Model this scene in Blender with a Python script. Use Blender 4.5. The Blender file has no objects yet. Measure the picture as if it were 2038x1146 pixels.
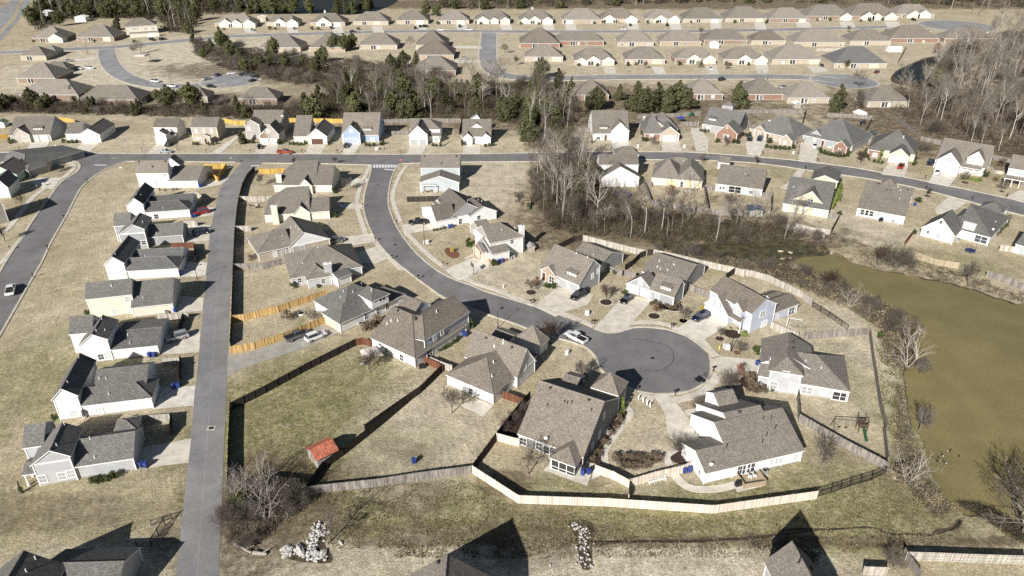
import bpy, bmesh, math, random
from mathutils import Vector, noise
sc = bpy.context.scene
# ---------------------------------------------------------------- camera, sky, sun, exposure
CAM_H, FPX, HOR, PW, PH = 86.0, 1450.0, 791.0, 2038.0, 1146.0
TH = math.atan(HOR / FPX)
cam_d = bpy.data.cameras.new('camera'); cam = bpy.data.objects.new('camera', cam_d); sc.collection.objects.link(cam)
cam.location = (0, 0, CAM_H); cam.rotation_euler = (math.pi / 2 - TH, 0, 0)
cam_d.sensor_width = 36; cam_d.lens = 36 * FPX / PW; cam_d.clip_start = 1; cam_d.clip_end = 6000
sc.camera = cam
SUN_EL, SHADOW_AZ = math.radians(29), math.radians(61.5)
w = bpy.data.worlds.new('World'); sc.world = w; w.use_nodes = True
nt = w.node_tree; bg = nt.nodes['Background']; bg.inputs[1].default_value = 0.035
sky = nt.nodes.new('ShaderNodeTexSky'); sky.sky_type = 'NISHITA'; sky.sun_disc = False
sky.sun_elevation = SUN_EL; sky.sun_rotation = math.pi / 2 - (SHADOW_AZ + math.pi)
sky.altitude = 100; sky.air_density = 1; sky.dust_density = 1
nt.links.new(sky.outputs[0], bg.inputs[0])
sd = bpy.data.lights.new('sun', 'SUN'); sd.energy = 5.0; sd.angle = math.radians(0.5); sd.color = (1.0, 0.955, 0.89)
so = bpy.data.objects.new('sun', sd); sc.collection.objects.link(so); so.location = (-60, -60, 120)
so.rotation_euler = Vector((math.cos(SHADOW_AZ) * math.cos(SUN_EL), math.sin(SHADOW_AZ) * math.cos(SUN_EL), -math.sin(SUN_EL))).to_track_quat('-Z', 'Y').to_euler()
sc.view_settings.view_transform = 'Standard'; sc.view_settings.look = 'None'
sc.view_settings.exposure = 0.5; sc.view_settings.gamma = 1
try:
    sc.cycles.max_bounces = 5; sc.cycles.transparent_max_bounces = 8; sc.cycles.use_denoising = False
except Exception: pass
R = random.Random(7)
COL = sc.collection
# ---------------------------------------------------------------- survey: photograph pixel -> point on a level plane
def ray(p):
    u = (p[0] - PW / 2) / FPX; v = -(p[1] - PH / 2) / FPX
    return Vector((u, math.cos(TH) + v * math.sin(TH), -math.sin(TH) + v * math.cos(TH)))
CP = Vector((0, 0, CAM_H))
def G(x, y, z=0.0):
    d = ray((x, y)); t = (z - CAM_H) / d.z
    return CP + d * t
def GP(p, z=0.0): return G(p[0], p[1], z)
def on_plane(p, o, n):
    d = ray(p); t = (o - CP).dot(n) / d.dot(n)
    return CP + d * t
def crop(x0, y0, s): return lambda p: (x0 + p[0] / s, y0 + p[1] / s)
FULL = lambda p: p
cA = crop(0, 800, 3.3115); cB = crop(0, 560, 3.819); cC = crop(0, 300, 3.819); cD = crop(460, 300, 3.82); cE = crop(450, 560, 3.82)
cF = crop(450, 800, 3.312); g1 = crop(800, 280, 3.82); g2 = crop(960, 460, 3.819); g3 = crop(860, 640, 3.275); g4 = crop(1160, 640, 3.819)
g5 = crop(1180, 780, 3.131); g6 = crop(1600, 560, 3.82); g7 = crop(1160, 260, 4.094); g8 = crop(1560, 260, 3.582)
t1 = crop(0, 0, 5.0925); t2 = crop(380, 0, 5.0925); t3 = crop(760, 0, 5.0925); t4 = crop(1140, 0, 5.0925); t5 = crop(1520, 0, 3.934)
m1 = crop(0, 200, 5.661); m2 = crop(340, 190, 5.661); m3 = crop(660, 190, 5.095); m4 = crop(1150, 190, 4.529); m5 = crop(1580, 190, 4.45)
n3 = crop(1340, 540, 4.092); n4 = crop(800, 340, 5.73); n5 = crop(1740, 840, 3.745); n6 = crop(950, 930, 4.529); n7 = crop(200, 320, 5.729); n8 = crop(1440, 980, 3.408)
# ---------------------------------------------------------------- materials
MATS = {}
def hexc(r, g, b, k=1.0):
    f = lambda c: ((c / 255) / 12.92 if c / 255 <= 0.04045 else ((c / 255 + 0.055) / 1.055) ** 2.4) * k
    return (f(r), f(g), f(b), 1)
class NT:
    def __init__(s, name, rough=0.85, spec=0.25):
        s.m = bpy.data.materials.new(name); s.m.use_nodes = True; s.t = s.m.node_tree; s.n = s.t.nodes; s.b = s.n['Principled BSDF']
        s.b.inputs['Roughness'].default_value = rough; s.b.inputs['Specular IOR Level'].default_value = spec
        s.co = s.n.new('ShaderNodeNewGeometry').outputs['Position']
    def L(s, a, b): s.t.links.new(a, b)
    def inp(s, sock, v):
        if isinstance(v, bpy.types.NodeSocket): s.L(v, sock)
        else:
            if hasattr(v, '__len__'):
                n = len(sock.default_value); v = tuple(v)[:n] + (1,) * (n - len(v))
            sock.default_value = v
    def noise(s, scale, detail=3, rough=.6, vec=None, dist=0):
        n = s.n.new('ShaderNodeTexNoise'); n.inputs['Scale'].default_value = scale; n.inputs['Detail'].default_value = detail
        n.inputs['Roughness'].default_value = rough; n.inputs['Distortion'].default_value = dist; s.L(vec or s.co, n.inputs['Vector']); return n.outputs[0]
    def vor(s, scale, vec=None, out=1):
        n = s.n.new('ShaderNodeTexVoronoi'); n.inputs['Scale'].default_value = scale; s.L(vec or s.co, n.inputs['Vector']); return n.outputs[out]
    def math(s, op, a, b=0.0, c=0.0, clamp=False):
        n = s.n.new('ShaderNodeMath'); n.operation = op; n.use_clamp = clamp; s.inp(n.inputs[0], a); s.inp(n.inputs[1], b); s.inp(n.inputs[2], c); return n.outputs[0]
    def vm(s, op, a, b=None):
        n = s.n.new('ShaderNodeVectorMath'); n.operation = op; s.inp(n.inputs[0], a)
        if b is not None: s.inp(n.inputs[3] if op == 'SCALE' else n.inputs[1], b)
        return n.outputs['Value'] if op in ('DOT_PRODUCT', 'LENGTH', 'DISTANCE') else n.outputs[0]
    def sm(s, x, lo, hi, a=0.0, b=1.0):
        n = s.n.new('ShaderNodeMapRange'); n.interpolation_type = 'SMOOTHSTEP'; s.inp(n.inputs[0], x)
        for i, v in enumerate((lo, hi, a, b)): n.inputs[i + 1].default_value = v
        return n.outputs[0]
    def mix(s, f, a, b, mode='MIX'):
        n = s.n.new('ShaderNodeMix'); n.data_type = 'RGBA'; n.blend_type = mode; s.inp(n.inputs[0], f); s.inp(n.inputs[6], a); s.inp(n.inputs[7], b); return n.outputs[2]
    def ramp(s, x, stops):
        n = s.n.new('ShaderNodeValToRGB'); s.L(x, n.inputs[0]); e = n.color_ramp.elements
        while len(e) < len(stops): e.new(.5)
        for el, (p, c) in zip(e, stops): el.position = p; el.color = c
        return n.outputs[0]
    def scale(s, c, x): return s.vm('SCALE', c, x)
    def bump(s, h, strength=.5, dist=.05):
        n = s.n.new('ShaderNodeBump'); n.inputs['Strength'].default_value = strength; n.inputs['Distance'].default_value = dist
        s.L(h, n.inputs['Height']); s.L(n.outputs[0], s.b.inputs['Normal'])
    def sep(s, v=None):
        n = s.n.new('ShaderNodeSeparateXYZ'); s.L(v or s.co, n.inputs[0]); return n.outputs
    def along(s):
        g = s.n.new('ShaderNodeNewGeometry'); c = s.vm('CROSS_PRODUCT', g.outputs['True Normal'], (0, 0, 1)); c = s.vm('NORMALIZE', c); return s.vm('DOT_PRODUCT', c, s.co)
    def orand(s):
        return s.n.new('ShaderNodeObjectInfo').outputs['Random']
    def out(s, c, key=None):
        s.inp(s.b.inputs['Base Color'], c); MATS[key or s.m.name] = s.m; return s.m
def c4(c): return (c[0], c[1], c[2], 1)
def plain(name, c, rough=.7, metal=0, var=.12, sc_=6, spec=.3):
    t = NT(name, rough, spec); t.b.inputs['Metallic'].default_value = metal
    n = t.noise(sc_, 4); return t.out(t.scale(c4(c), t.sm(n, .3, .7, 1 - var, 1 + var)), name)
def wallmat(name, c, kind='lap'):
    t = NT(name, .75, .25); base = c4(c); z = t.sep()[2]; stain = t.noise(.7, 4)
    g = t.sm(stain, .3, .75, .9, 1.05)
    if kind == 'lap':
        fr = t.math('FRACT', t.math('MULTIPLY', z, 5.5)); line = t.sm(fr, 0, .16, .72, 1)
        col = t.scale(t.scale(base, g), line); t.bump(fr, .5, .03)
    elif kind == 'batten':
        fr = t.math('FRACT', t.math('MULTIPLY', t.along(), 2.4)); line = t.sm(fr, 0, .14, .6, 1)
        col = t.scale(t.scale(base, g), line); t.bump(fr, .4, .03)
    elif kind == 'brick':
        zz = t.math('MULTIPLY', z, 13); row = t.math('FLOOR', zz); aa = t.math('ADD', t.math('MULTIPLY', t.along(), 4.5), t.math('MULTIPLY', row, .5))
        cell = t.n.new('ShaderNodeCombineXYZ'); t.L(t.math('FLOOR', aa), cell.inputs[0]); t.L(row, cell.inputs[1])
        wn = t.n.new('ShaderNodeTexWhiteNoise'); t.L(cell.outputs[0], wn.inputs['Vector'])
        mort = t.math('MINIMUM', t.sm(t.math('FRACT', zz), 0, .2), t.sm(t.math('FRACT', aa), 0, .08))
        col = t.mix(mort, (base[0] * .5 + .2, base[1] * .5 + .2, base[2] * .5 + .18, 1), t.scale(base, t.sm(wn.outputs[0], 0, 1, .6, 1.4)))
    else:
        col = t.scale(base, g)
    return t.out(col, name)
def roofmat(name, c):
    t = NT(name, .9, .15); z = t.sep()[2]; al = t.along()
    row = t.math('FLOOR', t.math('MULTIPLY', z, 9)); aa = t.math('MULTIPLY', al, 3.2)
    cell = t.n.new('ShaderNodeCombineXYZ'); t.L(t.math('FLOOR', t.math('ADD', aa, t.math('MULTIPLY', row, .37))), cell.inputs[0]); t.L(row, cell.inputs[1])
    wn = t.n.new('ShaderNodeTexWhiteNoise'); t.L(cell.outputs[0], wn.inputs['Vector'])
    tab = t.sm(wn.outputs[0], 0, 1, .84, 1.16); gr = t.sm(t.noise(5, 4, .8), .40, .60, .74, 1.26); big = t.sm(t.noise(.35, 3), .3, .7, .94, 1.06)
    line = t.sm(t.math('FRACT', t.math('MULTIPLY', z, 9)), 0, .2, .8, 1)
    k = t.math('MULTIPLY', t.math('MULTIPLY', tab, gr), t.math('MULTIPLY', big, line))
    k = t.math('MULTIPLY', k, t.sm(t.orand(), 0, 1, .88, 1.1))
    strk = t.noise(1.2, 3, .6, t.vm('MULTIPLY', t.co, (1, 1, .15)))
    k = t.math('MULTIPLY', k, t.sm(strk, .35, .7, 1.03, .96))
    t.bump(wn.outputs[0], .35, .04)
    return t.out(t.scale(c4(c), k), name)
roofmat('roof_far', (.222, .203, .178)); roofmat('roof_taupe', (.188, .171, .149)); roofmat('roof_grey', (.152, .148, .14)); roofmat('roof_slate', (.125, .125, .123)); roofmat('roof_tan', (.18, .16, .136)); roofmat('roof_brown', (.165, .15, .134))
wallmat('white_siding', (.80, .80, .79)); wallmat('white_brickish', (.74, .74, .73)); wallmat('grey_siding', (.34, .35, .355)); wallmat('pale_siding', (.45, .46, .475)); wallmat('cream_siding', (.68, .66, .56))
wallmat('sage_siding', (.52, .60, .53)); wallmat('mint_siding', (.45, .62, .52)); wallmat('blue_siding', (.33, .42, .56)); wallmat('sky_siding', (.44, .485, .505)); wallmat('lilac_siding', (.50, .54, .64)); wallmat('yellow_siding', (.66, .55, .30))
wallmat('butter_siding', (.72, .64, .44)); wallmat('dark_siding', (.20, .20, .21)); wallmat('taupe_siding', (.40, .38, .35)); wallmat('beige_siding', (.44, .39, .31)); wallmat('green_siding', (.40, .44, .36))
wallmat('grey_batten', (.34, .35, .365), 'batten'); wallmat('white_batten', (.76, .76, .75), 'batten'); wallmat('pale_batten', (.42, .43, .44), 'batten'); wallmat('brown_batten', (.33, .20, .11), 'batten')
wallmat('red_brick', (.25, .14, .10), 'brick'); wallmat('brown_brick', (.24, .17, .125), 'brick'); wallmat('tan_brick', (.36, .29, .22), 'brick'); wallmat('stone', (.42, .39, .34), 'brick')
plain('white_trim', (.82, .82, .81), .5, var=.05); plain('grey_trim', (.35, .35, .35), .5); plain('dark_metal', (.03, .03, .032), .45, .3); plain('black_plastic', (.02, .02, .022), .4)
plain('garage_white', (.78, .78, .76), .5, var=.05); plain('garage_grey', (.36, .37, .37), .5); plain('garage_cream', (.66, .56, .42), .5); plain('garage_brown', (.10, .045, .03), .5); plain('garage_blue', (.40, .45, .58), .5)
plain('bin_blue', (.03, .055, .22), .45); plain('bin_black', (.025, .025, .028), .45); plain('bin_green', (.02, .07, .035), .45); plain('utility_white', (.72, .72, .70), .5); plain('utility_green', (.10, .15, .10), .5)
plain('wood_deck', (.36, .29, .20)); plain('play_wood', (.10, .07, .05)); plain('play_wood_light', (.36, .27, .17)); plain('galvanised', (.5, .5, .5), .4, .6); plain('pool_blue', (.03, .05, .4), .4)
plain('rubber', (.015, .015, .015), .9); plain('rim', (.45, .45, .46), .35, .8); plain('lamp_glass', (.6, .08, .05), .3); plain('head_glass', (.75, .75, .72), .15); plain('chrome', (.6, .6, .6), .2, .9)
plain('stone_white', (.46, .45, .43), .9, var=.25, sc_=3); plain('mulch', (.045, .03, .022), .95, var=.5, sc_=5); plain('red_mulch', (.17, .08, .055), .95, var=.4, sc_=5); plain('stone_tan', (.42, .36, .26), .9, var=.25, sc_=3); plain('red_metal', (.44, .15, .095), .55, var=.35, sc_=2)
plain('shed_grey', (.33, .33, .31), .8, var=.3, sc_=2); plain('tarp_red', (.45, .10, .06)); plain('skin', (.5, .33, .25)); plain('cloth_beige', (.45, .40, .33)); plain('cloth_blue', (.12, .2, .32)); plain('rust_orange', (.33, .12, .04)); plain('safety_yellow', (.7, .65, .12), .5)
plain('sign_red', (.5, .03, .03), .5); plain('sign_white', (.8, .8, .8), .5, var=.02); plain('feather_dark', (.03, .025, .02)); plain('feather_white', (.75, .74, .7)); plain('pergola_roof', (.56, .51, .46)); plain('solar', (.09, .11, .16), .5)
def glass():
    t = NT('glass', .06, .9); t.b.inputs['Metallic'].default_value = 0
    t.out(t.scale(c4((.03, .035, .045)), t.sm(t.orand(), 0, 1, .5, 2.0)), 'glass')
    t = NT('blind_glass', .12, .7); t.out(t.scale(c4((.48, .50, .50)), t.sm(t.orand(), 0, 1, .6, 1.2)), 'blind_glass')
    t = NT('screen', .6, .2); t.out(c4((.05, .048, .045)), 'screen')
glass()
def paint(name, c, metal=.35):
    t = NT(name, .25, .5); t.b.inputs['Metallic'].default_value = metal
    try: t.b.inputs['Coat Weight'].default_value = .6; t.b.inputs['Coat Roughness'].default_value = .08
    except Exception: pass
    d = t.noise(3, 3); t.out(t.scale(c4(c), t.sm(d, .3, .7, .9, 1.08)), name)
for k, c in dict(white=(.75, .75, .74), black=(.012, .012, .014), silver=(.42, .43, .44), grey=(.14, .145, .15), red=(.36, .02, .02), orange=(.50, .07, .02), blue=(.05, .08, .2), gold=(.3, .27, .2), navy=(.015, .02, .05), maroon=(.12, .015, .02)).items(): paint('paint_' + k, c, .0 if k == 'white' else .3)
roofmat('ridge_cap', (.215, .197, .175))
def fencemat(name, c, c2, freq=7.0):
    t = NT(name, .9, .1); al = t.along(); a = t.math('MULTIPLY', al, freq); wn = t.n.new('ShaderNodeTexWhiteNoise'); wn.noise_dimensions = '1D'; t.L(t.math('FLOOR', a), wn.inputs['W'])
    gap = t.sm(t.math('FRACT', a), 0, .14, .35, 1); st = t.noise(2.5, 4, .7, t.vm('MULTIPLY', t.co, (1, 1, .25)))
    col = t.mix(t.sm(st, .35, .7), c4(c), c4(c2)); col = t.scale(t.scale(col, t.sm(wn.outputs[0], 0, 1, .72, 1.2)), gap); t.out(col, name)
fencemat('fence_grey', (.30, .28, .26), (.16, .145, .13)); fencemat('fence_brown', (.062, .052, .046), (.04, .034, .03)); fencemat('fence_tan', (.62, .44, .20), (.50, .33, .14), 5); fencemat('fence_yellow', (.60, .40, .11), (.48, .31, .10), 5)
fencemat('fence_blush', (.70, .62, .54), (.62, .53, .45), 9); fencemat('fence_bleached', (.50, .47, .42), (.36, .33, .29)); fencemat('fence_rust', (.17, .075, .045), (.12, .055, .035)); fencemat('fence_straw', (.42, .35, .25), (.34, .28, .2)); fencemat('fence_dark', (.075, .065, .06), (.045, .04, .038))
fencemat('wicker', (.2, .13, .08), (.1, .07, .05))
def ground_mats():
    # asphalt
    for nm, c in (('asphalt', (.188, .183, .183)), ('alley_asphalt', (.235, .232, .23)), ('pale_asphalt', (.28, .28, .285))):
        t = NT(nm, .92, .15); k = t.math('MULTIPLY', t.sm(t.noise(6, 5, .8), .40, .60, .80, 1.2), t.sm(t.noise(.25, 4), .3, .7, .9, 1.1))
        st = t.noise(.12, 3, .5, t.vm('MULTIPLY', t.co, (1, .3, 1)), 1.0); k = t.math('MULTIPLY', k, t.sm(st, .4, .6, .96, 1.05))
        cr = t.noise(.35, 6, .7, None, 2.5); cl = t.math('ABSOLUTE', t.math('SUBTRACT', cr, .5)); k = t.math('MULTIPLY', k, t.sm(cl, .0, .012, .72, 1)); k = t.math('MULTIPLY', k, t.sm(t.noise(.06, 3), .4, .6, .93, 1.07))
        t.out(t.scale(c4(c), k), nm)
    for nm, c in (('concrete', (.62, .58, .50)), ('kerb_concrete', (.55, .515, .44)), ('pale_concrete', (.66, .63, .56)), ('worn_concrete', (.36, .345, .31))):
        t = NT(nm, .9, .15); k = t.math('MULTIPLY', t.sm(t.noise(6, 4, .7), .3, .7, .92, 1.08), t.sm(t.noise(.5, 5, .65), .3, .7, .80, 1.12))
        s = t.sep(t.vm('SCALE', t.co, .33)); j = t.math('MINIMUM', t.sm(t.math('FRACT', s[0]), 0, .03), t.sm(t.math('FRACT', s[1]), 0, .03))
        t.out(t.scale(c4(c), t.math('MULTIPLY', k, t.math('ADD', t.math('MULTIPLY', j, .22), .78))), nm)
    # water
    t = NT('pond_water', .5, .12); n = t.noise(1.6, 4, .7); col = t.mix(t.sm(t.noise(.03, 3), .35, .65), (.218, .182, .084, 1), (.18, .156, .076, 1)); t.bump(n, .25, .05)
    t.out(t.scale(col, t.math('MULTIPLY', t.sm(t.noise(4, 4, .85), .40, .60, .80, 1.2), t.sm(t.noise(.15, 3), .35, .65, .93, 1.07))), 'pond_water')
    t = NT('dark_water', .45, .12); t.bump(t.noise(1.5, 3), .2, .05); t.out((.022, .024, .022, 1), 'dark_water')
    t = NT('creek_water', .35, .2); t.out(t.mix(t.sm(t.noise(.5, 4), .4, .6), (.05, .046, .025, 1), (.10, .09, .045, 1)), 'creek_water')
    t = NT('mud', .95, .1); t.out(t.ramp(t.noise(1.2, 5, .7), [(.3, (.03, .026, .02, 1)), (.6, (.11, .09, .06, 1)), (.8, (.28, .24, .17, 1))]), 'mud')
ground_mats()
GREEN = []   # (px, py, rx_m, ry_m, strength) filled below, before the ground is made
# ---------------------------------------------------------------- mesh builder
class MB:
    def __init__(s): s.v = []; s.f = []; s.mi = []; s.mats = []
    def m(s, name):
        mt = MATS[name] if isinstance(name, str) else name
        if mt not in s.mats: s.mats.append(mt)
        return s.mats.index(mt)
    def face(s, pts, mat):
        i = len(s.v); s.v += [tuple(p) for p in pts]; s.f.append(tuple(range(i, i + len(pts)))); s.mi.append(s.m(mat))
    def mesh8(s, P, mat):   # 8 points: bottom 4, top 4
        i = len(s.v); s.v += [tuple(p) for p in P]; k = s.m(mat)
        for f in ((0, 3, 2, 1), (4, 5, 6, 7), (0, 1, 5, 4), (1, 2, 6, 5), (2, 3, 7, 6), (3, 0, 4, 7)): s.f.append(tuple(i + j for j in f)); s.mi.append(k)
    def box(s, x0, y0, z0, x1, y1, z1, mat): s.mesh8([(x0, y0, z0), (x1, y0, z0), (x1, y1, z0), (x0, y1, z0), (x0, y0, z1), (x1, y0, z1), (x1, y1, z1), (x0, y1, z1)], mat)
    def obox(s, o, u, v, a0, a1, b0, b1, z0, z1, mat):
        q = lambda a, b, z: (o.x + u.x * a + v.x * b, o.y + u.y * a + v.y * b, z)
        s.mesh8([q(a0, b0, z0), q(a1, b0, z0), q(a1, b1, z0), q(a0, b1, z0), q(a0, b0, z1), q(a1, b0, z1), q(a1, b1, z1), q(a0, b1, z1)], mat)
    def tube(s, p, q, r0, r1, mat, n=6, cap=True):
        p = Vector(p); q = Vector(q); d = (q - p)
        if d.length < 1e-6: return
        d.normalize(); a = d.orthogonal().normalized(); b = d.cross(a); i = len(s.v); k = s.m(mat)
        for c, r in ((p, r0), (q, r1)):
            for j in range(n):
                t = 2 * math.pi * j / n; s.v.append(tuple(c + a * (r * math.cos(t)) + b * (r * math.sin(t))))
        for j in range(n):
            s.f.append((i + j, i + (j + 1) % n, i + n + (j + 1) % n, i + n + j)); s.mi.append(k)
        if cap:
            s.f.append(tuple(i + n + j for j in range(n))); s.mi.append(k); s.f.append(tuple(i + n - 1 - j for j in range(n))); s.mi.append(k)
    def ball(s, c, rx, ry, rz, mat, n=8, m_=5, rnd=0, rr=None):
        i = len(s.v); k = s.m(mat)
        for a in range(m_ + 1):
            ph = math.pi * a / m_
            for b in range(n):
                t = 2 * math.pi * b / n; q = 1 + (rr.uniform(-rnd, rnd) if rnd else 0)
                s.v.append((c[0] + rx * q * math.sin(ph) * math.cos(t), c[1] + ry * q * math.sin(ph) * math.sin(t), c[2] + rz * q * math.cos(ph)))
        for a in range(m_):
            for b in range(n):
                s.f.append((i + a * n + b, i + (a + 1) * n + b, i + (a + 1) * n + (b + 1) % n, i + a * n + (b + 1) % n)); s.mi.append(k)
    def data(s, name, smooth=False, off=None):
        me = bpy.data.meshes.new(name)
        vs = s.v if off is None else [(a - off[0], b - off[1], c - off[2]) for a, b, c in s.v]
        me.from_pydata(vs, [], s.f)
        for mt in s.mats: me.materials.append(mt)
        me.polygons.foreach_set('material_index', s.mi)
        if smooth: me.polygons.foreach_set('use_smooth', [True] * len(s.f))
        me.validate(); me.update(); return me
    def build(s, name, parent=None, smooth=False, off=None, fixn=False):
        me = s.data(name, smooth, off)
        if fixn:
            bm = bmesh.new(); bm.from_mesh(me); bmesh.ops.recalc_face_normals(bm, faces=bm.faces); bm.to_mesh(me); bm.free()
        return link(name, me, parent)
def link(name, data, parent=None, loc=None, rz=0):
    o = bpy.data.objects.new(name, data); COL.objects.link(o)
    if parent: o.parent = parent
    if loc is not None: o.location = loc
    if rz: o.rotation_euler = (0, 0, rz)
    return o
def tag(o, label=None, cat=None, group=None, kind=None):
    if label: o['label'] = label
    if cat: o['category'] = cat
    if group: o['group'] = group
    if kind: o['kind'] = kind
    return o
def empty(name, loc, label, cat, group=None, rz=0):
    o = bpy.data.objects.new(name, None); COL.objects.link(o); o.location = loc; o.rotation_euler = (0, 0, rz); o.empty_display_size = .3
    return tag(o, label, cat, group)
def dup(root, loc, rz, label=None, group=None, scale=None):
    r = root.copy(); COL.objects.link(r); r.location = loc; r.rotation_euler = (0, 0, rz)
    if scale: r.scale = scale
    if label: r['label'] = label
    if group: r['group'] = group
    for ch in root.children:
        c = ch.copy(); COL.objects.link(c); c.parent = r
        for g in ch.children:
            d = g.copy(); COL.objects.link(d); d.parent = c
    return r
def catmull(P, n=5, closed=False):
    out = []; N = len(P); rng = N if closed else N - 1
    for i in range(rng):
        g = (lambda k: P[k % N]) if closed else (lambda k: P[min(max(k, 0), N - 1)])
        a, b, c, d = g(i - 1), g(i), g(i + 1), g(i + 2)
        for j in range(n):
            t = j / n; out.append(tuple(.5 * (2 * b[k] + (c[k] - a[k]) * t + (2 * a[k] - 5 * b[k] + 4 * c[k] - d[k]) * t * t + (3 * b[k] - a[k] - 3 * c[k] + d[k]) * t ** 3) for k in (0, 1)))
    if not closed: out.append(tuple(P[-1]))
    return out
from mathutils.geometry import tessellate_polygon
LAY = [0.006]
def sheet(name, cr, pts, mat, z=None, smooth=0, kind='structure', thick=0, label=None, cat=None, group=None, world=False):
    P = pts if world else [cr(p) for p in pts]
    if smooth: P = catmull(P, smooth, True)
    LAY[0] += 0.0007
    zz = z if z is not None else LAY[0]
    W = [Vector((p[0], p[1], 0)) for p in P] if world else [GP(p) for p in P]
    W = [Vector((q.x, q.y, zz)) for q in W]
    c = sum(W, Vector()) / len(W); base = Vector((c.x, c.y, 0))
    me = bpy.data.meshes.new(name); tr = tessellate_polygon([W]); n = len(W)
    vs = [q - base for q in W]; fs = []
    for t in tr:
        a, b, d = t
        if (W[b] - W[a]).cross(W[d] - W[a]).z < 0: b, d = d, b
        fs.append((a, b, d))
    if thick:
        vs += [Vector((q.x - base.x, q.y - base.y, zz - thick)) for q in W]
        for i in range(n): fs.append((i, (i + 1) % n, n + (i + 1) % n, n + i))
    me.from_pydata([tuple(q) for q in vs], [], fs); me.materials.append(MATS[mat]); me.update()
    o = link(name, me); o.location = base
    if kind: o['kind'] = kind
    return tag(o, label, cat, group)
def strip(name, pts, w0, w1, mat, z0, z1, cr=FULL, smooth=4, closed=False, kind='structure', label=None, cat=None):
    """raised strip following a polyline, from offset w0 to w1 (metres, positive = left of travel)"""
    P = [cr(p) for p in pts]
    if smooth: P = catmull(P, smooth, closed)
    W = [GP(p) for p in P]; n = len(W); vs = []; fs = []
    for i, q in enumerate(W):
        a = W[(i - 1) % n] if closed or i else W[0]; b = W[(i + 1) % n] if closed or i < n - 1 else W[-1]
        d = (b - a); d.z = 0; d.normalize(); l = Vector((-d.y, d.x, 0))
        for o_, zz in ((w0, z0), (w0, z1), (w1, z1), (w1, z0)): p = q + l * o_; vs.append(Vector((p.x, p.y, zz)))
    m_ = n if closed else n - 1
    for i in range(m_):
        j = (i + 1) % n
        for k in range(4): fs.append((i * 4 + k, i * 4 + (k + 1) % 4, j * 4 + (k + 1) % 4, j * 4 + k))
    if not closed: fs += [(0, 1, 2, 3), ((n - 1) * 4 + 3, (n - 1) * 4 + 2, (n - 1) * 4 + 1, (n - 1) * 4)]
    base = Vector((W[n // 2].x, W[n // 2].y, 0)); me = bpy.data.meshes.new(name); me.from_pydata([tuple(v - base) for v in vs], [], fs); me.materials.append(MATS[mat]); me.update()
    bm = bmesh.new(); bm.from_mesh(me); bmesh.ops.recalc_face_normals(bm, faces=bm.faces); bm.to_mesh(me); bm.free()
    o = link(name, me); o.location = base
    if kind: o['kind'] = kind
    return tag(o, label, cat)
# ---------------------------------------------------------------- houses
OH, TK = .34, .17
WINM = {}
def window_meshes(w, h, style):
    k = (round(w, 2), round(h, 2), style)
    if k in WINM: return WINM[k]
    f = MB(); t = .11; tr = 'white_trim' if style != 'k' else 'dark_metal'
    for a0, a1, z0, z1 in ((-w/2 - t, w/2 + t, h/2, h/2 + t), (-w/2 - t, w/2 + t, -h/2 - t, -h/2), (-w/2 - t, -w/2, -h/2, h/2), (w/2, w/2 + t, -h/2, h/2)): f.box(a0, -.07, z0, a1, .02, z1, tr)
    f.box(-w/2, -.055, -.03, w/2, .0, .03, tr)
    if w > 1.4: f.box(-.05, -.06, -h/2, .05, .0, h/2, tr)
    elif h > .9: f.box(-.015, -.045, -h/2, .015, 0, h/2, tr)
    if style == 's':
        for sx in (-1, 1): f.box(sx * (w/2 + t) - (.35 if sx < 0 else 0), -.05, -h/2, sx * (w/2 + t) + (.35 if sx > 0 else 0), .0, h/2, 'grey_trim')
    p = MB(); p.box(-w/2, -.03, -h/2, w/2, .01, h/2, 'blind_glass' if style in 'bs' else 'glass')
    WINM[k] = (f.data('window'), p.data('pane')); return WINM[k]
GARM = {}
def garage_mesh(w, h, mat):
    k = (round(w, 1), h, mat)
    if k in GARM: return GARM[k]
    f = MB()
    f.box(-w/2 - .12, -.06, 0, -w/2, .02, h + .12, 'white_trim'); f.box(w/2, -.06, 0, w/2 + .12, .02, h + .12, 'white_trim'); f.box(-w/2, -.06, h, w/2, .02, h + .12, 'white_trim')
    for i in range(4): f.box(-w/2, -.045 if i < 9 else 0, i * h / 4 + .012, w/2, .02, (i + 1) * h / 4 - .012, mat)
    f.box(-w/2, -.03, 0, w/2, .01, h, 'grey_trim')
    GARM[k] = f.data('garage_door'); return GARM[k]
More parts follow.
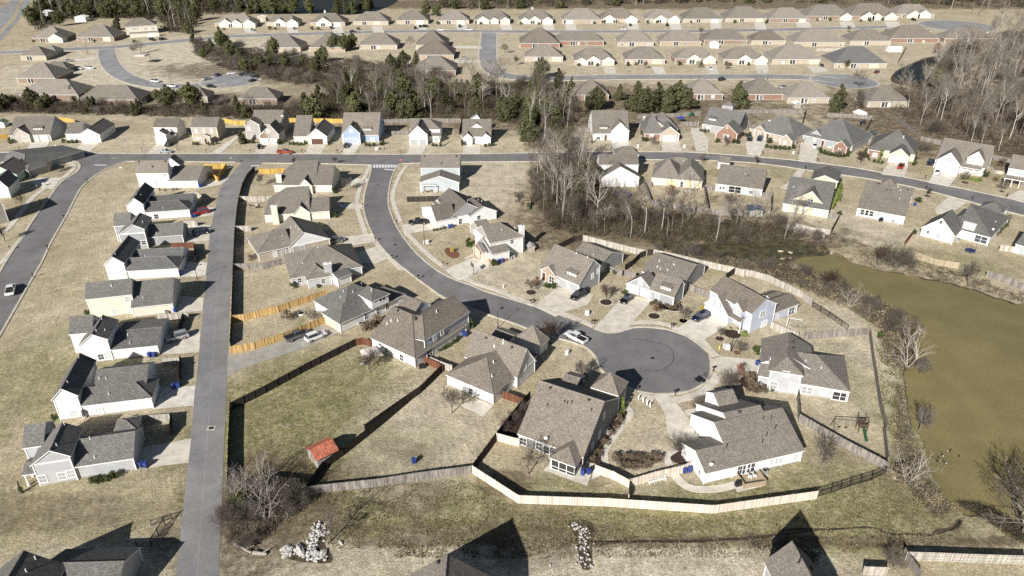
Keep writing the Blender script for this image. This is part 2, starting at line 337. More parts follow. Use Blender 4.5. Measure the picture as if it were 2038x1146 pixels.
class House:
    def __init__(s, cr, label, wall, roof='roof_taupe', ax=None, name='house', cat='house', group=None, trim='white_trim'):
        s.cr = cr; s.label = label; s.wall = wall; s.roof = roof; s.trim = trim; s.bl = []; s.wm = MB(); s.rm = MB(); s.pm = []; s.u = None; s.name = name; s.cat = cat; s.group = group
        if ax:
            a = GP(cr(ax[0]), ax[2] if len(ax) > 2 else 0); b = GP(cr(ax[1]), ax[2] if len(ax) > 2 else 0); d = b - a; d.z = 0; s.u = d.normalized()
        s.root = empty(name, (0, 0, 0), label, cat, group); s.walls = []; s.first = None; s.later = []
    def snap(s, d):
        if s.u is None: s.u = d.copy(); return d
        best = max((s.u, -s.u, Vector((-s.u.y, s.u.x, 0)), Vector((s.u.y, -s.u.x, 0))), key=lambda q: q.dot(d)); return best.copy()
    def E(s, A, B, z=2.6, p=.55, R=None, W=None, P=None, PA=None, Q=None, QA=None, C=None, ends='gg', **k):
        c = s.cr; a = GP(c(A), z); b = GP(c(B), z); d = b - a; d.z = 0; u = s.snap(d.normalized()); L = abs((b - a).dot(u)); v = Vector((-u.y, u.x, 0)); zf = z; zr = None; sa = None
        mid = (a + b) / 2; a = mid - u * (L / 2); b = mid + u * (L / 2); a.z = b.z = z
        if C: W = abs((GP(c(C), z) - a).dot(v))
        if (P or PA):
            dd = ray(c(P or PA)).normalized()
            if abs(dd.dot(u)) < .27: R = P or PA; P = PA = None; p = k.get('pf', .58)
        if P or PA:
            o = b if P else a; q = on_plane(c(P or PA), o, u); sa = max((q - o).dot(v), .5); zr = max(q.z, z + .2)
            if Q or QA:
                q2 = on_plane(c(Q or QA), o, u); W = max((q2 - o).dot(v), sa + .5); zf = min(q2.z, zr - .1)
            elif not W: W = 2 * sa
        elif R:
            # ridge pixel lies on the near slope z = z + p*s
            dd = ray(c(R)); t0 = CP - a; # find t: cz+t dz = z + p*((t0+t dd).v)
            t = (z + p * t0.dot(v) - CAM_H) / (dd.z - p * dd.dot(v)); q = CP + dd * t; sa = max((q - a).dot(v), .8); zr = z + p * sa
            if QA: q2 = on_plane(c(QA), a, u); W = max((q2 - a).dot(v), sa + .5); zf = min(q2.z, zr - .2)
            W = W or 2 * sa
        if k.get('zf') is not None: zf = k['zf']
        if sa is None: sa = W / 2
        if zr is None: zr = z + p * sa
        s.block(a, u, v, L, W, z, sa, zr, zf, ends, k)
        return s
    def Gb(s, A, B, P=None, R=None, L=6.0, z=None, F=None, p=.6, ends='gg', sym=False, **k):
        c = s.cr
        if F:
            # F: a pixel on the foot of the front wall
            f = GP(c(F)); dirn = GP(c(B)) - GP(c(A)); dirn.z = 0; u = s.snap(dirn.normalized()); v = Vector((-u.y, u.x, 0)); o = f - v * .25
            a = on_plane(c(A), o, v); b = on_plane(c(B), o, v)
        else:
            b = GP(c(B), z); a0 = GP(c(A), z); d = b - a0; d.z = 0; u = s.snap(d.normalized()); v = Vector((-u.y, u.x, 0)); a = on_plane(c(A), b, v)
            if not P: a.z = z
        w = (b - a).dot(u)
        if P:
            q = on_plane(c(P), b, v); sa = min(max((q - a).dot(u), w * .15), w * .85); zr = q.z
            if sym: m_ = (a.z + b.z) / 2; a.z = b.z = m_; sa = w / 2
        else: sa = w / 2; zr = z + p * sa
        za, zb = min(a.z, zr - .2), min(b.z, zr - .2)
        if R is not None:
            q = GP(c(R), zr); L = max((q - a).dot(v), 1.0)
            if 'h' == ends[0] and not P: pass
        # canonical frame: ridge runs along v
        o = Vector((a.x, a.y, 0))
        s.block(o, v, u, L, w, za, sa, zr, zb, ends, k); return s
    def block(s, o, U, V, L, W, z0, sa, zr, z1, ends, k):
        b = dict(o=Vector((o.x, o.y, 0)), U=U.copy(), V=V.copy(), L=L, W=W, z0=z0, sa=sa, zr=zr, z1=z1, ends=ends); b.update(k); s.bl.append(b)
        if s.first is None: s.first = b['o'] + U * (L / 2) + V * (W / 2); s.root.location = s.first
        b['dim'] = (round(L, 1), round(W, 1), round(z0, 1), round(zr, 1), round(z1, 1))
        p0 = (zr - z0) / sa; p1 = (zr - z1) / max(W - sa, .1); oh = k.get('oh', OH)
        q = lambda a, c, z: b['o'] + U * a + V * c + Vector((0, 0, z))
        h0 = min(sa, L / 2 if ends == 'hh' else L) if ends[0] == 'h' else 0; h1 = min(sa, L / 2 if ends == 'hh' else L) if ends[1] == 'h' else 0
        if 'hf' in k: h0 = h0 * k['hf']; h1 = h1 * k['hf']
        rm = s.rm; mat = k.get('roof', s.roof); T = Vector((0, 0, -TK))
        r0, r1 = q(h0, sa, zr), q(L - h1, sa, zr)
        c00, c10, c11, c01 = q(0, 0, z0), q(L, 0, z0), q(L, W, z1), q(0, W, z1)
        # slopes split for unequal eaves on hips
        rm.face([c00, c10, r1, r0], mat); rm.face([c11, c01, r0, r1], mat)
        rm.face([c00 + T, r0 + T, r1 + T, c10 + T], 'white_trim'); rm.face([c11 + T, r1 + T, r0 + T, c01 + T], 'white_trim')
        def edge(a, c): rm.face([a, c, c + T, a + T], s.trim)
        edge(c00, c10); edge(c11, c01)
        for e, (x0, x1, r) in enumerate(((c01, c00, r0), (c10, c11, r1))):
            if ends[e] == 'h': rm.face([x0, x1, r], mat); rm.face([x0 + T, r + T, x1 + T], 'white_trim'); edge(x0, x1)
            else: edge(x0, r); edge(r, x1)
        for c_, d_ in [(r0, r1)] + ([(c00, r0), (c01, r0)] if ends[0] == 'h' else []) + ([(c10, r1), (c11, r1)] if ends[1] == 'h' else []):
            if (d_ - c_).length > .4: rm.tube(c_, d_, .1, .1, 'ridge_cap', 4, False)
        if k.get('open'):
            zz = .0; mw = MB()
            for (x, y) in k.get('posts') or ((.3, .3), (L - .3, .3), (.3, W - .3), (L - .3, W - .3)):
                e0 = z0 + p0 * min(y, sa) - TK if y <= sa else z1 + p1 * (W - y) - TK
                s.later.append(('porch_post', b, x, y, e0))
            return
        # walls
        zb = k.get('zb', 0.0); wl = k.get('wall', s.wall); gm = k.get('gm', None); wm = s.wm; eo = .22
        ya, yb = oh, W - oh; ea, eb = z0 + p0 * oh - TK - .01, z1 + p1 * oh - TK - .01; xa, xb = (eo if ends[0] == 'g' else oh), L - (eo if ends[1] == 'g' else oh)
        if xb - xa < .3 or yb - ya < .3: return
        zt = zr - TK - .01; m_ = min(ea, eb)
        low = k.get('low'); lowh = k.get('lowh', .9)
        def wall(P, mat):
            wm.face(P, mat)
        for e, x in enumerate((xa, xb)):
            if ends[e] == 'g':
                wm.face([q(x, ya, zb), q(x, yb, zb), q(x, yb, m_), q(x, ya, m_)], wl)
                pts = [q(x, ya, m_), q(x, yb, m_), q(x, yb, eb), q(x, sa, zt), q(x, ya, ea)]
                wm.face(pts, gm or wl)
                if k.get('belt', gm is not None):
                    sgn = -1 if e == 0 else 1; wm.obox(b['o'], U, V, x + sgn * .0 - (.05 if e == 0 else 0), x + (.05 if e else 0), ya, yb, m_ - .12, m_ + .12, 'white_trim')
            else: wm.face([q(x, ya, zb), q(x, yb, zb), q(x, yb, m_), q(x, ya, m_)], wl)
        for y, e in ((ya, ea), (yb, eb)): wm.face([q(xa, y, zb), q(xb, y, zb), q(xb, y, e), q(xa, y, e)], wl)
        if zb == 0 and k.get('corners', True):
            for x in (xa, xb):
                for y, e in ((ya, ea), (yb, eb)):
                    wm.obox(b['o'], U, V, x - .07 if x == xa else x - .1, x + .1 if x == xa else x + .07, y - .07 if y == ya else y - .1, y + .1 if y == ya else y + .07, 0, e - .02, 'white_trim')
            if low: wm.obox(b['o'], U, V, xa - .06, xb + .06, ya - .06, yb + .06, 0, lowh, low)
            else: wm.obox(b['o'], U, V, xa - .04, xb + .04, ya - .04, yb + .04, 0, .22, 'worn_concrete')
        for (pa, pb, top0, n) in ((q(xa, ya, 0), q(xb, ya, 0), ea, -V), (q(xa, yb, 0), q(xb, yb, 0), eb, V), (q(xa, ya, 0), q(xa, yb, 0), zt, -U), (q(xb, ya, 0), q(xb, yb, 0), zt, U)):
            s.walls.append((pa, pb, top0, n.copy(), zb))
    def roofz(s, x, y):
        best = -1
        for b in s.bl:
            d = Vector((x, y, 0)) - b['o']; a = d.dot(b['U']); c = d.dot(b['V'])
            if 0 <= a <= b['L'] and 0 <= c <= b['W']:
                z = min(b['z0'] + (b['zr'] - b['z0']) * c / b['sa'], b['z1'] + (b['zr'] - b['z1']) * (b['W'] - c) / max(b['W'] - b['sa'], .1))
                sl = (b['zr'] - b['z0']) / b['sa']
                if b['ends'][0] == 'h': z = min(z, b['z0'] + sl * a)
                if b['ends'][1] == 'h': z = min(z, b['z0'] + sl * (b['L'] - a))
                best = max(best, z)
        return best
    def hit_roof(s, px):
        d = ray(s.cr(px)); z = 13.0
        while z > 0:
            q = CP + d * ((z - CAM_H) / d.z)
            if s.roofz(q.x, q.y) >= z: return q
            z -= .05
        return None
    def hit_wall(s, px):
        d = ray(s.cr(px)); best = None
        for pa, pb, top, n, zb in s.walls:
            dn = d.dot(n)
            if dn >= -1e-6: continue
            t = (pa - CP).dot(n) / dn; q = CP + d * t; e = (pb - pa); L = e.length; a = (q - pa).dot(e / L)
            if -.1 <= a <= L + .1 and max(zb, 0) - .1 <= q.z <= top + .1 and (best is None or t < best[0]): best = (t, q, n)
        return best
    def win(s, pts, w=.95, h=1.35, st='d', name='window'):
        for p in pts:
            r = s.hit_wall(p)
            if not r: print('MISSWIN', s.label, p); continue
            t, q, n = r; f, pm = window_meshes(w, h, st); rz = math.atan2(-n.x, n.y) + math.pi
            o = link(name, f, s.root, q - s.root.location, rz); o2 = link('pane', pm, o)
        return s
    def gar(s, pts, w=4.8, h=2.15, mat='garage_white'):
        for p in pts:
            r = s.hit_wall(p)
            if not r: print('MISSGAR', s.label, p); continue
            t, q, n = r; q = Vector((q.x, q.y, 0.03)); rz = math.atan2(-n.x, n.y) + math.pi; link('garage_door', garage_mesh(w, h, mat), s.root, q - s.root.location, rz)
        return s
    def recess(s, p, w):
        r = s.hit_wall(p)
        if r:
            t, q, n = r; m_ = MB(); m_.box(-w/2, -.03, .1, w/2, .02, 2.25, 'screen')  # flat dark panel: the shade of a set-back porch is put into its colour
            for x in (-w/2, 0, w/2): m_.box(x - .1, -.2, 0, x + .1, -.03, 2.3, 'white_trim')
            o = m_.build('porch', s.root); o.location = Vector((q.x, q.y, 0)) - s.root.location; o.rotation_euler = (0, 0, math.atan2(n.x, -n.y))
        return s
    def door(s, pts, mat='garage_brown', w=.95, h=2.1):
        for p in pts:
            r = s.hit_wall(p)
            if not r: continue
            t, q, n = r; m_ = MB(); m_.box(-w/2 - .1, -.06, 0, w/2 + .1, .02, h + .1, 'white_trim'); m_.box(-w/2, -.09, .02, w/2, -.05, h, mat); m_.box(w/2 - .12, -.13, 1, w/2 - .06, -.09, 1.1, 'chrome')
            o = m_.build('door', s.root); o.location = Vector((q.x, q.y, .1)) - s.root.location; o.rotation_euler = (0, 0, math.atan2(-n.x, n.y) + math.pi)
        return s
    def pipe(s, pts, h=.55, r=.07, mat='white_trim', name='vent_pipe'):
        for p in pts:
            q = s.hit_roof(p)
            if q is None: continue
            m_ = MB(); m_.tube((0, 0, -.3), (0, 0, h), r, r, mat, 6); m_.tube((0, 0, -.15), (0, 0, .1), r * 2.4, r * 1.3, mat, 6)
            m_.build(name, s.root).location = q - s.root.location
        return s
    def vent(s, pts):
        for p in pts:
            q = s.hit_roof(p)
            if q is None: continue
            m_ = MB(); m_.tube((0, 0, -.2), (0, 0, .22), .2, .2, 'dark_metal', 8); m_.tube((0, 0, .2), (0, 0, .36), .32, .2, 'dark_metal', 8)
            m_.build('roof_vent', s.root).location = q - s.root.location
        return s
    def chim(s, p, zt=6.0, w=1.1, d=.9, z=0.0, mat=None):
        q = GP(s.cr(p), z); u = s.u; v = Vector((-u.y, u.x, 0)); m_ = MB(); o = Vector((0, 0, 0))
        m_.obox(o, u, v, -w/2, w/2, 0, d, 0, zt, mat or s.wall); m_.obox(o, u, v, -w/2 - .1, w/2 + .1, -.1, d + .1, zt, zt + .18, 'white_trim'); m_.tube(u * 0 + v * d/2 + Vector((0, 0, zt + .1)), v * d/2 + Vector((0, 0, zt + .6)), .16, .16, 'galvanised', 8)
        q.z = 0; m_.build('chimney', s.root, fixn=True).location = q - s.root.location; return s
    def dish(s, p):
        q = s.hit_roof(p)
        if q is None: return s
        m_ = MB(); m_.tube((0, 0, -.2), (0, 0, .5), .03, .03, 'dark_metal', 5); m_.ball((0, -.1, .6), .38, .12, .38, 'utility_white', 10, 6); m_.build('satellite_dish', s.root).location = q - s.root.location; return s
    def shed_dormer(s, p0, p1, h=1.0, n=3):
        """front face spans pixels p0..p1 on the near slope of the roof"""
        a = s.hit_roof(p0); b = s.hit_roof(p1)
        if a is None or b is None: return s
        u = s.snap(Vector((b.x - a.x, b.y - a.y, 0)).normalized()); v = Vector((-u.y, u.x, 0)); L = (b - a).dot(u); z = (a.z + b.z) / 2 - .1; o = Vector((a.x, a.y, 0)); m_ = s.wm; D = 3.2
        m_.obox(o, u, v, 0, L, 0, D, z - .5, z + h, 'white_trim')
        q = lambda x, y, zz: o + u * x + v * y + Vector((0, 0, zz))
        s.rm.mesh8([q(-.25, -.3, z + h + .01), q(L + .25, -.3, z + h + .01), q(L + .25, D + .4, z + h + .75), q(-.25, D + .4, z + h + .75), q(-.25, -.3, z + h + .15), q(L + .25, -.3, z + h + .15), q(L + .25, D + .4, z + h + .9), q(-.25, D + .4, z + h + .9)], s.roof)
        for i in range(n):
            f, pm = window_meshes(.42, .42, 'd'); c = o + u * (L * (i + .5) / n) + Vector((0, 0, z + h * .55)); x = link('window', f, s.root, c - s.root.location, math.atan2(u.y, u.x)); link('pane', pm, x)
        return s
    def screen(s, bi=-1):
        """closes an open block with white framed dark screens"""
        b = s.bl[bi]; o, U, V, L, W = b['o'], b['U'], b['V'], b['L'], b['W']; m_ = MB(); z = b['z0'] - TK; i_ = .3
        off = s.root.location
        for (x0, y0, x1, y1) in ((i_, i_, L - i_, i_), (i_, i_, i_, W - i_), (L - i_, i_, L - i_, W - i_), (i_, W - i_, L - i_, W - i_)):
            n = max(1, round(math.hypot(x1 - x0, y1 - y0) / 1.4)); a = o + U * x0 + V * y0; c = o + U * x1 + V * y1; d = (c - a); ln = d.length; d.normalize(); e = Vector((-d.y, d.x, 0))
            for k in range(n + 1): m_.obox(a + d * (ln * k / n), d, e, -.06, .06, -.06, .06, 0, z, 'white_trim')
            m_.obox(a, d, e, 0, ln, -.05, .05, .7, .8, 'white_trim'); m_.obox(a, d, e, 0, ln, -.05, .05, z - .15, z, 'white_trim'); m_.obox(a, d, e, 0, ln, -.05, .05, 0, .15, 'white_trim'); m_.obox(a, d, e, .02, ln - .02, -.015, .015, .1, z - .1, 'screen')
        m_.build('porch_screen', s.root, off=off); return s
    def ac(s, *a): return s
    def done(s):
        off = s.root.location
        s.rm.build('roof', s.root, off=off, fixn=False)
        if s.wm.f: s.wm.build('walls', s.root, off=off)
        for nm, b, x, y, e0 in s.later:
            m_ = MB(); m_.box(-.1, -.1, 0, .1, .1, e0, 'white_trim'); m_.box(-.15, -.15, 0, .15, .15, .5, 'white_trim'); o = m_.build('porch_post', s.root); o.location = b['o'] + b['U'] * x + b['V'] * y - off; o.rotation_euler = (0, 0, math.atan2(b['U'].y, b['U'].x))
        import os
        if os.environ.get('HDBG'): print('HOUSE', s.label[:46], [b['dim'] for b in s.bl])
        return s.root
# ---------------------------------------------------------------- near houses (measured from the photograph)
def H(*a, **k): return House(*a, **k)
def far_gable(h, apex, left, right, za, ze, L, **k):
    a = GP(apex, za); l = GP(left, ze); r = GP(right, ze); u = (r - l); u.z = 0; W = u.length; u.normalize(); v = Vector((-u.y, u.x, 0)); o = l - v * L; h.u = u; h.block(o, v, u, L, W, ze, W / 2, za, ze, 'gg', k)
# --- west column along the alley
g_ = 'narrow houses between the lawn and the alley'
h = H(cA, 'pale grey house with board and batten gable, southmost by the alley', 'pale_siding', 'roof_grey', ax=((265, 550), (525, 510)), group=g_)
h.Gb((193, 425), (467, 357), P=(325, 320), R=(390, 135), F=(400, 530), gm='pale_batten').E((480, 432), (880, 372), z=2.7, P=(935, 187)).E((145, 305), (285, 290), z=4.9, PA=(160, 155))
h.E((135, 497), (240, 458), z=2.5, p=.3, W=4.5, open=True, posts=((.3, .3), (.3, 2.4), (2.6, .3)))
h.E((740, 210), (905, 185), z=2.4, p=.45, W=4.2, ends='hh')
h.win([(283, 507), (410, 487), (470, 472)], 1.1, 1.4, 'b').pipe([(375, 290), (425, 150), (625, 370), (595, 245)], .6); h.done()
h = H(cB, 'white house with tall plain gable and shaded dark roof, second from the south', 'white_brickish', 'roof_grey', ax=((465, 1055), (1165, 970)), group=g_)
h.Gb((385, 905), (595, 868), P=(462, 815), R=(585, 547), F=(470, 1053)).E((610, 948), (1155, 885), z=2.7, R=(1020, 765), p=.55, ends='gh').E((700, 850), (1118, 775), z=3.4, R=(1105, 632), p=.5)
h.win([(563, 1005), (628, 998), (758, 980)], 1.1, 1.4, 'b').pipe([(515, 770), (600, 583), (755, 740), (808, 742), (828, 860)], .5); h.done()
h = H(cB, 'white house with white board and batten gable facing the lawn and blue bins beside it', 'white_siding', 'roof_grey', ax=((835, 522), (1197, 487), 2.6), group=g_)
h.Gb((588, 497), (822, 440), P=(695, 402), R=(742, 257), F=(715, 612), gm='white_batten').E((835, 522), (1197, 487), z=2.6, P=(1235, 345)).E((522, 402), (700, 390), z=4.9, PA=(530, 268))
h.win([(768, 573)], 1.1, 1.3).win([(822, 563)], 1.2, 1.3, 'b').pipe([(775, 290), (733, 378), (800, 375), (972, 410), (988, 475)], .5); h.done()
h = H(cB, 'two storey cream house with plain long roof beside the alley', 'cream_siding', 'roof_grey', ax=((645, 138), (1003, 100), 5.2), group=g_)
h.E((645, 138), (1003, 100), z=5.2, PA=(650, 12)).E((995, 198), (1312, 172), z=2.6, P=(1365, -33))
h.win([(970, 135), (870, 230), (998, 222)], 1.0, 1.3, 'b').pipe([(848, 35), (1088, 125)], .5); h.done()
h = H(cC, 'white gabled house casting a triangular shadow on the grey one, middle of the alley column', 'white_siding', 'roof_slate', ax=((960, 915), (1355, 893), 2.6), group=g_)
h.Gb((785, 868), (945, 853), P=(848, 803), R=(912, 645), F=(835, 985)).E((960, 915), (1355, 893), z=2.6, R=(1245, 800), p=.55, ends='gh').E((1000, 850), (1385, 820), z=2.6, R=(1290, 737), p=.5)
h.pipe([(935, 668), (900, 718), (877, 790), (1028, 770), (1105, 802)], .5); h.done()
h = H(cC, 'grey house with batten gable and one dark square window beside the alley', 'grey_siding', 'roof_grey', ax=((1110, 660), (1388, 640), 2.6), group=g_)
h.Gb((893, 640), (1100, 595), P=(1005, 560), R=(1038, 472), F=(1060, 745), gm='pale_batten').E((1110, 660), (1388, 640), z=2.6, P=(1402, 543)).E((862, 570), (985, 570), z=4.9, PA=(867, 475))
h.win([(1045, 705)], 1.0, 1.5, 'b').win([(1093, 697)], 1.1, 1.2).pipe([(1085, 545), (1190, 632)], .6); h.done()
h = H(cC, 'white gabled house with red car behind it, second from the road in the alley column', 'white_siding', 'roof_slate', ax=((1100, 468), (1442, 445), 2.6), group=g_)
h.Gb((953, 418), (1092, 408), P=(1015, 358), R=(1062, 240), z=5.0).E((1100, 468), (1442, 445), z=2.6, R=(1355, 372), p=.55, ends='gh').E((1120, 425), (1465, 397), z=2.6, R=(1390, 328), p=.5)
h.win([(1188, 500)], 1.2, 1.5).pipe([(1070, 268), (1037, 335), (1073, 340), (1170, 345), (1240, 435)], .5); h.done()
h = H(cC, 'white two storey house with yellow fenced yard at the road corner', 'white_siding', 'roof_taupe', ax=((1028, 172), (1278, 170), 5.2), group=g_)
h.E((1028, 172), (1278, 170), z=5.2, PA=(1025, 75)).E((1270, 230), (1500, 228), z=2.6, P=(1548, 112)).Gb((1255, 110), (1370, 112), P=(1290, 52), z=4.6, L=4)
h.win([(1253, 185), (1185, 255), (1268, 255)], .9, 1.2, 'b').vent([(1057, 85), (1258, 82), (1160, 122)]); h.done()
h = H(cA, 'dark roofed house cut by the lower left corner of the photo', 'pale_siding', 'roof_grey', group=g_)
far_gable(h, (66, 1091), (-8, 1136), (133, 1124), 8.0, 4.6, 12)
l_, r_ = G(133, 1120, 4.9), G(247, 1117, 4.9); u_ = (r_ - l_); u_.z = 0; L_ = u_.length; u_.normalize(); v_ = Vector((-u_.y, u_.x, 0)); h.block(l_ - v_ * 4.5 - u_ * 3, u_, v_, L_ + 3, 9, 2.7, 4.5, 4.9, 2.7, 'gg', {})
h.pipe([(235, 1035), (175, 1120)], .6); h.done()
# --- far left group west of the west road
g_ = 'houses west of the curved road'
h = H(m1, 'house with long dark shaded roof at the road corner on the left edge', 'grey_siding', 'roof_slate', group=g_)
h.E((20, 690), (260, 760), z=2.6, R=(0, 530), p=.8, W=22, ends='gh')
h.E((240, 770), (620, 740), z=2.6, p=.5, R=(600, 640), ends='hg'); h.done()
h = H(m1, 'mint green gabled house on the left edge', 'mint_siding', 'roof_taupe', group=g_)
h.Gb((-200, 850), (190, 838), P=(-20, 740), z=2.8, L=10); h.win([(100, 880)], 1, 1.2); h.done()
h = H(m1, 'pale house cut by the left edge beside a bare tree', 'white_siding', 'roof_slate', group=g_)
h.Gb((-260, 1010), (95, 985), P=(-30, 880), z=3.4, L=9); h.done()
h = H(cC, 'dark roofed house below the pale one at the left edge', 'taupe_siding', 'roof_slate', group=g_)
h.Gb((-160, 480), (40, 430), P=(-40, 330), z=4.5, L=9); h.done()
# --- west side of the curving street
g_ = 'houses on the west side of the curving street'
h = H(cD, 'steep hipped house with white chimney, nearest the crosswalk on the west side', 'cream_siding', 'roof_brown', ax=((320, 262), (762, 262), 2.6), group=g_)
h.E((318, 258), (640, 262), z=2.6, R=(600, 74), p=.85, ends='hg').E((400, 262), (766, 262), z=2.62, R=(720, 108), p=.7, ends='hg').Gb((505, 275), (618, 270), P=(556, 215), z=2.7, L=5)
h.chim((378, 312), 5.6, 1.7); h.pipe([(598, 215)], .4); h.win([(350, 290)], 1, 1.2, 'b').win([(700, 285)], 1, 1, 'b'); h.done()
h = H(cD, 'steep hipped house with white chimney beside a yard of patio chairs', 'cream_siding', 'roof_brown', ax=((250, 492), (745, 458), 2.6), group=g_)
h.E((247, 490), (600, 468), z=2.6, R=(530, 272), p=.85, ends='hg').E((380, 482), (748, 458), z=2.62, R=(700, 350), p=.55, ends='hg').Gb((470, 490), (602, 470), P=(525, 418), z=2.7, L=5)
h.chim((345, 560), 5.6, 1.7); h.pipe([(573, 400)], .4); h.win([(290, 520)], 1, 1.2, 'b'); h.done()
h = H(cD, 'cream house with broad white batten gable facing south', 'beige_siding', 'roof_taupe', ax=((215, 852), (420, 806)), group=g_)
h.E((198, 780), (470, 725), z=2.6, R=(370, 590), p=.5, ends='hg').Gb((438, 735), (757, 668), P=(548, 617), R=(490, 483), F=(600, 765), gm='white_batten')
h.win([(333, 785), (400, 768), (456, 760), (543, 742)], 1.0, 1.5, 's').pipe([(493, 580), (455, 590), (515, 600), (390, 650)], .5); h.done()
h = H(cD, 'hip roofed house with tall pale chimney above a cluttered patio', 'pale_siding', 'roof_taupe', ax=((445, 975), (1000, 880), 2.6), group=g_)
h.E((447, 975), (1002, 880), z=2.6, R=(690, 724), p=.55, ends='hh').Gb((572, 988), (770, 950), z=2.55, p=.6, L=8, ends='hg')
h.chim((752, 1010), 5.4, 1.8); h.pipe([(545, 858), (660, 735)], .4); h.win([(520, 985)], .9, 1.1).win([(700, 990)], .9, 1.2); h.done()
h = H(cE, 'hip roofed house with dormer and tan garage door facing the alley driveway', 'white_siding', 'roof_grey', ax=((862, 325), (1365, 100), 2.6), group=g_)
h.E((862, 325), (1368, 98), z=2.6, C=(730, 232), p=.6, ends='hh').E((890, 285), (1250, 120), z=2.9, C=(716, 120), p=.62, ends='hh').Gb((1100, 125), (1248, 92), z=5.2, p=.5, L=5, ends='hg', zb=3)
h.E((845, -20), (960, -60), z=2.5, W=4, p=.4)
h.win([(1065, 265), (1155, 228), (1225, 190)], .9, 1.5).win([(1187, 132)], 1.7, .9).gar([(805, 330)], 4.8, 2.1, 'garage_cream').pipe([(870, 122), (893, 80), (965, 85), (1030, 25), (1105, 70)], .6); h.done()
h = H(cE, 'large two storey house with broad pale roof and screened corner porch', 'lilac_siding', 'roof_tan', ax=((1095, 430), (1435, 585), 2.6), group=g_)
h.E((1095, 430), (1435, 583), z=2.6, R=(1258, 186), p=.62, W=17, wall='white_siding', ends='gh').E((1515, 455), (1848, 226), z=4.9, R=(1750, 100), p=.62, W=12.5, zf=2.5, ends='hg').Gb((1415, 235), (1560, 175), z=5, p=.7, L=5)
h.win([(1170, 470), (1220, 520)], .8, 1.2).win([(1585, 425), (1640, 390)], .8, 1.1).win([(1548, 545)], 1.6, 1.4).win([(1335, 580)], 1.0, 1.6).pipe([(1225, 325), (1255, 300), (1305, 300), (1600, 235)], .6, .1).vent([(1307, 225), (1440, 285)]); h.done()
h = H(g3, 'pale roofed house with patio, screened porch and rust coloured fence', 'white_siding', 'roof_tan', ax=((85, 345), (400, 478), 2.6), group=g_)
h.Gb((85, 345), (400, 478), z=2.6, p=.5, R=(440, 157), ends='hg').E((225, 218), (540, 378), z=2.7, P=(620, 178), gm='white_batten').Gb((545, 150), (708, 160), z=2.7, p=1.0, L=3.5, ends='hh').E((380, 90), (505, 130), z=2.6, W=4, p=.3)
h.E((622, 265), (690, 225), z=2.2, W=2.5, p=.4)
h.win([(255, 455)], .9, 1.5).win([(607, 300)], .6, 1.1, 'b').pipe([(405, 160), (462, 140), (465, 130), (400, 268), (390, 358)], .6, .09).vent([(352, 110), (521, 170)]); h.done()
h = H(g3, 'charcoal sided house with one huge pale roof plane beside the cul-de-sac', 'dark_siding', 'roof_tan', ax=((555, 730), (985, 885), 2.6), group='houses round the cul-de-sac')
h.E((555, 730), (985, 888), z=2.6, P=(1125, 520), Q=(1230, 492), ends='gg').Gb((762, 885), (935, 950), z=2.5, p=.62, R=(935, 765), ends='hg', open=True, posts=((.3, .3),))
h.Gb((1030, 468), (1215, 486), z=5.1, p=1.0, L=5, ends='hh').E((835, 400), (935, 432), z=5.0, W=4.5, p=.35)
h.screen(1); h.win([(595, 780), (697, 812), (745, 835)], 1.1, 1.5).win([(1120, 610), (1090, 735), (1045, 810)], .7, 1.5, 'b').vent([(770, 435), (1022, 515)]).pipe([(862, 530), (880, 537), (910, 532), (752, 552), (1037, 585)], .7, .06, 'dark_metal').dish((742, 775)); h.done()
h = H(g5, 'large white house with stepped west gables beside the long pale fence', 'white_siding', 'roof_far', ax=((700, 510), (1322, 366), 2.6), group='houses round the cul-de-sac')
h.E((700, 510), (1100, 418), z=2.6, R=(650, 362), p=.5, W=8).E((880, 468), (1322, 366), z=2.61, R=(1205, 92), p=.5, QA=(642, 152)).E((960, 449), (1200, 393), z=2.62, R=(866, 118), p=.5, QA=(702, 92)).Gb((1030, 40), (1125, 45), P=(1070, 5), z=5.0, L=5) if False else h.E((700, 510), (1100, 418), z=2.6, R=(650, 362), p=.5, W=8).E((880, 468), (1322, 366), z=2.61, R=(1205, 92), p=.5).E((960, 449), (1200, 393), z=2.62, R=(866, 118), p=.5).E((785, 95), (915, 75), z=4.8, W=5, p=.6)
h.win([(1265, 405), (1175, 425), (1118, 437), (1140, 432)], .8, 1.1, 'b').win([(915, 485)], .9, 1.8).win([(955, 480), (985, 470)], 1.4, 2.0).win([(665, 500)], .5, .9).vent([(912, 128), (1062, 92)]).pipe([(832, 345), (1062, 170), (1110, 165), (1137, 225), (1082, 270), (1055, 315)], .7, .07, 'dark_metal').dish((735, 465)); h.done()
h = H(n3, 'pale blue two storey house with white double garages on the cul-de-sac', 'lilac_siding', 'roof_tan', ax=((295, 152), (640, 350), 5.0), group='houses round the cul-de-sac')
h.E((295, 152), (640, 350), z=5.0, P=(762, 226), Q=(852, 262)).Gb((248, 255), (450, 372), P=(362, 200), F=(440, 440), L=5).E((450, 368), (545, 415), z=2.8, W=3.2, p=.45, open=True, posts=((3.2, .3),)).Gb((478, 290), (565, 335), P=(522, 252), z=4.9, L=3, zb=3).E((820, 345), (1027, 262), z=2.6, R=(885, 200), p=.45).E((870, 290), (890, 200), z=2.7, W=5, p=.4)
h.gar([(303, 345), (395, 395)], 2.9, 2.3).win([(362, 262)], 1.0, 1.3, 's').win([(728, 345), (740, 425)], 1.6, 1.4, 'b').win([(835, 380)], 1.4, 1.5, 'b').win([(962, 322)], 1.8, 1.8).win([(522, 325)], 1.7, 1.4, 's').win([(600, 455)], .7, 1.2, 'b').door([(485, 440)], 'garage_white').vent([(570, 100), (685, 155), (748, 200)]); h.done()
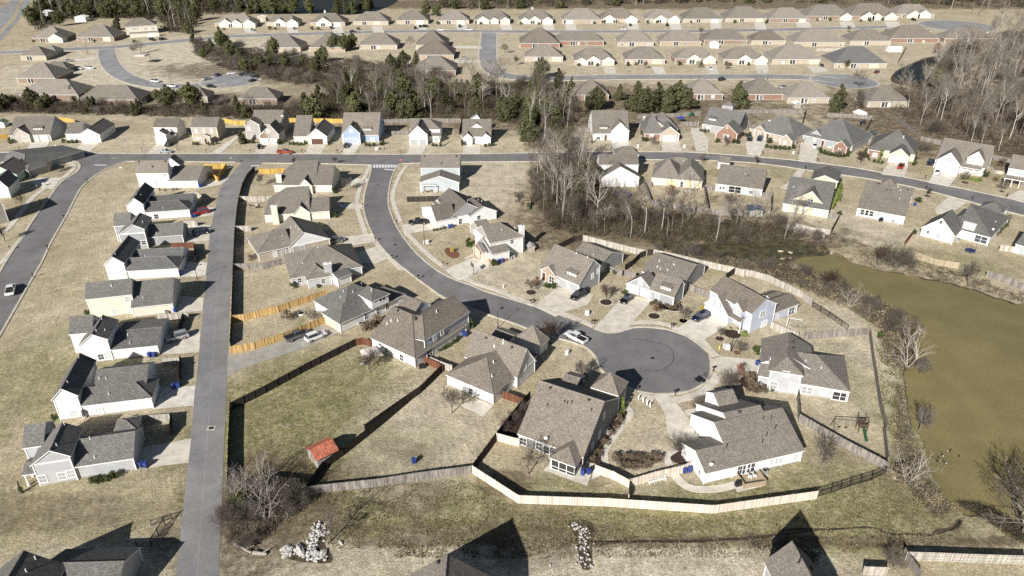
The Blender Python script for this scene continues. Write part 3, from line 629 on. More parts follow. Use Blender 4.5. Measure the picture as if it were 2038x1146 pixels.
h = H(n3, 'light grey house with hipped two storey tower and screened back porch east of the cul-de-sac', 'pale_siding', 'roof_far', ax=((1035, 915), (1440, 982), 2.6), group='houses round the cul-de-sac')
h.E((1000, 908), (1442, 983), z=2.6, C=(1412, 695), p=.5, ends='gh').Gb((780, 812), (1062, 852), z=4.9, p=.55, L=7, ends='hg').E((728, 548), (700, 740), z=3.9, R=(945, 655), p=.5, ends='gg').E((692, 858), (800, 862), z=2.7, W=5, p=.5)
h.win([(818, 925), (975, 945)], 1.3, 1.5, 'b').win([(1088, 968)], 1.9, 1.5, 'b').win([(1225, 980)], 1.1, 1.0, 'b').win([(1358, 1018)], 2.6, 1.8).win([(920, 835)], 1.2, 1.1, 'b').pipe([(1078, 738), (1205, 790), (790, 720)], .6, .06).vent([(970, 580), (975, 630)]); h.done()  # the widest dark window stands in for the screened back porch
h = H(g2, 'brick fronted house with three pane dormer and two grey garage doors', 'grey_siding', 'roof_taupe', ax=((438, 285), (735, 412), 2.7), group='houses round the cul-de-sac')
h.E((438, 287), (735, 414), z=2.7, P=(850, 215), Q=(905, 265)).Gb((440, 292), (573, 364), P=(500, 268), R=(590, 202), F=(570, 418), wall='tan_brick').E((640, 200), (903, 262), z=2.7, R=(1018, 170), p=.42)
h.shed_dormer((645, 322), (712, 348), .9, 3); h.gar([(612, 412), (692, 440)], 2.6, 2.2, 'garage_grey').win([(527, 368)], 1.5, 1.7).win([(837, 340), (880, 300), (910, 285)], .7, 1.4, 'b').door([(468, 350)]).pipe([(715, 170), (745, 172), (845, 180), (800, 200)], .45); h.done()
h = H(g2, 'grey and white house with twin white garage doors and mulch ring beds', 'grey_siding', 'roof_taupe', ax=((1090, 400), (1300, 468), 2.8), group='houses round the cul-de-sac')
h.E((1260, 448), (1463, 502), z=2.7, P=(1522, 370), Q=(1545, 405)).Gb((1088, 400), (1302, 468), P=(1205, 345), F=(1290, 520), R=(1268, 297)).E((1190, 320), (1550, 388), z=2.7, R=(1680, 268), p=.42)
h.shed_dormer((1355, 435), (1432, 452), .9, 3); h.gar([(1143, 470), (1242, 500)], 2.7, 2.2).win([(1202, 388)], .9, 1.3, 'b').win([(1330, 492)], .8, 1.1, 'b').pipe([(1330, 272), (1352, 290), (1345, 228), (1455, 255), (1408, 298)], .45, .09); h.done()
g_ = 'houses on the east side of the curving street'
h = H(n4, 'white house with grey batten gable behind a black pickup', 'white_siding', 'roof_brown', ax=((395, 668), (760, 595)), group=g_)
h.E((388, 575), (620, 530), z=2.7, PA=(330, 402), W=12).Gb((548, 545), (978, 465), P=(745, 366), R=(612, 180), F=(600, 625), gm='grey_batten').Gb((765, 445), (1088, 455), z=2.7, p=.5, L=12, ends='gh').E((430, 375), (560, 345), z=3.6, W=3, p=.5)
h.win([(665, 575)], 1.0, 1.7).win([(875, 530)], 1.0, 1.2).gar([(345, 600)], 4.6, 2.1).pipe([(750, 345), (640, 215), (870, 335), (570, 385), (910, 350)], .5); h.done()
h = H(n4, 'brick and grey two storey house with big chimney and stone base', 'white_brickish', 'roof_taupe', ax=((1030, 1010), (1400, 930)), group=g_)
h.Gb((846, 822), (1030, 955), P=(910, 757), R=(1085, 692), F=(1015, 1045), low='red_brick', gm='grey_siding', zb=0).E((1010, 838), (1385, 738), z=5.0, R=(1230, 562), p=.62, ends='gh', gm='taupe_siding').Gb((765, 632), (885, 690), P=(818, 575), F=(880, 790), L=4, wall='taupe_siding').Gb((803, 880), (918, 932), P=(850, 818), F=(915, 1030), L=1.4, wall='red_brick')
h.chim((1372, 925), 7.4, 1.3, 1.0).gar([(860, 965), (958, 1015)], 2.7, 2.2, 'garage_cream').win([(920, 835)], .9, 1.1, 'b').win([(825, 700)], 1.0, 1.3, 'b').win([(1252, 800)], .9, 1.3).pipe([(1138, 680), (1283, 655)], .6); h.done()
h = H(g1, 'sky blue two storey house with white pergola on its back patio', 'sky_siding', 'roof_taupe', ax=((138, 207), (440, 207), 5.2), group=g_)
h.E((138, 207), (440, 207), z=5.2, PA=(143, 108)).Gb((130, 318), (438, 318), P=(285, 268), R=(290, 218), F=(350, 385)); h.vent([(170, 120), (415, 120), (300, 172)]).pipe([(385, 255), (330, 240)], .3, .07, 'dark_metal'); h.done()
# --- south side of the upper road, backing on the creek
g_ = 'houses backing on to the creek'
h = H(g7, 'white two storey house with awning over its back door', 'white_siding', 'roof_taupe', ax=((135, 275), (455, 275), 5.2), group=g_)
h.E((135, 277), (458, 277), z=5.2, PA=(130, 192)).Gb((148, 386), (467, 380), P=(308, 292), R=(300, 252), F=(300, 460)).E((262, 195), (462, 198), z=5.2, R=(340, 127), p=.8, ends='hh')
h.door([(315, 440)], 'white_trim').win([(185, 415), (425, 415)], .6, .8, 'b').pipe([(297, 232), (190, 205)], .3, .07, 'dark_metal'); h.done()
h = H(g7, 'yellow hip roofed house with recessed back porch', 'butter_siding', 'roof_taupe', ax=((565, 452), (965, 487)), group=g_)
h.E((557, 383), (800, 400), z=2.7, R=(642, 218), p=.62, ends='hh').Gb((748, 408), (980, 414), z=2.7, p=.72, L=14, ends='hg').E((640, 300), (940, 320), z=2.8, R=(850, 222), p=.55, ends='hh')
h.win([(598, 418), (650, 420)], 1.3, 1.4, 'b').win([(917, 437)], 1.1, 1.0, 'b').win([(793, 437)], 1.9, 1.9).pipe([(820, 245), (888, 350), (595, 300)], .5); h.done()  # the square dark window stands in for the shaded hollow of the back porch
h = H(g7, 'pale blue house with a single flat looking gable roof and cluttered back patio', 'sky_siding', 'roof_taupe', ax=((1080, 500), (1450, 550)), group=g_)
h.E((1080, 434), (1468, 478), z=2.7, PA=(1104, 268)).E((1098, 262), (1200, 262), z=2.6, W=5, p=.6)
h.win([(1122, 466), (1147, 466)], .7, 1.0).win([(1370, 502)], 1.3, .9).win([(1238, 480)], 3.8, 2.0).pipe([(1322, 355), (1140, 272), (1228, 270)], .4).vent([(1352, 372), (1392, 428)]); h.done()  # the widest dark window stands in for the shaded back porch
h = H(g8, 'cream house with brick base and pair of dark attic windows', 'butter_siding', 'roof_grey', ax=((45, 590), (300, 632)), group=g_)
h.E((-5, 512), (322, 575), z=2.7, P=(368, 370)).Gb((-5, 517), (322, 573), P=(203, 432), F=(300, 610), L=6, low='red_brick').Gb((190, 350), (392, 364), P=(292, 318), z=5.4, R=(300, 246), zb=3)
h.win([(85, 557), (140, 570), (225, 582), (268, 590)], 1.2, 1.1, 'b').win([(178, 500), (198, 505)], .8, 1.3).door([(20, 560)], 'white_trim').chim((222, 412), 7.2, .9, .9, 5.5).pipe([(70, 402), (10, 350)], .4); h.done()
h = H(g8, 'pale blue house with plain long roof and covered back patio near the pond', 'lilac_siding', 'roof_taupe', ax=((522, 548), (868, 612), 2.7), group=g_)
h.E((522, 550), (868, 614), z=2.7, P=(952, 412)).Gb((690, 385), (800, 392), z=5.5, p=.6, L=3, ends='hh')
h.win([(575, 582), (610, 588)], 2.2, 1.7).win([(663, 598)], .9, 1.6, 'b').pipe([(832, 428), (825, 485), (815, 400)], .4).vent([(733, 425), (762, 428), (882, 422), (675, 380)]); h.done()  # the two wide dark windows stand in for the shade under the covered patio
h = H(g8, 'white house with broad white chimney and hedge along its side by the pond', 'white_siding', 'roof_grey', ax=((975, 752), (1195, 812)), group=g_)
h.Gb((978, 690), (1222, 752), P=(1130, 623), F=(1195, 810), L=9).E((1215, 700), (1482, 758), z=2.7, C=(1605, 610), p=.45, ends='gh').E((1180, 650), (1440, 690), z=2.9, R=(1260, 530), p=.5, ends='hh').Gb((1385, 555), (1560, 590), z=2.8, p=.6, L=7, ends='hh')
h.chim((1290, 775), 4.6, 3.0, 1.2); h.win([(1028, 723), (1120, 652)], .7, .9).win([(1100, 748), (1175, 770)], .9, 1.1, 'b').win([(1405, 775)], 3.0, 1.9).pipe([(1240, 580), (1508, 655), (1090, 605)], .6).dish((1487, 715)); h.done()
h = H(g8, 'slate roofed house cut by the right edge of the photo above the pond', 'sky_siding', 'roof_slate', ax=((1600, 910), (1712, 945)), group=g_)
h.E((1640, 812), (1900, 870), z=2.7, W=14, p=.5, ends='gg'); h.win([(1662, 860)], .7, 1.0, 'b'); h.done()
# --- bottom edge
h = H(n8, 'taupe roofed two storey house rising over the bottom edge near the brook', 'pale_siding', 'roof_taupe', group='houses cut by the bottom edge')
far_gable(h, (1570, 1086), (1520, 1117), (1612, 1110), 9.2, 5.6, 12); h.pipe([(515, 470)], .8, .1, 'dark_metal').vent([(600, 520)]); h.done()
h = H(cF, 'hipped roof peak showing at the bottom edge left of the white rocks', 'pale_siding', 'roof_taupe', group='houses cut by the bottom edge')
far_gable(h, (885, 1110), (800, 1152), (985, 1150), 10, 5.4, 14); h.vent([(1400, 1062)]); h.done()
# ---------------------------------------------------------------- row north of the through road, western half
g_ = 'houses along the north side of the through road'
h = H(m1, 'stone gabled house with three pane dormer at the west end of the through road', 'grey_siding', 'roof_brown', ax=((335, 465), (555, 460)), group=g_)
h.E((110, 390), (555, 388), z=2.7, R=(545, 172), p=.72).Gb((130, 410), (328, 385), P=(195, 310), F=(260, 475), L=5.5, wall='stone')
h.shed_dormer((378, 328), (478, 328), .8, 3); h.gar([(390, 440), (503, 440)], 2.6, 2.2).win([(275, 425)], 1.5, 1.5, 'b'); h.done()
h = H(m1, 'white fronted house with long slate coloured side wall, second from the west end', 'white_siding', 'roof_brown', ax=((920, 475), (1135, 470)), group=g_)
h.Gb((890, 385), (1125, 385), P=(985, 315), F=(1030, 475), L=15).E((725, 378), (900, 372), z=2.7, W=11, p=.55)
h.gar([(1020, 455)], 4.8, 2.2).win([(850, 415)], 1.5, 1.3, 'b'); h.done()
h = H(m1, 'small white cottage with gabled single garage beside the tan two storey house', 'white_siding', 'roof_brown', ax=((1760, 495), (1880, 495)), group=g_)
h.E((1720, 302), (1990, 302), z=4.8, p=.6, R=(1730, 198)).Gb((1735, 405), (1870, 385), P=(1790, 340), F=(1820, 495), L=4).E((1860, 385), (1985, 385), z=2.6, W=3, p=.35, open=True, posts=((2.6, .3),))
h.gar([(1820, 480)], 2.9, 2.1).win([(1890, 335), (1928, 335)], .7, 1.3); h.done()
h = H(m2, 'tan two storey house with small porch gable and three upper windows', 'beige_siding', 'roof_taupe', ax=((255, 525), (540, 525)), group=g_)
h.E((215, 362), (517, 360), z=5.2, R=(230, 242), p=.6).Gb((325, 465), (440, 465), P=(385, 440), z=2.9, L=1.6)
h.win([(285, 400), (372, 398), (457, 398), (305, 495), (478, 490)], .95, 1.4, 's').door([(395, 515)]); h.done()
h = H(m2, 'grey siding and brick house with several steep front gables beside an evergreen', 'taupe_siding', 'roof_taupe', ax=((990, 548), (1205, 548)), group=g_)
h.E((900, 330), (1250, 320), z=5.0, R=(960, 162), p=.75).Gb((985, 455), (1218, 440), P=(1115, 330), F=(1100, 548), L=8).Gb((825, 345), (1000, 330), P=(900, 275), F=(930, 490), L=5).Gb((990, 460), (1110, 460), P=(1045, 405), F=(1060, 550), L=1.4, wall='brown_brick')
h.gar([(1060, 535), (1165, 535)], 2.6, 2.2).win([(882, 372), (1095, 400), (925, 460)], 1.0, 1.3, 'b'); h.chim((1285, 440), 7.5, .9); h.done()
h = H(m2, 'white house with brown garage door and stepped front gables', 'cream_siding', 'roof_brown', ax=((1545, 548), (1750, 548)), group=g_)
h.Gb((1530, 460), (1762, 462), P=(1635, 372), F=(1650, 550), L=14).E((1375, 462), (1560, 460), z=2.7, R=(1590, 222), p=.7, W=10).Gb((1440, 385), (1600, 380), P=(1520, 322), z=4.0, L=4)
h.gar([(1652, 530)], 4.4, 2.2, 'garage_brown').win([(1455, 495)], 1.4, 1.3, 'b').chim((1425, 430), 5.5, .8, 1, 2); h.done()
h = H(m3, 'blue sided house with tall plain roof and blue garage door', 'blue_siding', 'roof_taupe', ax=((130, 492), (285, 492)), group=g_)
h.E((105, 390), (470, 412), z=2.8, R=(130, 172), p=.8).Gb((105, 390), (290, 385), P=(190, 298), F=(200, 492), L=6)
h.shed_dormer((322, 350), (402, 352), .8, 3); h.gar([(207, 480)], 4.8, 2.2, 'garage_blue').win([(198, 360)], .9, 1.3, 'b').win([(415, 445)], 1.6, 1.3, 'b').door([(325, 480)]); h.done()
h = H(m3, 'white gabled house with shuttered attic window and twin pale garage doors', 'white_siding', 'roof_taupe', ax=((790, 500), (965, 500)), group=g_)
h.Gb((778, 400), (975, 398), P=(872, 305), F=(880, 500), L=10).E((790, 345), (1105, 340), z=4.2, R=(1000, 232), p=.6, ends='gh').E((965, 412), (1108, 412), z=2.6, W=4, p=.4)
h.gar([(838, 490), (925, 490)], 2.6, 2.2, 'garage_grey').win([(875, 370)], 1.3, 1.1, 's').win([(1060, 445)], 1.4, 1.2, 'b'); h.done()
h = H(m3, 'white house with centred dormer and twin small front gables, last before the woods', 'white_siding', 'roof_taupe', ax=((1345, 497), (1510, 497)), group=g_)
h.E((1320, 420), (1620, 415), z=2.8, R=(1330, 238), p=.72).Gb((1325, 432), (1432, 430), P=(1380, 385), z=2.9, L=4).Gb((1512, 430), (1618, 428), P=(1562, 385), z=2.9, L=4).Gb((1415, 325), (1530, 325), P=(1470, 282), z=5.4, L=5, zb=3).Gb((1400, 240), (1510, 240), P=(1475, 195), z=6.2, L=3, zb=3)
h.gar([(1388, 478), (1470, 478)], 2.5, 2.2).win([(1442, 352), (1470, 352), (1500, 352)], .5, 1.0, 'b'); h.done()
# ---------------------------------------------------------------- row north of the through road, eastern half
h = H(m4, 'white house with low three pane dormer and twin garage doors, first east of the woods', 'white_siding', 'roof_taupe', ax=((310, 412), (455, 412)), group=g_)
h.E((135, 347), (465, 340), z=2.8, PA=(128, 133), R=None, pf=.72).Gb((300, 322), (468, 322), P=(385, 240), F=(380, 412), L=6)
h.shed_dormer((198, 298), (268, 298), .8, 3); h.gar([(348, 400), (415, 400)], 2.5, 2.2).win([(380, 300)], .8, 1.1, 'b').win([(185, 385)], 1.4, 1.1).door([(250, 385)]); h.done()
h = H(m4, 'beige fronted brick house with a single wide garage door', 'beige_siding', 'roof_grey', ax=((740, 408), (905, 410)), group=g_)
h.Gb((738, 345), (922, 350), P=(836, 280), F=(825, 410), L=9).E((598, 345), (770, 345), z=2.7, R=(760, 150), p=.75, ends='hh', wall='red_brick').E((640, 300), (905, 300), z=2.8, R=(790, 150), p=.85, ends='hh').Gb((668, 285), (783, 283), P=(732, 238), z=4.2, L=4, zb=2)
h.gar([(825, 398)], 4.8, 2.2).win([(732, 260)], .5, .7).win([(665, 365)], 1.4, 1.1, 'b'); h.chim((590, 320), 5.6, 1.1); h.done()
h = H(m4, 'grey house with brick garage gable, porch and flat three pane dormer', 'grey_siding', 'roof_grey', ax=((1245, 395), (1430, 425)), group=g_)
h.E((1112, 262), (1450, 300), z=3.0, R=(1130, 92), p=.65).Gb((1238, 345), (1442, 352), P=(1350, 258), F=(1340, 410), L=8, wall='red_brick').Gb((1300, 90), (1400, 104), z=5.6, p=.7, L=4, ends='hh')
h.shed_dormer((1180, 222), (1245, 228), .9, 3); h.win([(1180, 295)], 1.6, 1.0, 'b').win([(1335, 370)], 2.0, 1.5, 'b').win([(1345, 290)], .5, .7); h.done()
h = H(m4, 'brick and cream house with broad hip roof and rounded hedge', 'beige_siding', 'roof_grey', ax=((1590, 370), (1880, 440)), group=g_)
h.E((1560, 290), (1940, 395), z=2.8, R=(1730, 150), p=.68, ends='hh').Gb((1590, 300), (1695, 330), P=(1645, 268), z=2.8, L=5, wall='tan_brick').Gb((1815, 395), (1935, 415), P=(1880, 350), z=2.8, L=4)
h.win([(1637, 345)], .9, 1.3, 'b').win([(1775, 412), (1865, 425)], .9, 1.1, 'b').door([(1715, 345)]).chim((1722, 262), 6.0, .8, .8, 4.5).pipe([(1605, 215)], .4); h.done()
h = H(m5, 'hip roofed house with tiny white dormer and brick gable behind a long hedge', 'grey_siding', 'roof_slate', ax=((110, 410), (470, 490)), group=g_)
h.E((105, 335), (495, 460), z=2.8, R=(300, 180), p=.68, ends='hh').Gb((130, 350), (258, 378), P=(203, 308), z=2.9, L=5).Gb((345, 445), (475, 465), P=(423, 400), z=2.8, L=4, wall='red_brick').Gb((265, 300), (315, 308), P=(290, 268), z=5.0, L=2, zb=3)
h.win([(183, 395), (403, 485)], .9, 1.2, 'b').win([(318, 465)], .9, 1.0, 'b').door([(260, 400)]); h.done()
h = H(m5, 'house with tan garage gable and red pickup on its drive', 'butter_siding', 'roof_grey', ax=((660, 550), (1020, 605)), group=g_)
h.E((655, 470), (1085, 520), z=2.8, R=(920, 300), p=.7, ends='hh').Gb((840, 520), (1025, 548), P=(950, 470), F=(925, 602), L=7)
h.E((655, 475), (800, 500), z=2.75, W=8, p=.55, ends='hg', wall='red_brick')
h.gar([(878, 590), (965, 600)], 2.5, 2.2).win([(718, 525)], 1.4, 1.2, 'b').pipe([(970, 375)], .9, .12); h.done()
h = H(m5, 'bright white two storey house with dormers near the east edge', 'white_siding', 'roof_taupe', ax=((1255, 670), (1440, 705)), group=g_)
h.E((1255, 560), (1690, 655), z=3.0, R=(1360, 378), p=.72).Gb((1262, 570), (1475, 620), P=(1392, 505), F=(1340, 690), L=8).Gb((1530, 550), (1690, 590), P=(1637, 495), z=5.0, L=5, zb=2).E((1470, 628), (1660, 660), z=2.6, W=3, p=.35, open=True, posts=((.4, .3), (2.2, .3), (4.2, .3)))
h.win([(1378, 565), (1607, 580)], 1.1, 1.3, 's').gar([(1340, 680)], 5.0, 2.2).win([(1545, 690), (1595, 700)], 1.1, 1.5, 'b'); h.done()
h = H(m5, 'white porch fronted house cut by the right edge', 'sky_siding', 'roof_taupe', ax=((1860, 800), (2030, 830)), group=g_)
h.E((1900, 640), (2250, 700), z=3.2, W=11, p=.6).E((1865, 725), (2040, 765), z=2.6, W=3.2, p=.4, open=True, posts=((.3, .3), (2.4, .3), (4.6, .3)))
h.gar([(2030, 800)], 3, 2.2); h.done()
# ---------------------------------------------------------------- far rows of ranch houses
ORD = ['first', 'second', 'third', 'fourth', 'fifth', 'sixth', 'seventh', 'eighth', 'ninth', 'tenth', 'eleventh', 'twelfth', 'thirteenth', 'fourteenth', 'fifteenth', 'sixteenth', 'seventeenth', 'eighteenth', 'nineteenth', 'twentieth']
WALLS = ['beige_siding', 'brown_brick', 'tan_brick', 'beige_siding', 'tan_brick']
def ranch(cr, x0, x1, ye, rx, ry, label, group, gables=(), garage=None, wall=None, roof=None, wins=(), tilt=0, z=2.7, chim=None, porch=None, pm='cream_siding'):
    """x0..x1: near eave ends in crop pixels at height ye; (rx, ry): left end of the ridge"""
    wall = wall or R.choice(WALLS); h = House(cr, label, wall, roof or R.choice(['roof_taupe', 'roof_far', 'roof_tan', 'roof_far']), group=group)
    h.E((x0, ye), (x1, ye + tilt), z=z, R=(rx, ry), p=.68, ends='hh')
    b = h.bl[0]
    if b['W'] > 22: b['W'] = 22
    for gx, gw in gables:
        yy = ye + tilt * (gx - x0) / (x1 - x0)
        h.Gb((gx - gw / 2, yy + 5), (gx + gw / 2, yy + 5 + tilt * gw / (x1 - x0)), z=z - .05, p=.62, L=6, wall=pm, oh=.3)
    if garage: h.gar([(garage, ye + tilt * (garage - x0) / (x1 - x0) + 30)], 4.6, 2.15, R.choice(['garage_white', 'garage_cream']))
    gx_ = garage or (x0 + x1) / 2 + (x1 - x0) * .3; px_ = (x0 * .52 + gx_ * .48); h.recess((px_, ye + tilt * .5 + 26), 3.2)
    for w_ in wins: h.win([(w_, ye + tilt * (w_ - x0) / (x1 - x0) + 25)], 1.3, 1.3, R.choice('bd'))
    if chim: h.chim(chim, 5.6, 1.0, .9, 4.0, 'white_siding')
    h.done(); return h
def row(cr, items, place, group):
    for i, it in enumerate(items):
        k = dict(it[5]) if len(it) > 5 else {}
        look = 'gabled' if k.get('gables') else 'hip roofed'
        ranch(cr, *it[:5], '%s house, %s from the left in %s' % (look, ORD[i], place), group, **k)
ga = lambda *a: dict(gables=a)
row(t2, [(235, 640, 235, 330, 145, dict(gables=((350, 140), (455, 120), (585, 130)), garage=585)),
    (760, 1085, 225, 850, 145, dict(gables=((900, 130), (1025, 120)), garage=1020)),
    (1210, 1560, 225, 1290, 130, dict(gables=((1345, 160),), garage=1480, chim=(1358, 130))),
    (1640, 2000, 215, 1760, 115, dict(gables=(), garage=1885))], 'the far street left of the field', 'far ranch houses along the northern street')
row(t3, [(145, 470, 205, 250, 100, dict(garage=385)), (565, 885, 205, 680, 100, dict(garage=800, wins=(600,))),
    (935, 1305, 200, 1040, 98, dict(gables=((1025, 130), (1250, 100), (1140, 90)), garage=1250, wins=(1010,))), (1385, 1740, 200, 1490, 95, dict(gables=((1450, 90), (1550, 130), (1680, 110)), garage=1680, chim=(1525, 100))),
    (1825, 2230, 200, 1950, 82, dict(garage=1905, wins=(2130,)))], 'the northern row under the dark tree line', 'far ranch houses along the northern street')
row(t4, [(275, 650, 190, 370, 80, dict(gables=((370, 140), (595, 130)), garage=600, wall='beige_siding')), (735, 1085, 190, 820, 92, dict(gables=((890, 130), (1030, 120)), garage=1030)),
    (1120, 1520, 190, 1230, 75, dict(garage=1440, wins=(1210,))), (1550, 1970, 185, 1680, 62, dict(garage=1890, wins=(1640,), chim=(1660, 90)))], 'the northern row right of centre', 'far ranch houses along the northern street')
row(t5, [(45, 355, 145, 130, 58, dict(garage=300, wins=(140,), wall='brown_brick')), (330, 690, 125, 430, 35, dict(gables=((650, 90),), garage=645, wins=(440,))), (665, 1060, 125, 790, 25, dict(gables=((820, 110), (1000, 100), (890, 80)), garage=1000, wall='brown_brick')),
    (1030, 1340, 110, 1130, 30, dict(gables=((1180, 100), (1260, 110)), garage=1180))], 'the northern row at its east end', 'far ranch houses along the northern street')
row(t4, [(-200, 320, 415, 100, 325, dict(wins=(60, 140), wall='red_brick')), (455, 825, 425, 560, 305, dict(wins=(500, 770), wall='beige_siding')), (885, 1305, 420, 990, 305, dict(wins=(1140,), wall='tan_brick')), (1330, 1775, 405, 1500, 290, dict(wins=(1450, 1730), chim=(1617, 360), wall='brown_brick')),
    (1815, 2160, 410, 1900, 310, dict(wins=(2000,), wall='beige_siding'))], 'the second row from the north', 'far ranch houses backing the middle street')
row(t5, [(240, 640, 330, 340, 225, dict(wins=(600,), wall='beige_siding')), (680, 1000, 320, 790, 225, dict(wins=(780,), wall='beige_siding')), (995, 1380, 300, 1110, 195, dict(wins=(1170, 1250), wall='red_brick', chim=(1297, 270))), (1420, 1830, 300, 1530, 225, dict(wins=(1600, 1690), wall='brown_brick', chim=(1748, 275)))],
    'the second row near the loop road', 'far ranch houses backing the middle street')
row(t3, [(1395, 1805, 440, 1500, 285, dict(wins=(1580, 1700), wall='red_brick')), (1450, 1840, 575, 1570, 460, dict(garage=1770, gables=(), wins=(1560,)))], 'the corner pair east of the side street', 'ranch houses on the side street corner')
row(t4, [(15, 430, 610, 120, 475, dict(gables=((210, 150), (90, 100), (360, 130)), garage=365)), (530, 940, 600, 640, 470, dict(garage=850, wins=(590,))), (1035, 1450, 595, 1130, 480, dict(gables=((1230, 150), (1390, 130)), garage=1395)), (1530, 1960, 600, 1650, 475, dict(gables=((1745, 150), (1915, 130)), garage=1910))],
    'the third row facing the pond street', 'ranch houses facing the pond street')
row(t5, [(70, 445, 465, 190, 345, dict(garage=390, wins=(155,))), (555, 970, 495, 660, 360, dict(wins=(590, 730), gables=(), wall='beige_siding', roof='roof_slate', garage=860))], 'the third row left of the dark pond', 'ranch houses facing the pond street')
row(t4, [(20, 370, 960, 130, 800, dict(wall='brown_brick')), (1150, 1530, 955, 1290, 790, dict(wins=(1310, 1420), wall='brown_brick')), (1740, 2140, 955, 1860, 790, dict(wins=(1900,), chim=(1935, 890), wall='red_brick'))], 'the row south of the pond street', 'ranch houses south of the pond street')
row(t5, [(190, 520, 765, 290, 640, dict(wins=(325, 390), wall='beige_siding')), (820, 1150, 795, 930, 680, dict(wins=(980,), wall='beige_siding', roof='roof_taupe'))], 'the short row west of the bare woods', 'ranch houses south of the pond street')
row(t2, [(695, 1110, 480, 830, 350, dict(wins=(740,), wall='beige_siding')), (1190, 1560, 480, 1380, 320, dict()), (1700, 2090, 455, 1850, 330, dict(wins=(1900,), wall='beige_siding'))], 'the row above the central woods', 'ranch houses above the central woods')
row(t3, [(340, 660, 455, 470, 300, dict()), (335, 730, 555, 500, 405, dict()), (320, 750, 715, 500, 560, dict(wins=(450,), wall='red_brick'))], 'the stacked column left of the side street', 'ranch houses left of the side street')
row(t1, [(320, 630, 385, 430, 265, dict(gables=((555, 150),), garage=560, wall='brown_brick')), (770, 1150, 375, 900, 250, dict(garage=1085, wins=(840,), wall='brown_brick'))], 'the group nearest the utility poles', 'ranch houses round the village green')
h = H(t1, 'two storey pale house with shuttered windows above the village green', 'cream_siding', 'roof_tan', group='ranch houses round the village green')
h.E((1260, 270), (1590, 250), z=5.4, R=(1380, 180), p=.55, ends='hh').E((1310, 335), (1610, 330), z=2.8, W=3, p=.4); h.win([(1355, 290), (1380, 290), (1475, 290), (1550, 285)], .9, 1.3, 's').gar([(1545, 370)], 4.6, 2.1); h.done()
row(t1, [(200, 460, 565, 320, 465, dict(wall='beige_siding')), (160, 560, 790, 300, 630, dict(wall='brown_brick')), (190, 790, 960, 480, 800, dict(wall='brown_brick')), (780, 1400, 1010, 1000, 860, dict(wall='brown_brick'))], 'the group west of the loop street', 'ranch houses round the village green')
row(t1, [(430, 680, 690, 520, 620, dict(garage=620)), (400, 570, 520, 450, 455, dict()), (1840, 2100, 980, 1900, 880, dict())], 'the low wings beside the loop street', 'ranch houses round the village green')
row(t2, [(470, 870, 1000, 620, 880, dict(wall='brown_brick')), (640, 850, 1150, 700, 1115, dict(wall='grey_siding'))], 'the pair south of the turning circle', 'ranch houses round the village green')
# ---------------------------------------------------------------- ground, grass colour zones, water
# zones: (px, py, radius across m, radius away m, rotation deg, strength)
GZ = [(565, 860, 17, 24, 10, 1), (660, 770, 14, 14, 0, .75), (700, 935, 17, 8, 22, 1), (770, 900, 9, 7, 20, 1), (560, 930, 14, 10, 0, .8), (980, 1000, 30, 5, 0, .5), (760, 1030, 22, 12, 0, .9), (1100, 1020, 34, 8, 0, .8), (1500, 1030, 34, 9, 0, .95), (1700, 1000, 22, 10, 0, .8), (1760, 800, 5.5, 24, 8, .8), (1775, 660, 5, 10, 0, .4),
      (1290, 480, 30, 10, 0, .5), (1350, 520, 36, 7, -12, .6), (1190, 350, 14, 26, 0, .7), (452, 940, 2.2, 50, 0, .8), (1880, 520, 18, 6, -20, .6), (1560, 345, 6, 7, 0, .6), (1430, 345, 4, 5, 0, .8), (100, 1000, 20, 7, 0, .4), (110, 730, 14, 20, 0, .7), (120, 1020, 16, 10, 0, .4), (170, 560, 10, 8, 0, .3), (1640, 960, 22, 10, 0, .4), (1250, 1080, 30, 6, 0, .5), (1960, 330, 30, 16, 0, .4)]
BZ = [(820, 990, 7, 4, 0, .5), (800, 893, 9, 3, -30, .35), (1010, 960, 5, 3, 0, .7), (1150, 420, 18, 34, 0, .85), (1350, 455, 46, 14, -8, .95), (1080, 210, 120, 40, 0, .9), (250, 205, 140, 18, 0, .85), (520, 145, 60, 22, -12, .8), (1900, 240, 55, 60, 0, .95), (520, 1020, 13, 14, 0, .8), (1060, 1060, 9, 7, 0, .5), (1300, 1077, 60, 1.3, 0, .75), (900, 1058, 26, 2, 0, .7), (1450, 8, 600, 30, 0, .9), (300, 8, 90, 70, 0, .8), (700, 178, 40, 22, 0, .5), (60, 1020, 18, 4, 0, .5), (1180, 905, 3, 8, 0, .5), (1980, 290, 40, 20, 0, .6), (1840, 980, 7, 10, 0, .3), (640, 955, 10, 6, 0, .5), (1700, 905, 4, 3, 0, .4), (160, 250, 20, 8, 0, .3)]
PALE = [(250, 480, 12, 55, 12, .25), (830, 870, 12, 16, 0, .5), (1250, 880, 9, 12, 0, .45), (950, 360, 20, 26, 0, .6), (1720, 700, 6, 20, 0, .6), (620, 1110, 40, 4, 0, .7), (330, 130, 80, 90, 0, .95), (1400, 120, 400, 160, 0, .35), (1650, 720, 14, 20, 0, .4), (500, 285, 200, 14, 0, .35), (1250, 1115, 30, 4, 0, .8), (1700, 450, 16, 14, 0, .6), (1000, 560, 14, 16, 0, .5), (1500, 440, 40, 12, 0, .2)]
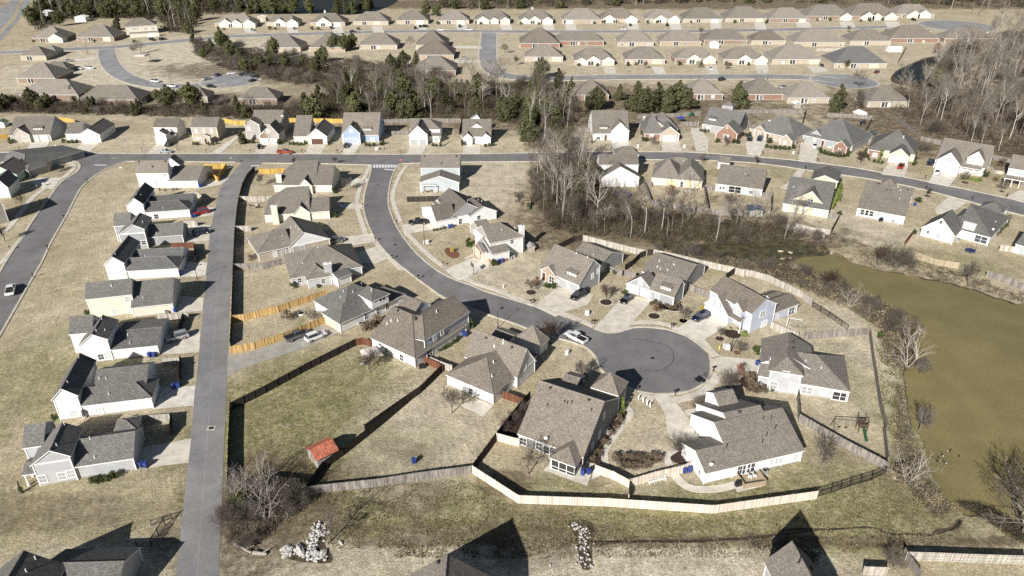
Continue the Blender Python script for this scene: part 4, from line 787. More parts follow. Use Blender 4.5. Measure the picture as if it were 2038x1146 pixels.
def lawn():
    t = NT('lawn', .97, .05)
    fine = t.noise(3.2, 6, .85); mid = t.noise(.9, 5, .7); big = t.noise(.11, 4, .6); str_ = t.noise(2.2, 4, .7, t.vm('MULTIPLY', t.co, (.45, 1.3, 1)), .6)
    base = t.ramp(mid, [(.25, (.29, .24, .16, 1)), (.5, (.445, .383, .27, 1)), (.72, (.58, .51, .375, 1))])
    base = t.mix(t.sm(big, .38, .66), base, (.37, .315, .208, 1), 'MIX'); bn = t.n.new('ShaderNodeMath')
    base = t.mix(t.sm(t.noise(.045, 3), .42, .62, 0, .5), base, (.51, .45, .33, 1))
    def zone(lst, nz):
        acc = None
        for (px, py, rx, ry, rot, s_) in lst:
            c = G(px, py); mp = t.n.new('ShaderNodeMapping'); mp.vector_type = 'TEXTURE'; mp.inputs['Location'].default_value = (c.x, c.y, 0); mp.inputs['Rotation'].default_value = (0, 0, math.radians(rot)); mp.inputs['Scale'].default_value = (rx, ry, 1e5)
            t.L(t.co, mp.inputs['Vector']); d = t.vm('LENGTH', mp.outputs[0]); k = t.sm(t.math('ADD', d, nz), .75, 1.3, s_, 0)
            acc = k if acc is None else t.math('MAXIMUM', acc, k)
        return acc
    n1 = t.math('MULTIPLY', t.math('SUBTRACT', t.noise(.16, 5, .65), .5), 1.6)
    gz = zone(GZ, n1); patch = t.sm(t.noise(.7, 5, .72), .36, .60); gmask = t.math('MULTIPLY', gz, t.math('ADD', t.math('MULTIPLY', patch, .6), .4))
    green = t.ramp(t.noise(1.7, 4, .7), [(.3, (.12, .125, .05, 1)), (.55, (.235, .225, .105, 1)), (.8, (.38, .34, .205, 1))])
    col = t.mix(gmask, base, green)
    pz = zone(PALE, n1); col = t.mix(pz, col, t.ramp(mid, [(.3, (.45, .40, .30, 1)), (.7, (.66, .60, .475, 1))]))
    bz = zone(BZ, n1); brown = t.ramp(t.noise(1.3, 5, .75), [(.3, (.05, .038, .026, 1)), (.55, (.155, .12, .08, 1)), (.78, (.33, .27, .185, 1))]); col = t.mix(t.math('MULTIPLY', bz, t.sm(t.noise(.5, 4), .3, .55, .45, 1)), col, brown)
    # speckle: dark tufts and pale stalks
    k = t.math('MULTIPLY', t.sm(fine, .38, .62, .62, 1.38), t.sm(str_, .38, .62, .84, 1.16)); k = t.math('MULTIPLY', k, t.sm(t.noise(.3, 4), .35, .65, .93, 1.07))
    k = t.math('MULTIPLY', k, t.sm(t.noise(12, 3, .8), .38, .62, .74, 1.26))
    spots = t.sm(t.noise(1.1, 2, .5), .64, .70, 1, .72); k = t.math('MULTIPLY', k, spots)
    sv = t.sep(t.vm('ADD', t.co, t.scale((6, 6, 0), t.noise(.05, 2)))); stp = t.math('SINE', t.math('MULTIPLY', t.math('ADD', sv[0], t.math('MULTIPLY', sv[1], .35)), 5.2)); k = t.math('MULTIPLY', k, t.math('ADD', 1.0, t.math('MULTIPLY', stp, t.math('MULTIPLY', .06, t.sm(t.noise(.07, 2), .45, .55)))))
    pt = t.sm(t.noise(.22, 5, .7), .40, .60, .86, 1.1); k = t.math('MULTIPLY', k, pt)
    t.bump(t.noise(4, 4, .8), .9, .12)
    t.out(t.scale(col, k), 'lawn')
lawn()
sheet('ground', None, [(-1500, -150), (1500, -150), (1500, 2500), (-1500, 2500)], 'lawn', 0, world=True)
# --- asphalt (outlines walked in the photograph, laid on the level ground)
Zr = .02
through = [(-60, 303), (35, 304), (150, 305), (291, 306), (500, 306), (700, 307), (800, 307.5), (1035, 305), (1192, 302), (1367, 303), (1434, 307), (1502, 312.5), (1570, 318), (1700, 334), (1839, 360.5), (1940, 381), (2038, 402), (2160, 430),
           (2160, 462), (2038, 427.5), (1995, 418), (1839, 377), (1733, 356), (1624, 340.6), (1551, 329.6), (1477, 322), (1370, 318), (1277, 317), (1160, 319), (1088, 320.6), (915, 322), (800, 324.5), (741, 328), (640, 325), (524, 324), (470, 322), (270, 320.5), (246, 323), (222, 330), (199, 342), (178, 357), (157, 378), (131, 428), (99.5, 483), (81, 522), (59, 560), (0, 663), (-60, 770),
           (-60, 620), (0, 546), (13, 522), (47, 470), (76, 425.7), (97, 397), (123, 363), (152, 344.5), (160, 334), (160, 327), (153, 321.5), (136, 319.2), (112, 319), (60, 321), (-60, 323)]
sheet('through_road', FULL, through, 'asphalt', Zr)
sheet('alley', FULL, [(350, 1146), (386.6, 800), (405.8, 600), (419, 457), (434.7, 384), (445, 365.5), (462, 345), (479, 326), (478, 322.4), (524, 322.6), (505, 337), (484.4, 360), (475, 384), (468.6, 457), (457, 600), (450, 800), (435, 1146), (428, 1240), (338, 1240)], 'alley_asphalt', Zr + .006)
strip('road_seam', [(391, 1200), (393, 1146), (418, 800), (431, 600), (443, 457), (452, 395), (470, 350), (495, 328)], -.09, .09, 'pale_asphalt', .0, .0345)
curve = [(741, 327), (741.4, 333), (737.5, 349.7), (727, 386.4), (725.7, 417.8), (735, 449), (750.6, 478), (776.8, 509.4), (813, 539.5), (852.7, 569.6), (884, 590.6), (935, 612), (986, 630), (1025, 643), (1072, 661.6), (1110, 672), (1145, 682), (1169.5, 692), (1188, 711.4), (1195.7, 732), (1212.4, 747), (1246, 768.3), (1272.6, 777.5), (1306.6, 782.7), (1348.5, 781.4), (1380, 773.5), (1401, 760.5), (1411, 744.7), (1413.5, 728), (1410, 708), (1395, 690), (1368.5, 671), (1326.6, 656.4), (1282, 652), (1256, 654), (1232, 661.6), (1208.8, 663), (1182, 655), (1127.6, 632.8), (1077.8, 614.5), (1012.4, 595), (960, 579), (936, 568), (904.7, 557.5), (865.4, 536.5), (826, 502.5), (800, 470), (784.6, 444), (772.8, 412.6), (771.5, 389), (776.8, 357.6), (785, 338), (793, 327), (793, 323), (741, 323)]
sheet('curving_street', FULL, curve, 'asphalt', Zr + .012)
def kerbs(pts, w=.45, z=.13, **k): strip('kerb', pts, 0, w, 'kerb_concrete', .0, z, **k)
kerbs([(741, 329), (737.5, 349.7), (727, 386.4), (725.7, 417.8), (735, 449), (750.6, 478), (776.8, 509.4), (813, 539.5), (852.7, 569.6), (884, 590.6), (935, 612), (986, 630), (1025, 643), (1072, 661.6), (1110, 672), (1145, 682), (1169.5, 692), (1188, 711.4), (1195.7, 732), (1212.4, 747), (1246, 768.3), (1272.6, 777.5)][::-1])
kerbs([(1400, 695), (1368.5, 671), (1326.6, 656.4), (1282, 652), (1256, 654), (1232, 661.6), (1208.8, 663), (1182, 655)][::1], w=-.45)
kerbs([(1127.6, 632.8), (1077.8, 614.5), (1012.4, 595), (960, 579), (936, 568), (904.7, 557.5), (865.4, 536.5), (826, 502.5), (800, 470), (784.6, 444), (772.8, 412.6), (771.5, 389), (776.8, 357.6), (785, 338), (793, 327)], w=-.45)
kerbs([(1306.6, 782.7), (1348.5, 781.4), (1380, 773.5), (1401, 760.5), (1411, 744.7), (1413.5, 728), (1410, 708)], w=-.5)
kerbs([(1272.6, 777.5), (1290, 781), (1306.6, 782.7)], w=-.4, z=.05)
kerbs([(-60, 303), (35, 304), (150, 305), (291, 306), (500, 306), (700, 307), (800, 307.5), (1035, 305), (1192, 302), (1367, 303), (1434, 307), (1502, 312.5), (1570, 318), (1700, 334), (1839, 360.5), (1940, 381), (2060, 407)], w=.6)
kerbs([(-10, 680), (0, 663), (59, 560), (81, 522), (99.5, 483), (131, 428), (157, 378), (178, 357), (199, 342), (222, 330), (246, 323), (270, 320.5), (470, 322)], w=-.5)
kerbs([(524, 324), (640, 325), (741, 328)], w=-.5)
kerbs([(800, 325), (915, 322), (1088, 320.6), (1160, 319), (1277, 317), (1370, 318), (1477, 322), (1551, 329.6), (1624, 340.6), (1733, 356), (1839, 377), (1995, 418), (2060, 434)], w=-.5)
kerbs([(0, 546), (13, 522), (47, 470), (76, 425.7), (97, 397), (123, 363), (152, 344.5), (160, 334), (160, 327), (153, 321.5), (136, 319.2), (112, 319)], w=.6)
# painted lines
sheet('stop_line', m1, [(1062, 722), (1200, 726), (1198, 733), (1064, 729)], 'sign_white', .045); sheet('stop_line', m2, [(900, 788), (996, 785), (996, 794), (900, 796)], 'sign_white', .045); sheet('stop_line', cD, [(1165, 138), (1245, 144), (1240, 150), (1165, 144)], 'sign_white', .045)
for i in range(9): sheet('crosswalk_stripe', cD, [(1082 + i * 22, 109), (1097 + i * 22, 109.5), (1096 + i * 22, 125), (1081 + i * 22, 124.5)], 'sign_white', .045)
strip('crosswalk_line', [(1075, 107), (1285, 110)], 0, .22, 'sign_white', .03, .046, cr=cD, smooth=0); strip('crosswalk_line', [(1072, 127), (1280, 130)], 0, .22, 'sign_white', .03, .046, cr=cD, smooth=0)
# --- pavements
def walk(pts, cr=FULL, w=.65, mat='concrete', nm='pavement'): strip(nm, pts, -w, w, mat, 0, .07 + LAY[0] * .3, cr=cr); LAY[0] += .0007
walk([(1335, 112), (1285, 180), (1240, 290), (1232, 380), (1290, 550)], cD); walk([(35, 700), (200, 865), (330, 965)], g1); walk([(480, 1045), (560, 1082), (640, 1112)], g1); walk([(0, 412), (130, 455), (385, 562)], g2); walk([(590, 620), (720, 668), (845, 722)], g2)
walk([(1058, 112), (1015, 200), (975, 300), (958, 420), (1000, 560), (1030, 640)], cD); walk([(1105, 700), (1180, 790), (1300, 905)], cD); walk([(1120, 700), (1250, 690), (1400, 708), (1480, 748)], g2)
walk([(1010, 262), (950, 200), (895, 140)], g4, .9); walk([(690, 598), (850, 562), (950, 505), (1035, 400)], g4, .9); walk([(420, 560), (540, 590)], g4, .9)
walk([(1268, 560), (1295, 600), (1240, 680), (1150, 800), (1125, 860), (1130, 930)], g3, .6); walk([(500, 490), (530, 545), (600, 595), (690, 608), (800, 600), (890, 575)], g5, .75); walk([(480, 460), (462, 400), (520, 358)], g5, .6); walk([(580, 130), (640, 118), (700, 108)], g5, .7)
walk([(440, 425), (470, 380), (455, 340)], g2, .5); walk([(730, 1000), (810, 960)], n4, .5); walk([(470, 700), (200, 850), (0, 990)], m1, .9); walk([(0, 640), (90, 560), (200, 410), (280, 330), (400, 250), (500, 190), (560, 130), (545, 95), (470, 85)], cC, .8)
walk([(0, 860), (70, 780), (180, 640)], cC, .6)
walk([(1780, 320), (1700, 430), (1640, 470)], g7, 1.3)
# --- driveways and patios
DR = [(cA, [(1115, 270), (1262, 240), (1243, 402), (900, 440), (930, 300)]), (cB, [(1370, 800), (1486, 795), (1472, 942), (1170, 972), (1200, 800)]), (cB, [(1222, 556), (1515, 540), (1526, 375), (1250, 375)]), (cB, [(1320, 248), (1541, 222), (1550, 125), (1340, 110)]), (cC, [(1368, 962), (1562, 952), (1577, 850), (1390, 840)]), (cC, [(1400, 706), (1591, 682), (1602, 565), (1410, 565)]), (cC, [(1455, 512), (1622, 492), (1640, 430), (1470, 430)]), (cC, [(1508, 292), (1690, 255), (1740, 205), (1660, 200), (1520, 225)]),
      (cD, [(840, 655), (1080, 628), (1112, 692), (930, 718), (860, 700)]), (cD, [(815, 408), (1005, 400), (1016, 445), (890, 442), (820, 430)]), (cD, [(850, 215), (1058, 207), (1028, 252), (900, 268), (850, 260)]), (cD, [(900, 790), (1130, 720), (1225, 808), (1100, 860), (940, 850)]), (g1, [(-5, 640), (200, 622), (255, 672), (60, 706), (25, 735)]), (g1, [(325, 982), (545, 888), (665, 935), (660, 965), (480, 1048), (425, 1070)]),
      (g2, [(395, 575), (560, 428), (735, 450), (848, 482), (800, 560), (640, 610), (575, 640), (560, 655)]), (g2, [(845, 745), (1085, 480), (1295, 525), (1120, 715), (1140, 742), (1040, 772), (950, 778)]), (g2, [(1465, 752), (1690, 590), (1862, 715), (1690, 822), (1640, 850), (1555, 800)]), (g4, [(965, 292), (1050, 266), (1345, 292), (1345, 412), (1050, 388), (965, 350)]), (g4, [(535, 560), (655, 556), (700, 600), (925, 890), (790, 910), (690, 920), (640, 830), (625, 700)]),
      (m1, [(290, 582), (340, 478), (560, 465), (490, 590)]), (m1, [(820, 590), (930, 478), (1130, 475), (1000, 592)]), (m1, [(1650, 598), (1760, 498), (1885, 498), (1870, 598)]), (m2, [(450, 655), (740, 455), (765, 470), (560, 655)]), (m2, [(930, 655), (1000, 556), (1215, 556), (1180, 660)]), (m2, [(1495, 662), (1570, 550), (1750, 550), (1690, 664)]), (m3, [(100, 600), (150, 490), (300, 490), (225, 600)]), (m3, [(765, 596), (795, 502), (968, 502), (920, 600)]), (m3, [(1325, 598), (1345, 500), (1513, 500), (1508, 598)]),
      (m4, [(300, 490), (312, 414), (458, 414), (470, 492)]), (m4, [(750, 500), (765, 412), (905, 412), (945, 502)]), (m4, [(1070, 505), (1015, 300), (1090, 290), (1180, 400), (1172, 510)]), (m4, [(1530, 535), (1512, 430), (1560, 380), (1700, 370), (1710, 400), (1640, 550)]), (m5, [(40, 585), (60, 420), (235, 425), (185, 600)]), (m5, [(770, 700), (835, 602), (1018, 612), (975, 725)]), (m5, [(1190, 775), (1235, 685), (1450, 705), (1370, 810)]), (m5, [(1870, 905), (2000, 838), (2110, 870), (2060, 960)]), (g8, [(1075, 560), (1175, 468), (1305, 512), (1185, 590), (1090, 600)]),
      (m1, [(340, 920), (440, 870), (690, 870), (640, 950), (600, 1000), (480, 990)]), (g3, [(185, 550), (290, 505), (402, 550), (330, 618)]), (g3, [(725, 970), (790, 890), (1060, 925), (1010, 1072)]), (g3, [(1050, 960), (1105, 930), (1110, 1000), (1040, 1030)]), (g5, [(875, 580), (1045, 545), (1055, 590), (900, 628)]), (t1, [(750, 740), (720, 690), (1000, 680), (1010, 715)]), (t1, [(760, 620), (740, 600), (980, 580), (990, 600)]), (t5, [(330, 515), (450, 510), (515, 560), (390, 575)]), (t4, [(310, 680), (425, 680), (450, 750), (330, 752)]), (t4, [(800, 675), (910, 675), (945, 750), (830, 750)]), (t4, [(1340, 670), (1455, 665), (1480, 750), (1375, 750)]), (t4, [(1845, 665), (1975, 665), (2000, 745), (1880, 745)]), (t3, [(740, 465), (1010, 468), (1010, 495), (740, 490)]), (t3, [(740, 605), (1000, 610), (1000, 640), (740, 640)])]
for i, (cr, pts) in enumerate(DR): sheet('driveway' if i < 38 else 'patio' if i < 43 else 'driveway', cr, pts, 'pale_concrete' if i % 3 == 1 else 'concrete', .055 + i * .0006)
sheet('driveway', cE, [(8, 722), (12, 565), (140, 552), (380, 470), (560, 400), (745, 330), (868, 388), (560, 520), (330, 592), (120, 662)], 'worn_concrete', .05)
# far drives for the ranch rows
def fardrive(cr, x, y0, y1, w=110, sk=20): sheet('driveway', cr, [(x - w / 2, y0), (x + w / 2, y0), (x + w / 2 + sk, y1), (x - w / 2 + sk, y1)], 'pale_concrete')
for cr, xs, y0, y1 in ((t3, (385, 800, 1250, 1680, 1905), 245, 305), (t4, (600, 1030, 1440, 1890), 230, 300), (t5, (300, 645, 1000), 170, 215), (t2, (585, 1020, 1480, 1885), 265, 335)):
    for x in xs: fardrive(cr, x, y0, y1)
# --- far streets
def street(pts, hw, mat='pale_asphalt', z=.03, nm='far_street'):
    strip(nm, pts, -hw, hw, mat, 0, z); strip('kerb', pts, hw, hw + 1.0, 'kerb_concrete', 0, z + .05); strip('kerb', pts, -hw - 1.0, -hw, 'kerb_concrete', 0, z + .05)
street([(-60, 108), (0, 105), (60, 102), (110, 98.5), (200, 95), (290, 88), (370, 80), (400, 77.5), (450, 73), (520, 70), (600, 67.5), (700, 64.5), (800, 62.5), (900, 62), (1000, 62.5), (1100, 63), (1250, 62.5), (1400, 61.5), (1550, 59), (1700, 55), (1800, 51.5), (1860, 49)], 5.2)
street([(213, 96), (215, 115), (226, 135), (250, 153), (290, 166), (340, 171.5), (400, 169), (440, 163)], 4.6, z=.034); street([(974, 64), (972, 90), (971, 115), (978, 135), (1000, 149), (1050, 155), (1140, 155)], 5.0, z=.038); street([(1140, 155), (1240, 153), (1400, 152.5), (1540, 152.5), (1620, 155), (1665, 160)], 5.2, z=.042)
def circ(px, py, r, mat, z, nm='turning_circle'):
    c = G(px, py); sheet(nm, None, [(c.x + r * math.cos(a * .2244), c.y + r * math.sin(a * .2244)) for a in range(28)], mat, z, world=True)
circ(458, 160, 15.5, 'kerb_concrete', .06); circ(458, 160, 14.5, 'pale_asphalt', .066); circ(1680, 161, 17, 'kerb_concrete', .07); circ(1680, 161, 16, 'pale_asphalt', .076); circ(1905, 51, 26, 'kerb_concrete', .08); circ(1905, 51, 24.5, 'pale_asphalt', .086)
sheet('highway', FULL, [(-80, 150), (0, 82), (38, 40), (62, 0), (20, 0), (0, 18), (-80, 80)], 'pale_asphalt', .03); sheet('highway_verge', FULL, [(0, 60), (28, 30), (40, 0), (46, 0), (32, 34), (0, 70)], 'lawn', .036)
# skid mark ring, manholes and gullies
c0 = G(1275, 717)
c0 = G(1283, 714)
strip('tyre_mark', [(1262, 675), (1300, 680), (1330, 690), (1341, 708), (1335, 725), (1312, 737), (1283, 738)], -.05, .06, 'dark_metal', .03, .0385)
def disc(nm, cr, p, r, mat, z=.045, label=None, cat=None, kind='structure'):
    c = GP(cr(p)); m_ = MB(); m_.face([(r * math.cos(a * math.pi / 6), r * math.sin(a * math.pi / 6), 0) for a in range(12)], mat); m_.face([(r * .7 * math.cos(a * math.pi / 6), r * .7 * math.sin(a * math.pi / 6), .004) for a in range(12)], 'rubber'); o = m_.build(nm); o.location = (c.x, c.y, z); tag(o, label, cat, None, kind); return o
MHL = [(g4, (530, 277), 'manhole cover in the middle of the cul-de-sac'), (g4, (955, 485), 'manhole cover in the pavement beside the cul-de-sac'), (cD, (1120, 260), 'manhole cover on the curving street near the crosswalk'), (cD, (1248, 715), 'manhole cover on the bend of the curving street'), (m1, (1200, 630), 'manhole cover at the junction of the west road'), (cC, (1683, 343), 'manhole cover on the alley bend'), (g2, (150, 583), 'manhole cover on the street above the lamp posts')]
for cr, p, lb in MHL: disc('manhole_cover', cr, p, .42, 'dark_metal', .05, lb, 'manhole cover', None)
def grate(cr, p, lb):
    c = GP(cr(p)); m_ = MB(); m_.box(-.75, -.6, 0, .75, .6, .03, 'kerb_concrete'); m_.box(-.45, -.35, .03, .45, .35, .036, 'rubber'); o = m_.build('drain_inlet'); o.location = (c.x, c.y, .04); tag(o, lb, 'drain')
grate(cA, (1393, 172), 'square drain inlet with pale surround in the alley'); grate(m1, (1284, 648), 'square drain inlet with pale surround on the through road')
# --- water
pond = [(1560, 489), (1588, 487.5), (1630, 500), (1672, 508.5), (1705, 525), (1755, 541), (1797, 545), (1839, 556), (1895, 567), (1923, 575), (1966, 589), (2019, 607), (2120, 640), (2200, 1120), (2045, 1075), (2007, 1067), (1975, 1042), (1953, 1027), (1921, 1024), (1905, 1013), (1868, 979), (1871, 968), (1852, 947), (1847, 923), (1834, 880), (1828, 864), (1821, 858), (1809, 822), (1807, 796), (1801, 764), (1801, 738), (1808, 722), (1812, 690), (1822, 660), (1815, 644), (1783, 628), (1757, 612), (1718, 599), (1678, 581), (1652, 572), (1630, 556), (1605, 537), (1580, 524), (1552, 514)]
def wob(P, a=2.2, n=3):
    Q = catmull(P, n, True); rr = random.Random(3); return [(x + rr.uniform(-a, a), y + rr.uniform(-a, a) * .7) for x, y in Q]
pw = wob(pond, 2.0, 4); cx = sum(p[0] for p in pw) / len(pw); cy = sum(p[1] for p in pw) / len(pw)
sheet('pond_bank', FULL, [(x + (x - cx) * .010 + (3 if x > cx else -3), y + (y - cy) * .014) for x, y in pw], 'mud', .012); sheet('pond_water', FULL, pw, 'pond_water', .03)
creek = [(1296, 480), (1330, 479), (1355, 486), (1400, 489), (1430, 486), (1470, 482), (1526, 484), (1575, 480), (1640, 492), (1650, 506), (1600, 512), (1570, 518), (1526, 522), (1490, 520), (1453, 516), (1404, 506), (1350, 499), (1311, 493)]
sheet('creek_bank', FULL, wob([(x, y - 4 if i < 9 else y + 4) for i, (x, y) in enumerate(creek)], 2, 3), 'mud', .022); sheet('creek', FULL, wob(creek, 1.5, 3), 'creek_water', .034)
sheet('creek', FULL, wob([(1160, 452), (1185, 430), (1195, 380), (1180, 330), (1165, 325), (1172, 380), (1165, 430), (1148, 450)], 1.5, 3), 'creek_water', .03)
sheet('brook_bed', FULL, wob([(1135, 1072), (1180, 1078), (1260, 1074), (1400, 1073), (1530, 1062), (1560, 1052), (1640, 1050), (1740, 1048), (1765, 1059), (1820, 1061), (1850, 1062), (1868, 1052), (1893, 1048), (1905, 1032), (1915, 1040), (1905, 1054), (1880, 1058), (1852, 1068), (1820, 1066), (1762, 1064), (1738, 1052), (1640, 1056), (1565, 1058), (1530, 1069), (1400, 1079), (1260, 1081), (1180, 1084), (1136, 1079)], 2.2, 4), 'mud', .016)
sheet('brook', FULL, wob([(1140, 1075), (1260, 1077), (1400, 1076), (1530, 1066), (1640, 1053.5), (1739, 1050.5), (1763, 1061.5), (1820, 1063.5), (1850, 1065), (1893, 1053), (1908, 1036), (1912, 1038), (1900, 1052), (1860, 1066), (1820, 1065.2), (1761, 1063.5), (1739, 1052), (1640, 1055), (1530, 1067.5), (1400, 1078), (1260, 1079.5), (1140, 1077)], 1.0, 3), 'dark_water', .028)  # water strip whose dark colour also carries the shade in the ditch
sheet('dark_pond_bank', t5, [(1000, 640), (1030, 560), (1150, 500), (1300, 445), (1520, 440), (1500, 560), (1380, 680), (1180, 680)], 'mud', .02, smooth=3); sheet('dark_pond', t5, [(1025, 615), (1050, 560), (1150, 508), (1300, 458), (1480, 455), (1460, 560), (1350, 650), (1180, 640)], 'dark_water', .035, smooth=3)
sheet('far_lake', FULL, [(470, -6), (775, -6), (756, 20), (700, 29), (640, 27), (560, 28), (490, 24)], 'dark_water', .03, smooth=3)
# gravel and mulch beds
sheet('rock_bed', cF, [(585, 790), (640, 800), (650, 900), (660, 960), (700, 1010), (690, 1060), (560, 1060), (430, 1040), (370, 1000), (380, 960), (470, 950), (540, 940), (570, 880)], 'mud', .018, smooth=2); sheet('rock_bed', n6, [(830, 480), (930, 470), (1040, 500), (1070, 600), (1030, 700), (1040, 900), (950, 920), (910, 800), (900, 680), (870, 600), (820, 530)], 'mud', .02, smooth=2)
sheet('mulch_bed', g3, [(1200, 640), (1275, 570), (1290, 600), (1220, 680), (1130, 800), (1100, 880), (1100, 950), (990, 920), (1010, 850), (1080, 740)], 'mulch', .02, smooth=2); sheet('mulch_bed', g3, [(430, 715), (560, 580), (625, 545), (600, 660), (560, 760), (480, 750)], 'mulch', .021, smooth=2)
sheet('mulch_bed', n4, [(490, 890), (540, 875), (600, 900), (655, 940), (650, 980), (600, 998), (540, 980), (495, 935)], 'red_mulch', .022, smooth=3)
def ring(cr, p, r, mat, z, edge=None):
    c = GP(cr(p))
    if edge: sheet('bed_edging', None, [(c.x + (r + .25) * math.cos(a * .35), c.y + (r + .25) * math.sin(a * .35)) for a in range(18)], edge, z, world=True)
    sheet('mulch_ring', None, [(c.x + r * math.cos(a * .35), c.y + r * math.sin(a * .35)) for a in range(18)], mat, z + .012, world=True)
for cr, p, r, m_, e in ((g2, (940, 540), 1.45, 'mulch', 'pale_concrete'), (g2, (1305, 645), 1.35, 'mulch', 'pale_concrete'), (g2, (1450, 570), 2.4, 'mulch', 'pale_concrete'), (g2, (1390, 570), 1.6, 'mulch', None), (g2, (1528, 682), .9, 'mulch', None), (g2, (370, 465), 1.2, 'mulch', None), (n3, (378, 548), .9, 'mulch', None), (n3, (520, 662), .75, 'red_mulch', None), (n3, (512, 895), .95, 'red_mulch', 'pale_concrete'), (n3, (80, 402), .9, 'mulch', None), (n3, (480, 510), 1.8, 'mulch', None), (n3, (640, 910), 2.4, 'mulch', None), (g5, (540, 400), 2.0, 'mulch', None), (m5, (1515, 770), 1.1, 'mulch', None), (m5, (1840, 848), .8, 'mulch', None), (g8, (1022, 465), .9, 'mulch', None)): ring(cr, p, r, m_, .03, e)
# ---------------------------------------------------------------- vehicles (length along +x, then placed)
def loft(m_, secs, mat, side_glass=None, cap=True):
    """secs: (x, zb, zs, zt, ws, wt); faces between zs and zt may be glass"""
    pts = []
    for x, zb, zs, zt, ws, wt in secs: pts.append([(x, -ws * .92, zb), (x, -ws, (zb + zs) / 2), (x, -ws * .97, zs), (x, -wt, zt), (x, wt, zt), (x, ws * .97, zs), (x, ws, (zb + zs) / 2), (x, ws * .92, zb)])
    for i in range(len(pts) - 1):
        a, b = pts[i], pts[i + 1]
        for j in range(8):
            k = (j + 1) % 8; m_.face([a[j], b[j], b[k], a[k]], mat)
    m_.face(pts[0][::-1], mat); m_.face(pts[-1], mat)
VEH = {
 'sedan': dict(L=4.8, body=[(-2.4, .35, .62, .78, .72, .6), (-2.25, .25, .80, .98, .88, .72), (-1.5, .22, .86, 1.02, .92, .76), (.9, .22, .86, .96, .92, .78), (1.8, .25, .74, .84, .88, .72), (2.35, .32, .58, .66, .74, .6)], cab=[(-1.75, .95, .98, .74, .74), (-1.05, .95, 1.42, .78, .56), (.15, .93, 1.44, .80, .58), (.98, .93, .96, .78, .72)], wx=(-1.45, 1.45), wr=.33),
 'suv': dict(L=4.8, body=[(-2.4, .4, .9, 1.05, .84, .74), (-2.3, .3, .98, 1.12, .94, .8), (1.0, .3, .96, 1.08, .95, .82), (1.9, .32, .9, 1.0, .92, .78), (2.38, .4, .7, .8, .8, .66)], cab=[(-2.3, 1.08, 1.12, .84, .8), (-2.0, 1.08, 1.70, .84, .66), (.35, 1.05, 1.74, .86, .68), (1.15, 1.05, 1.08, .84, .8)], wx=(-1.45, 1.5), wr=.38),
 'pickup': dict(L=5.7, body=[(-2.85, .45, .98, 1.02, .9, .88), (-2.8, .42, 1.04, 1.06, .96, .93), (-.75, .42, 1.04, 1.06, .97, .94), (-.74, .42, 1.04, 1.12, .97, .86), (1.3, .42, 1.02, 1.12, .97, .86), (2.3, .42, .96, 1.04, .94, .8), (2.83, .48, .8, .86, .84, .7)], cab=[(-.78, 1.08, 1.70, .84, .68), (-.6, 1.08, 1.78, .84, .68), (.75, 1.08, 1.76, .86, .68), (1.45, 1.08, 1.12, .84, .8)], wx=(-1.75, 1.85), wr=.42)}
VCACHE = {}
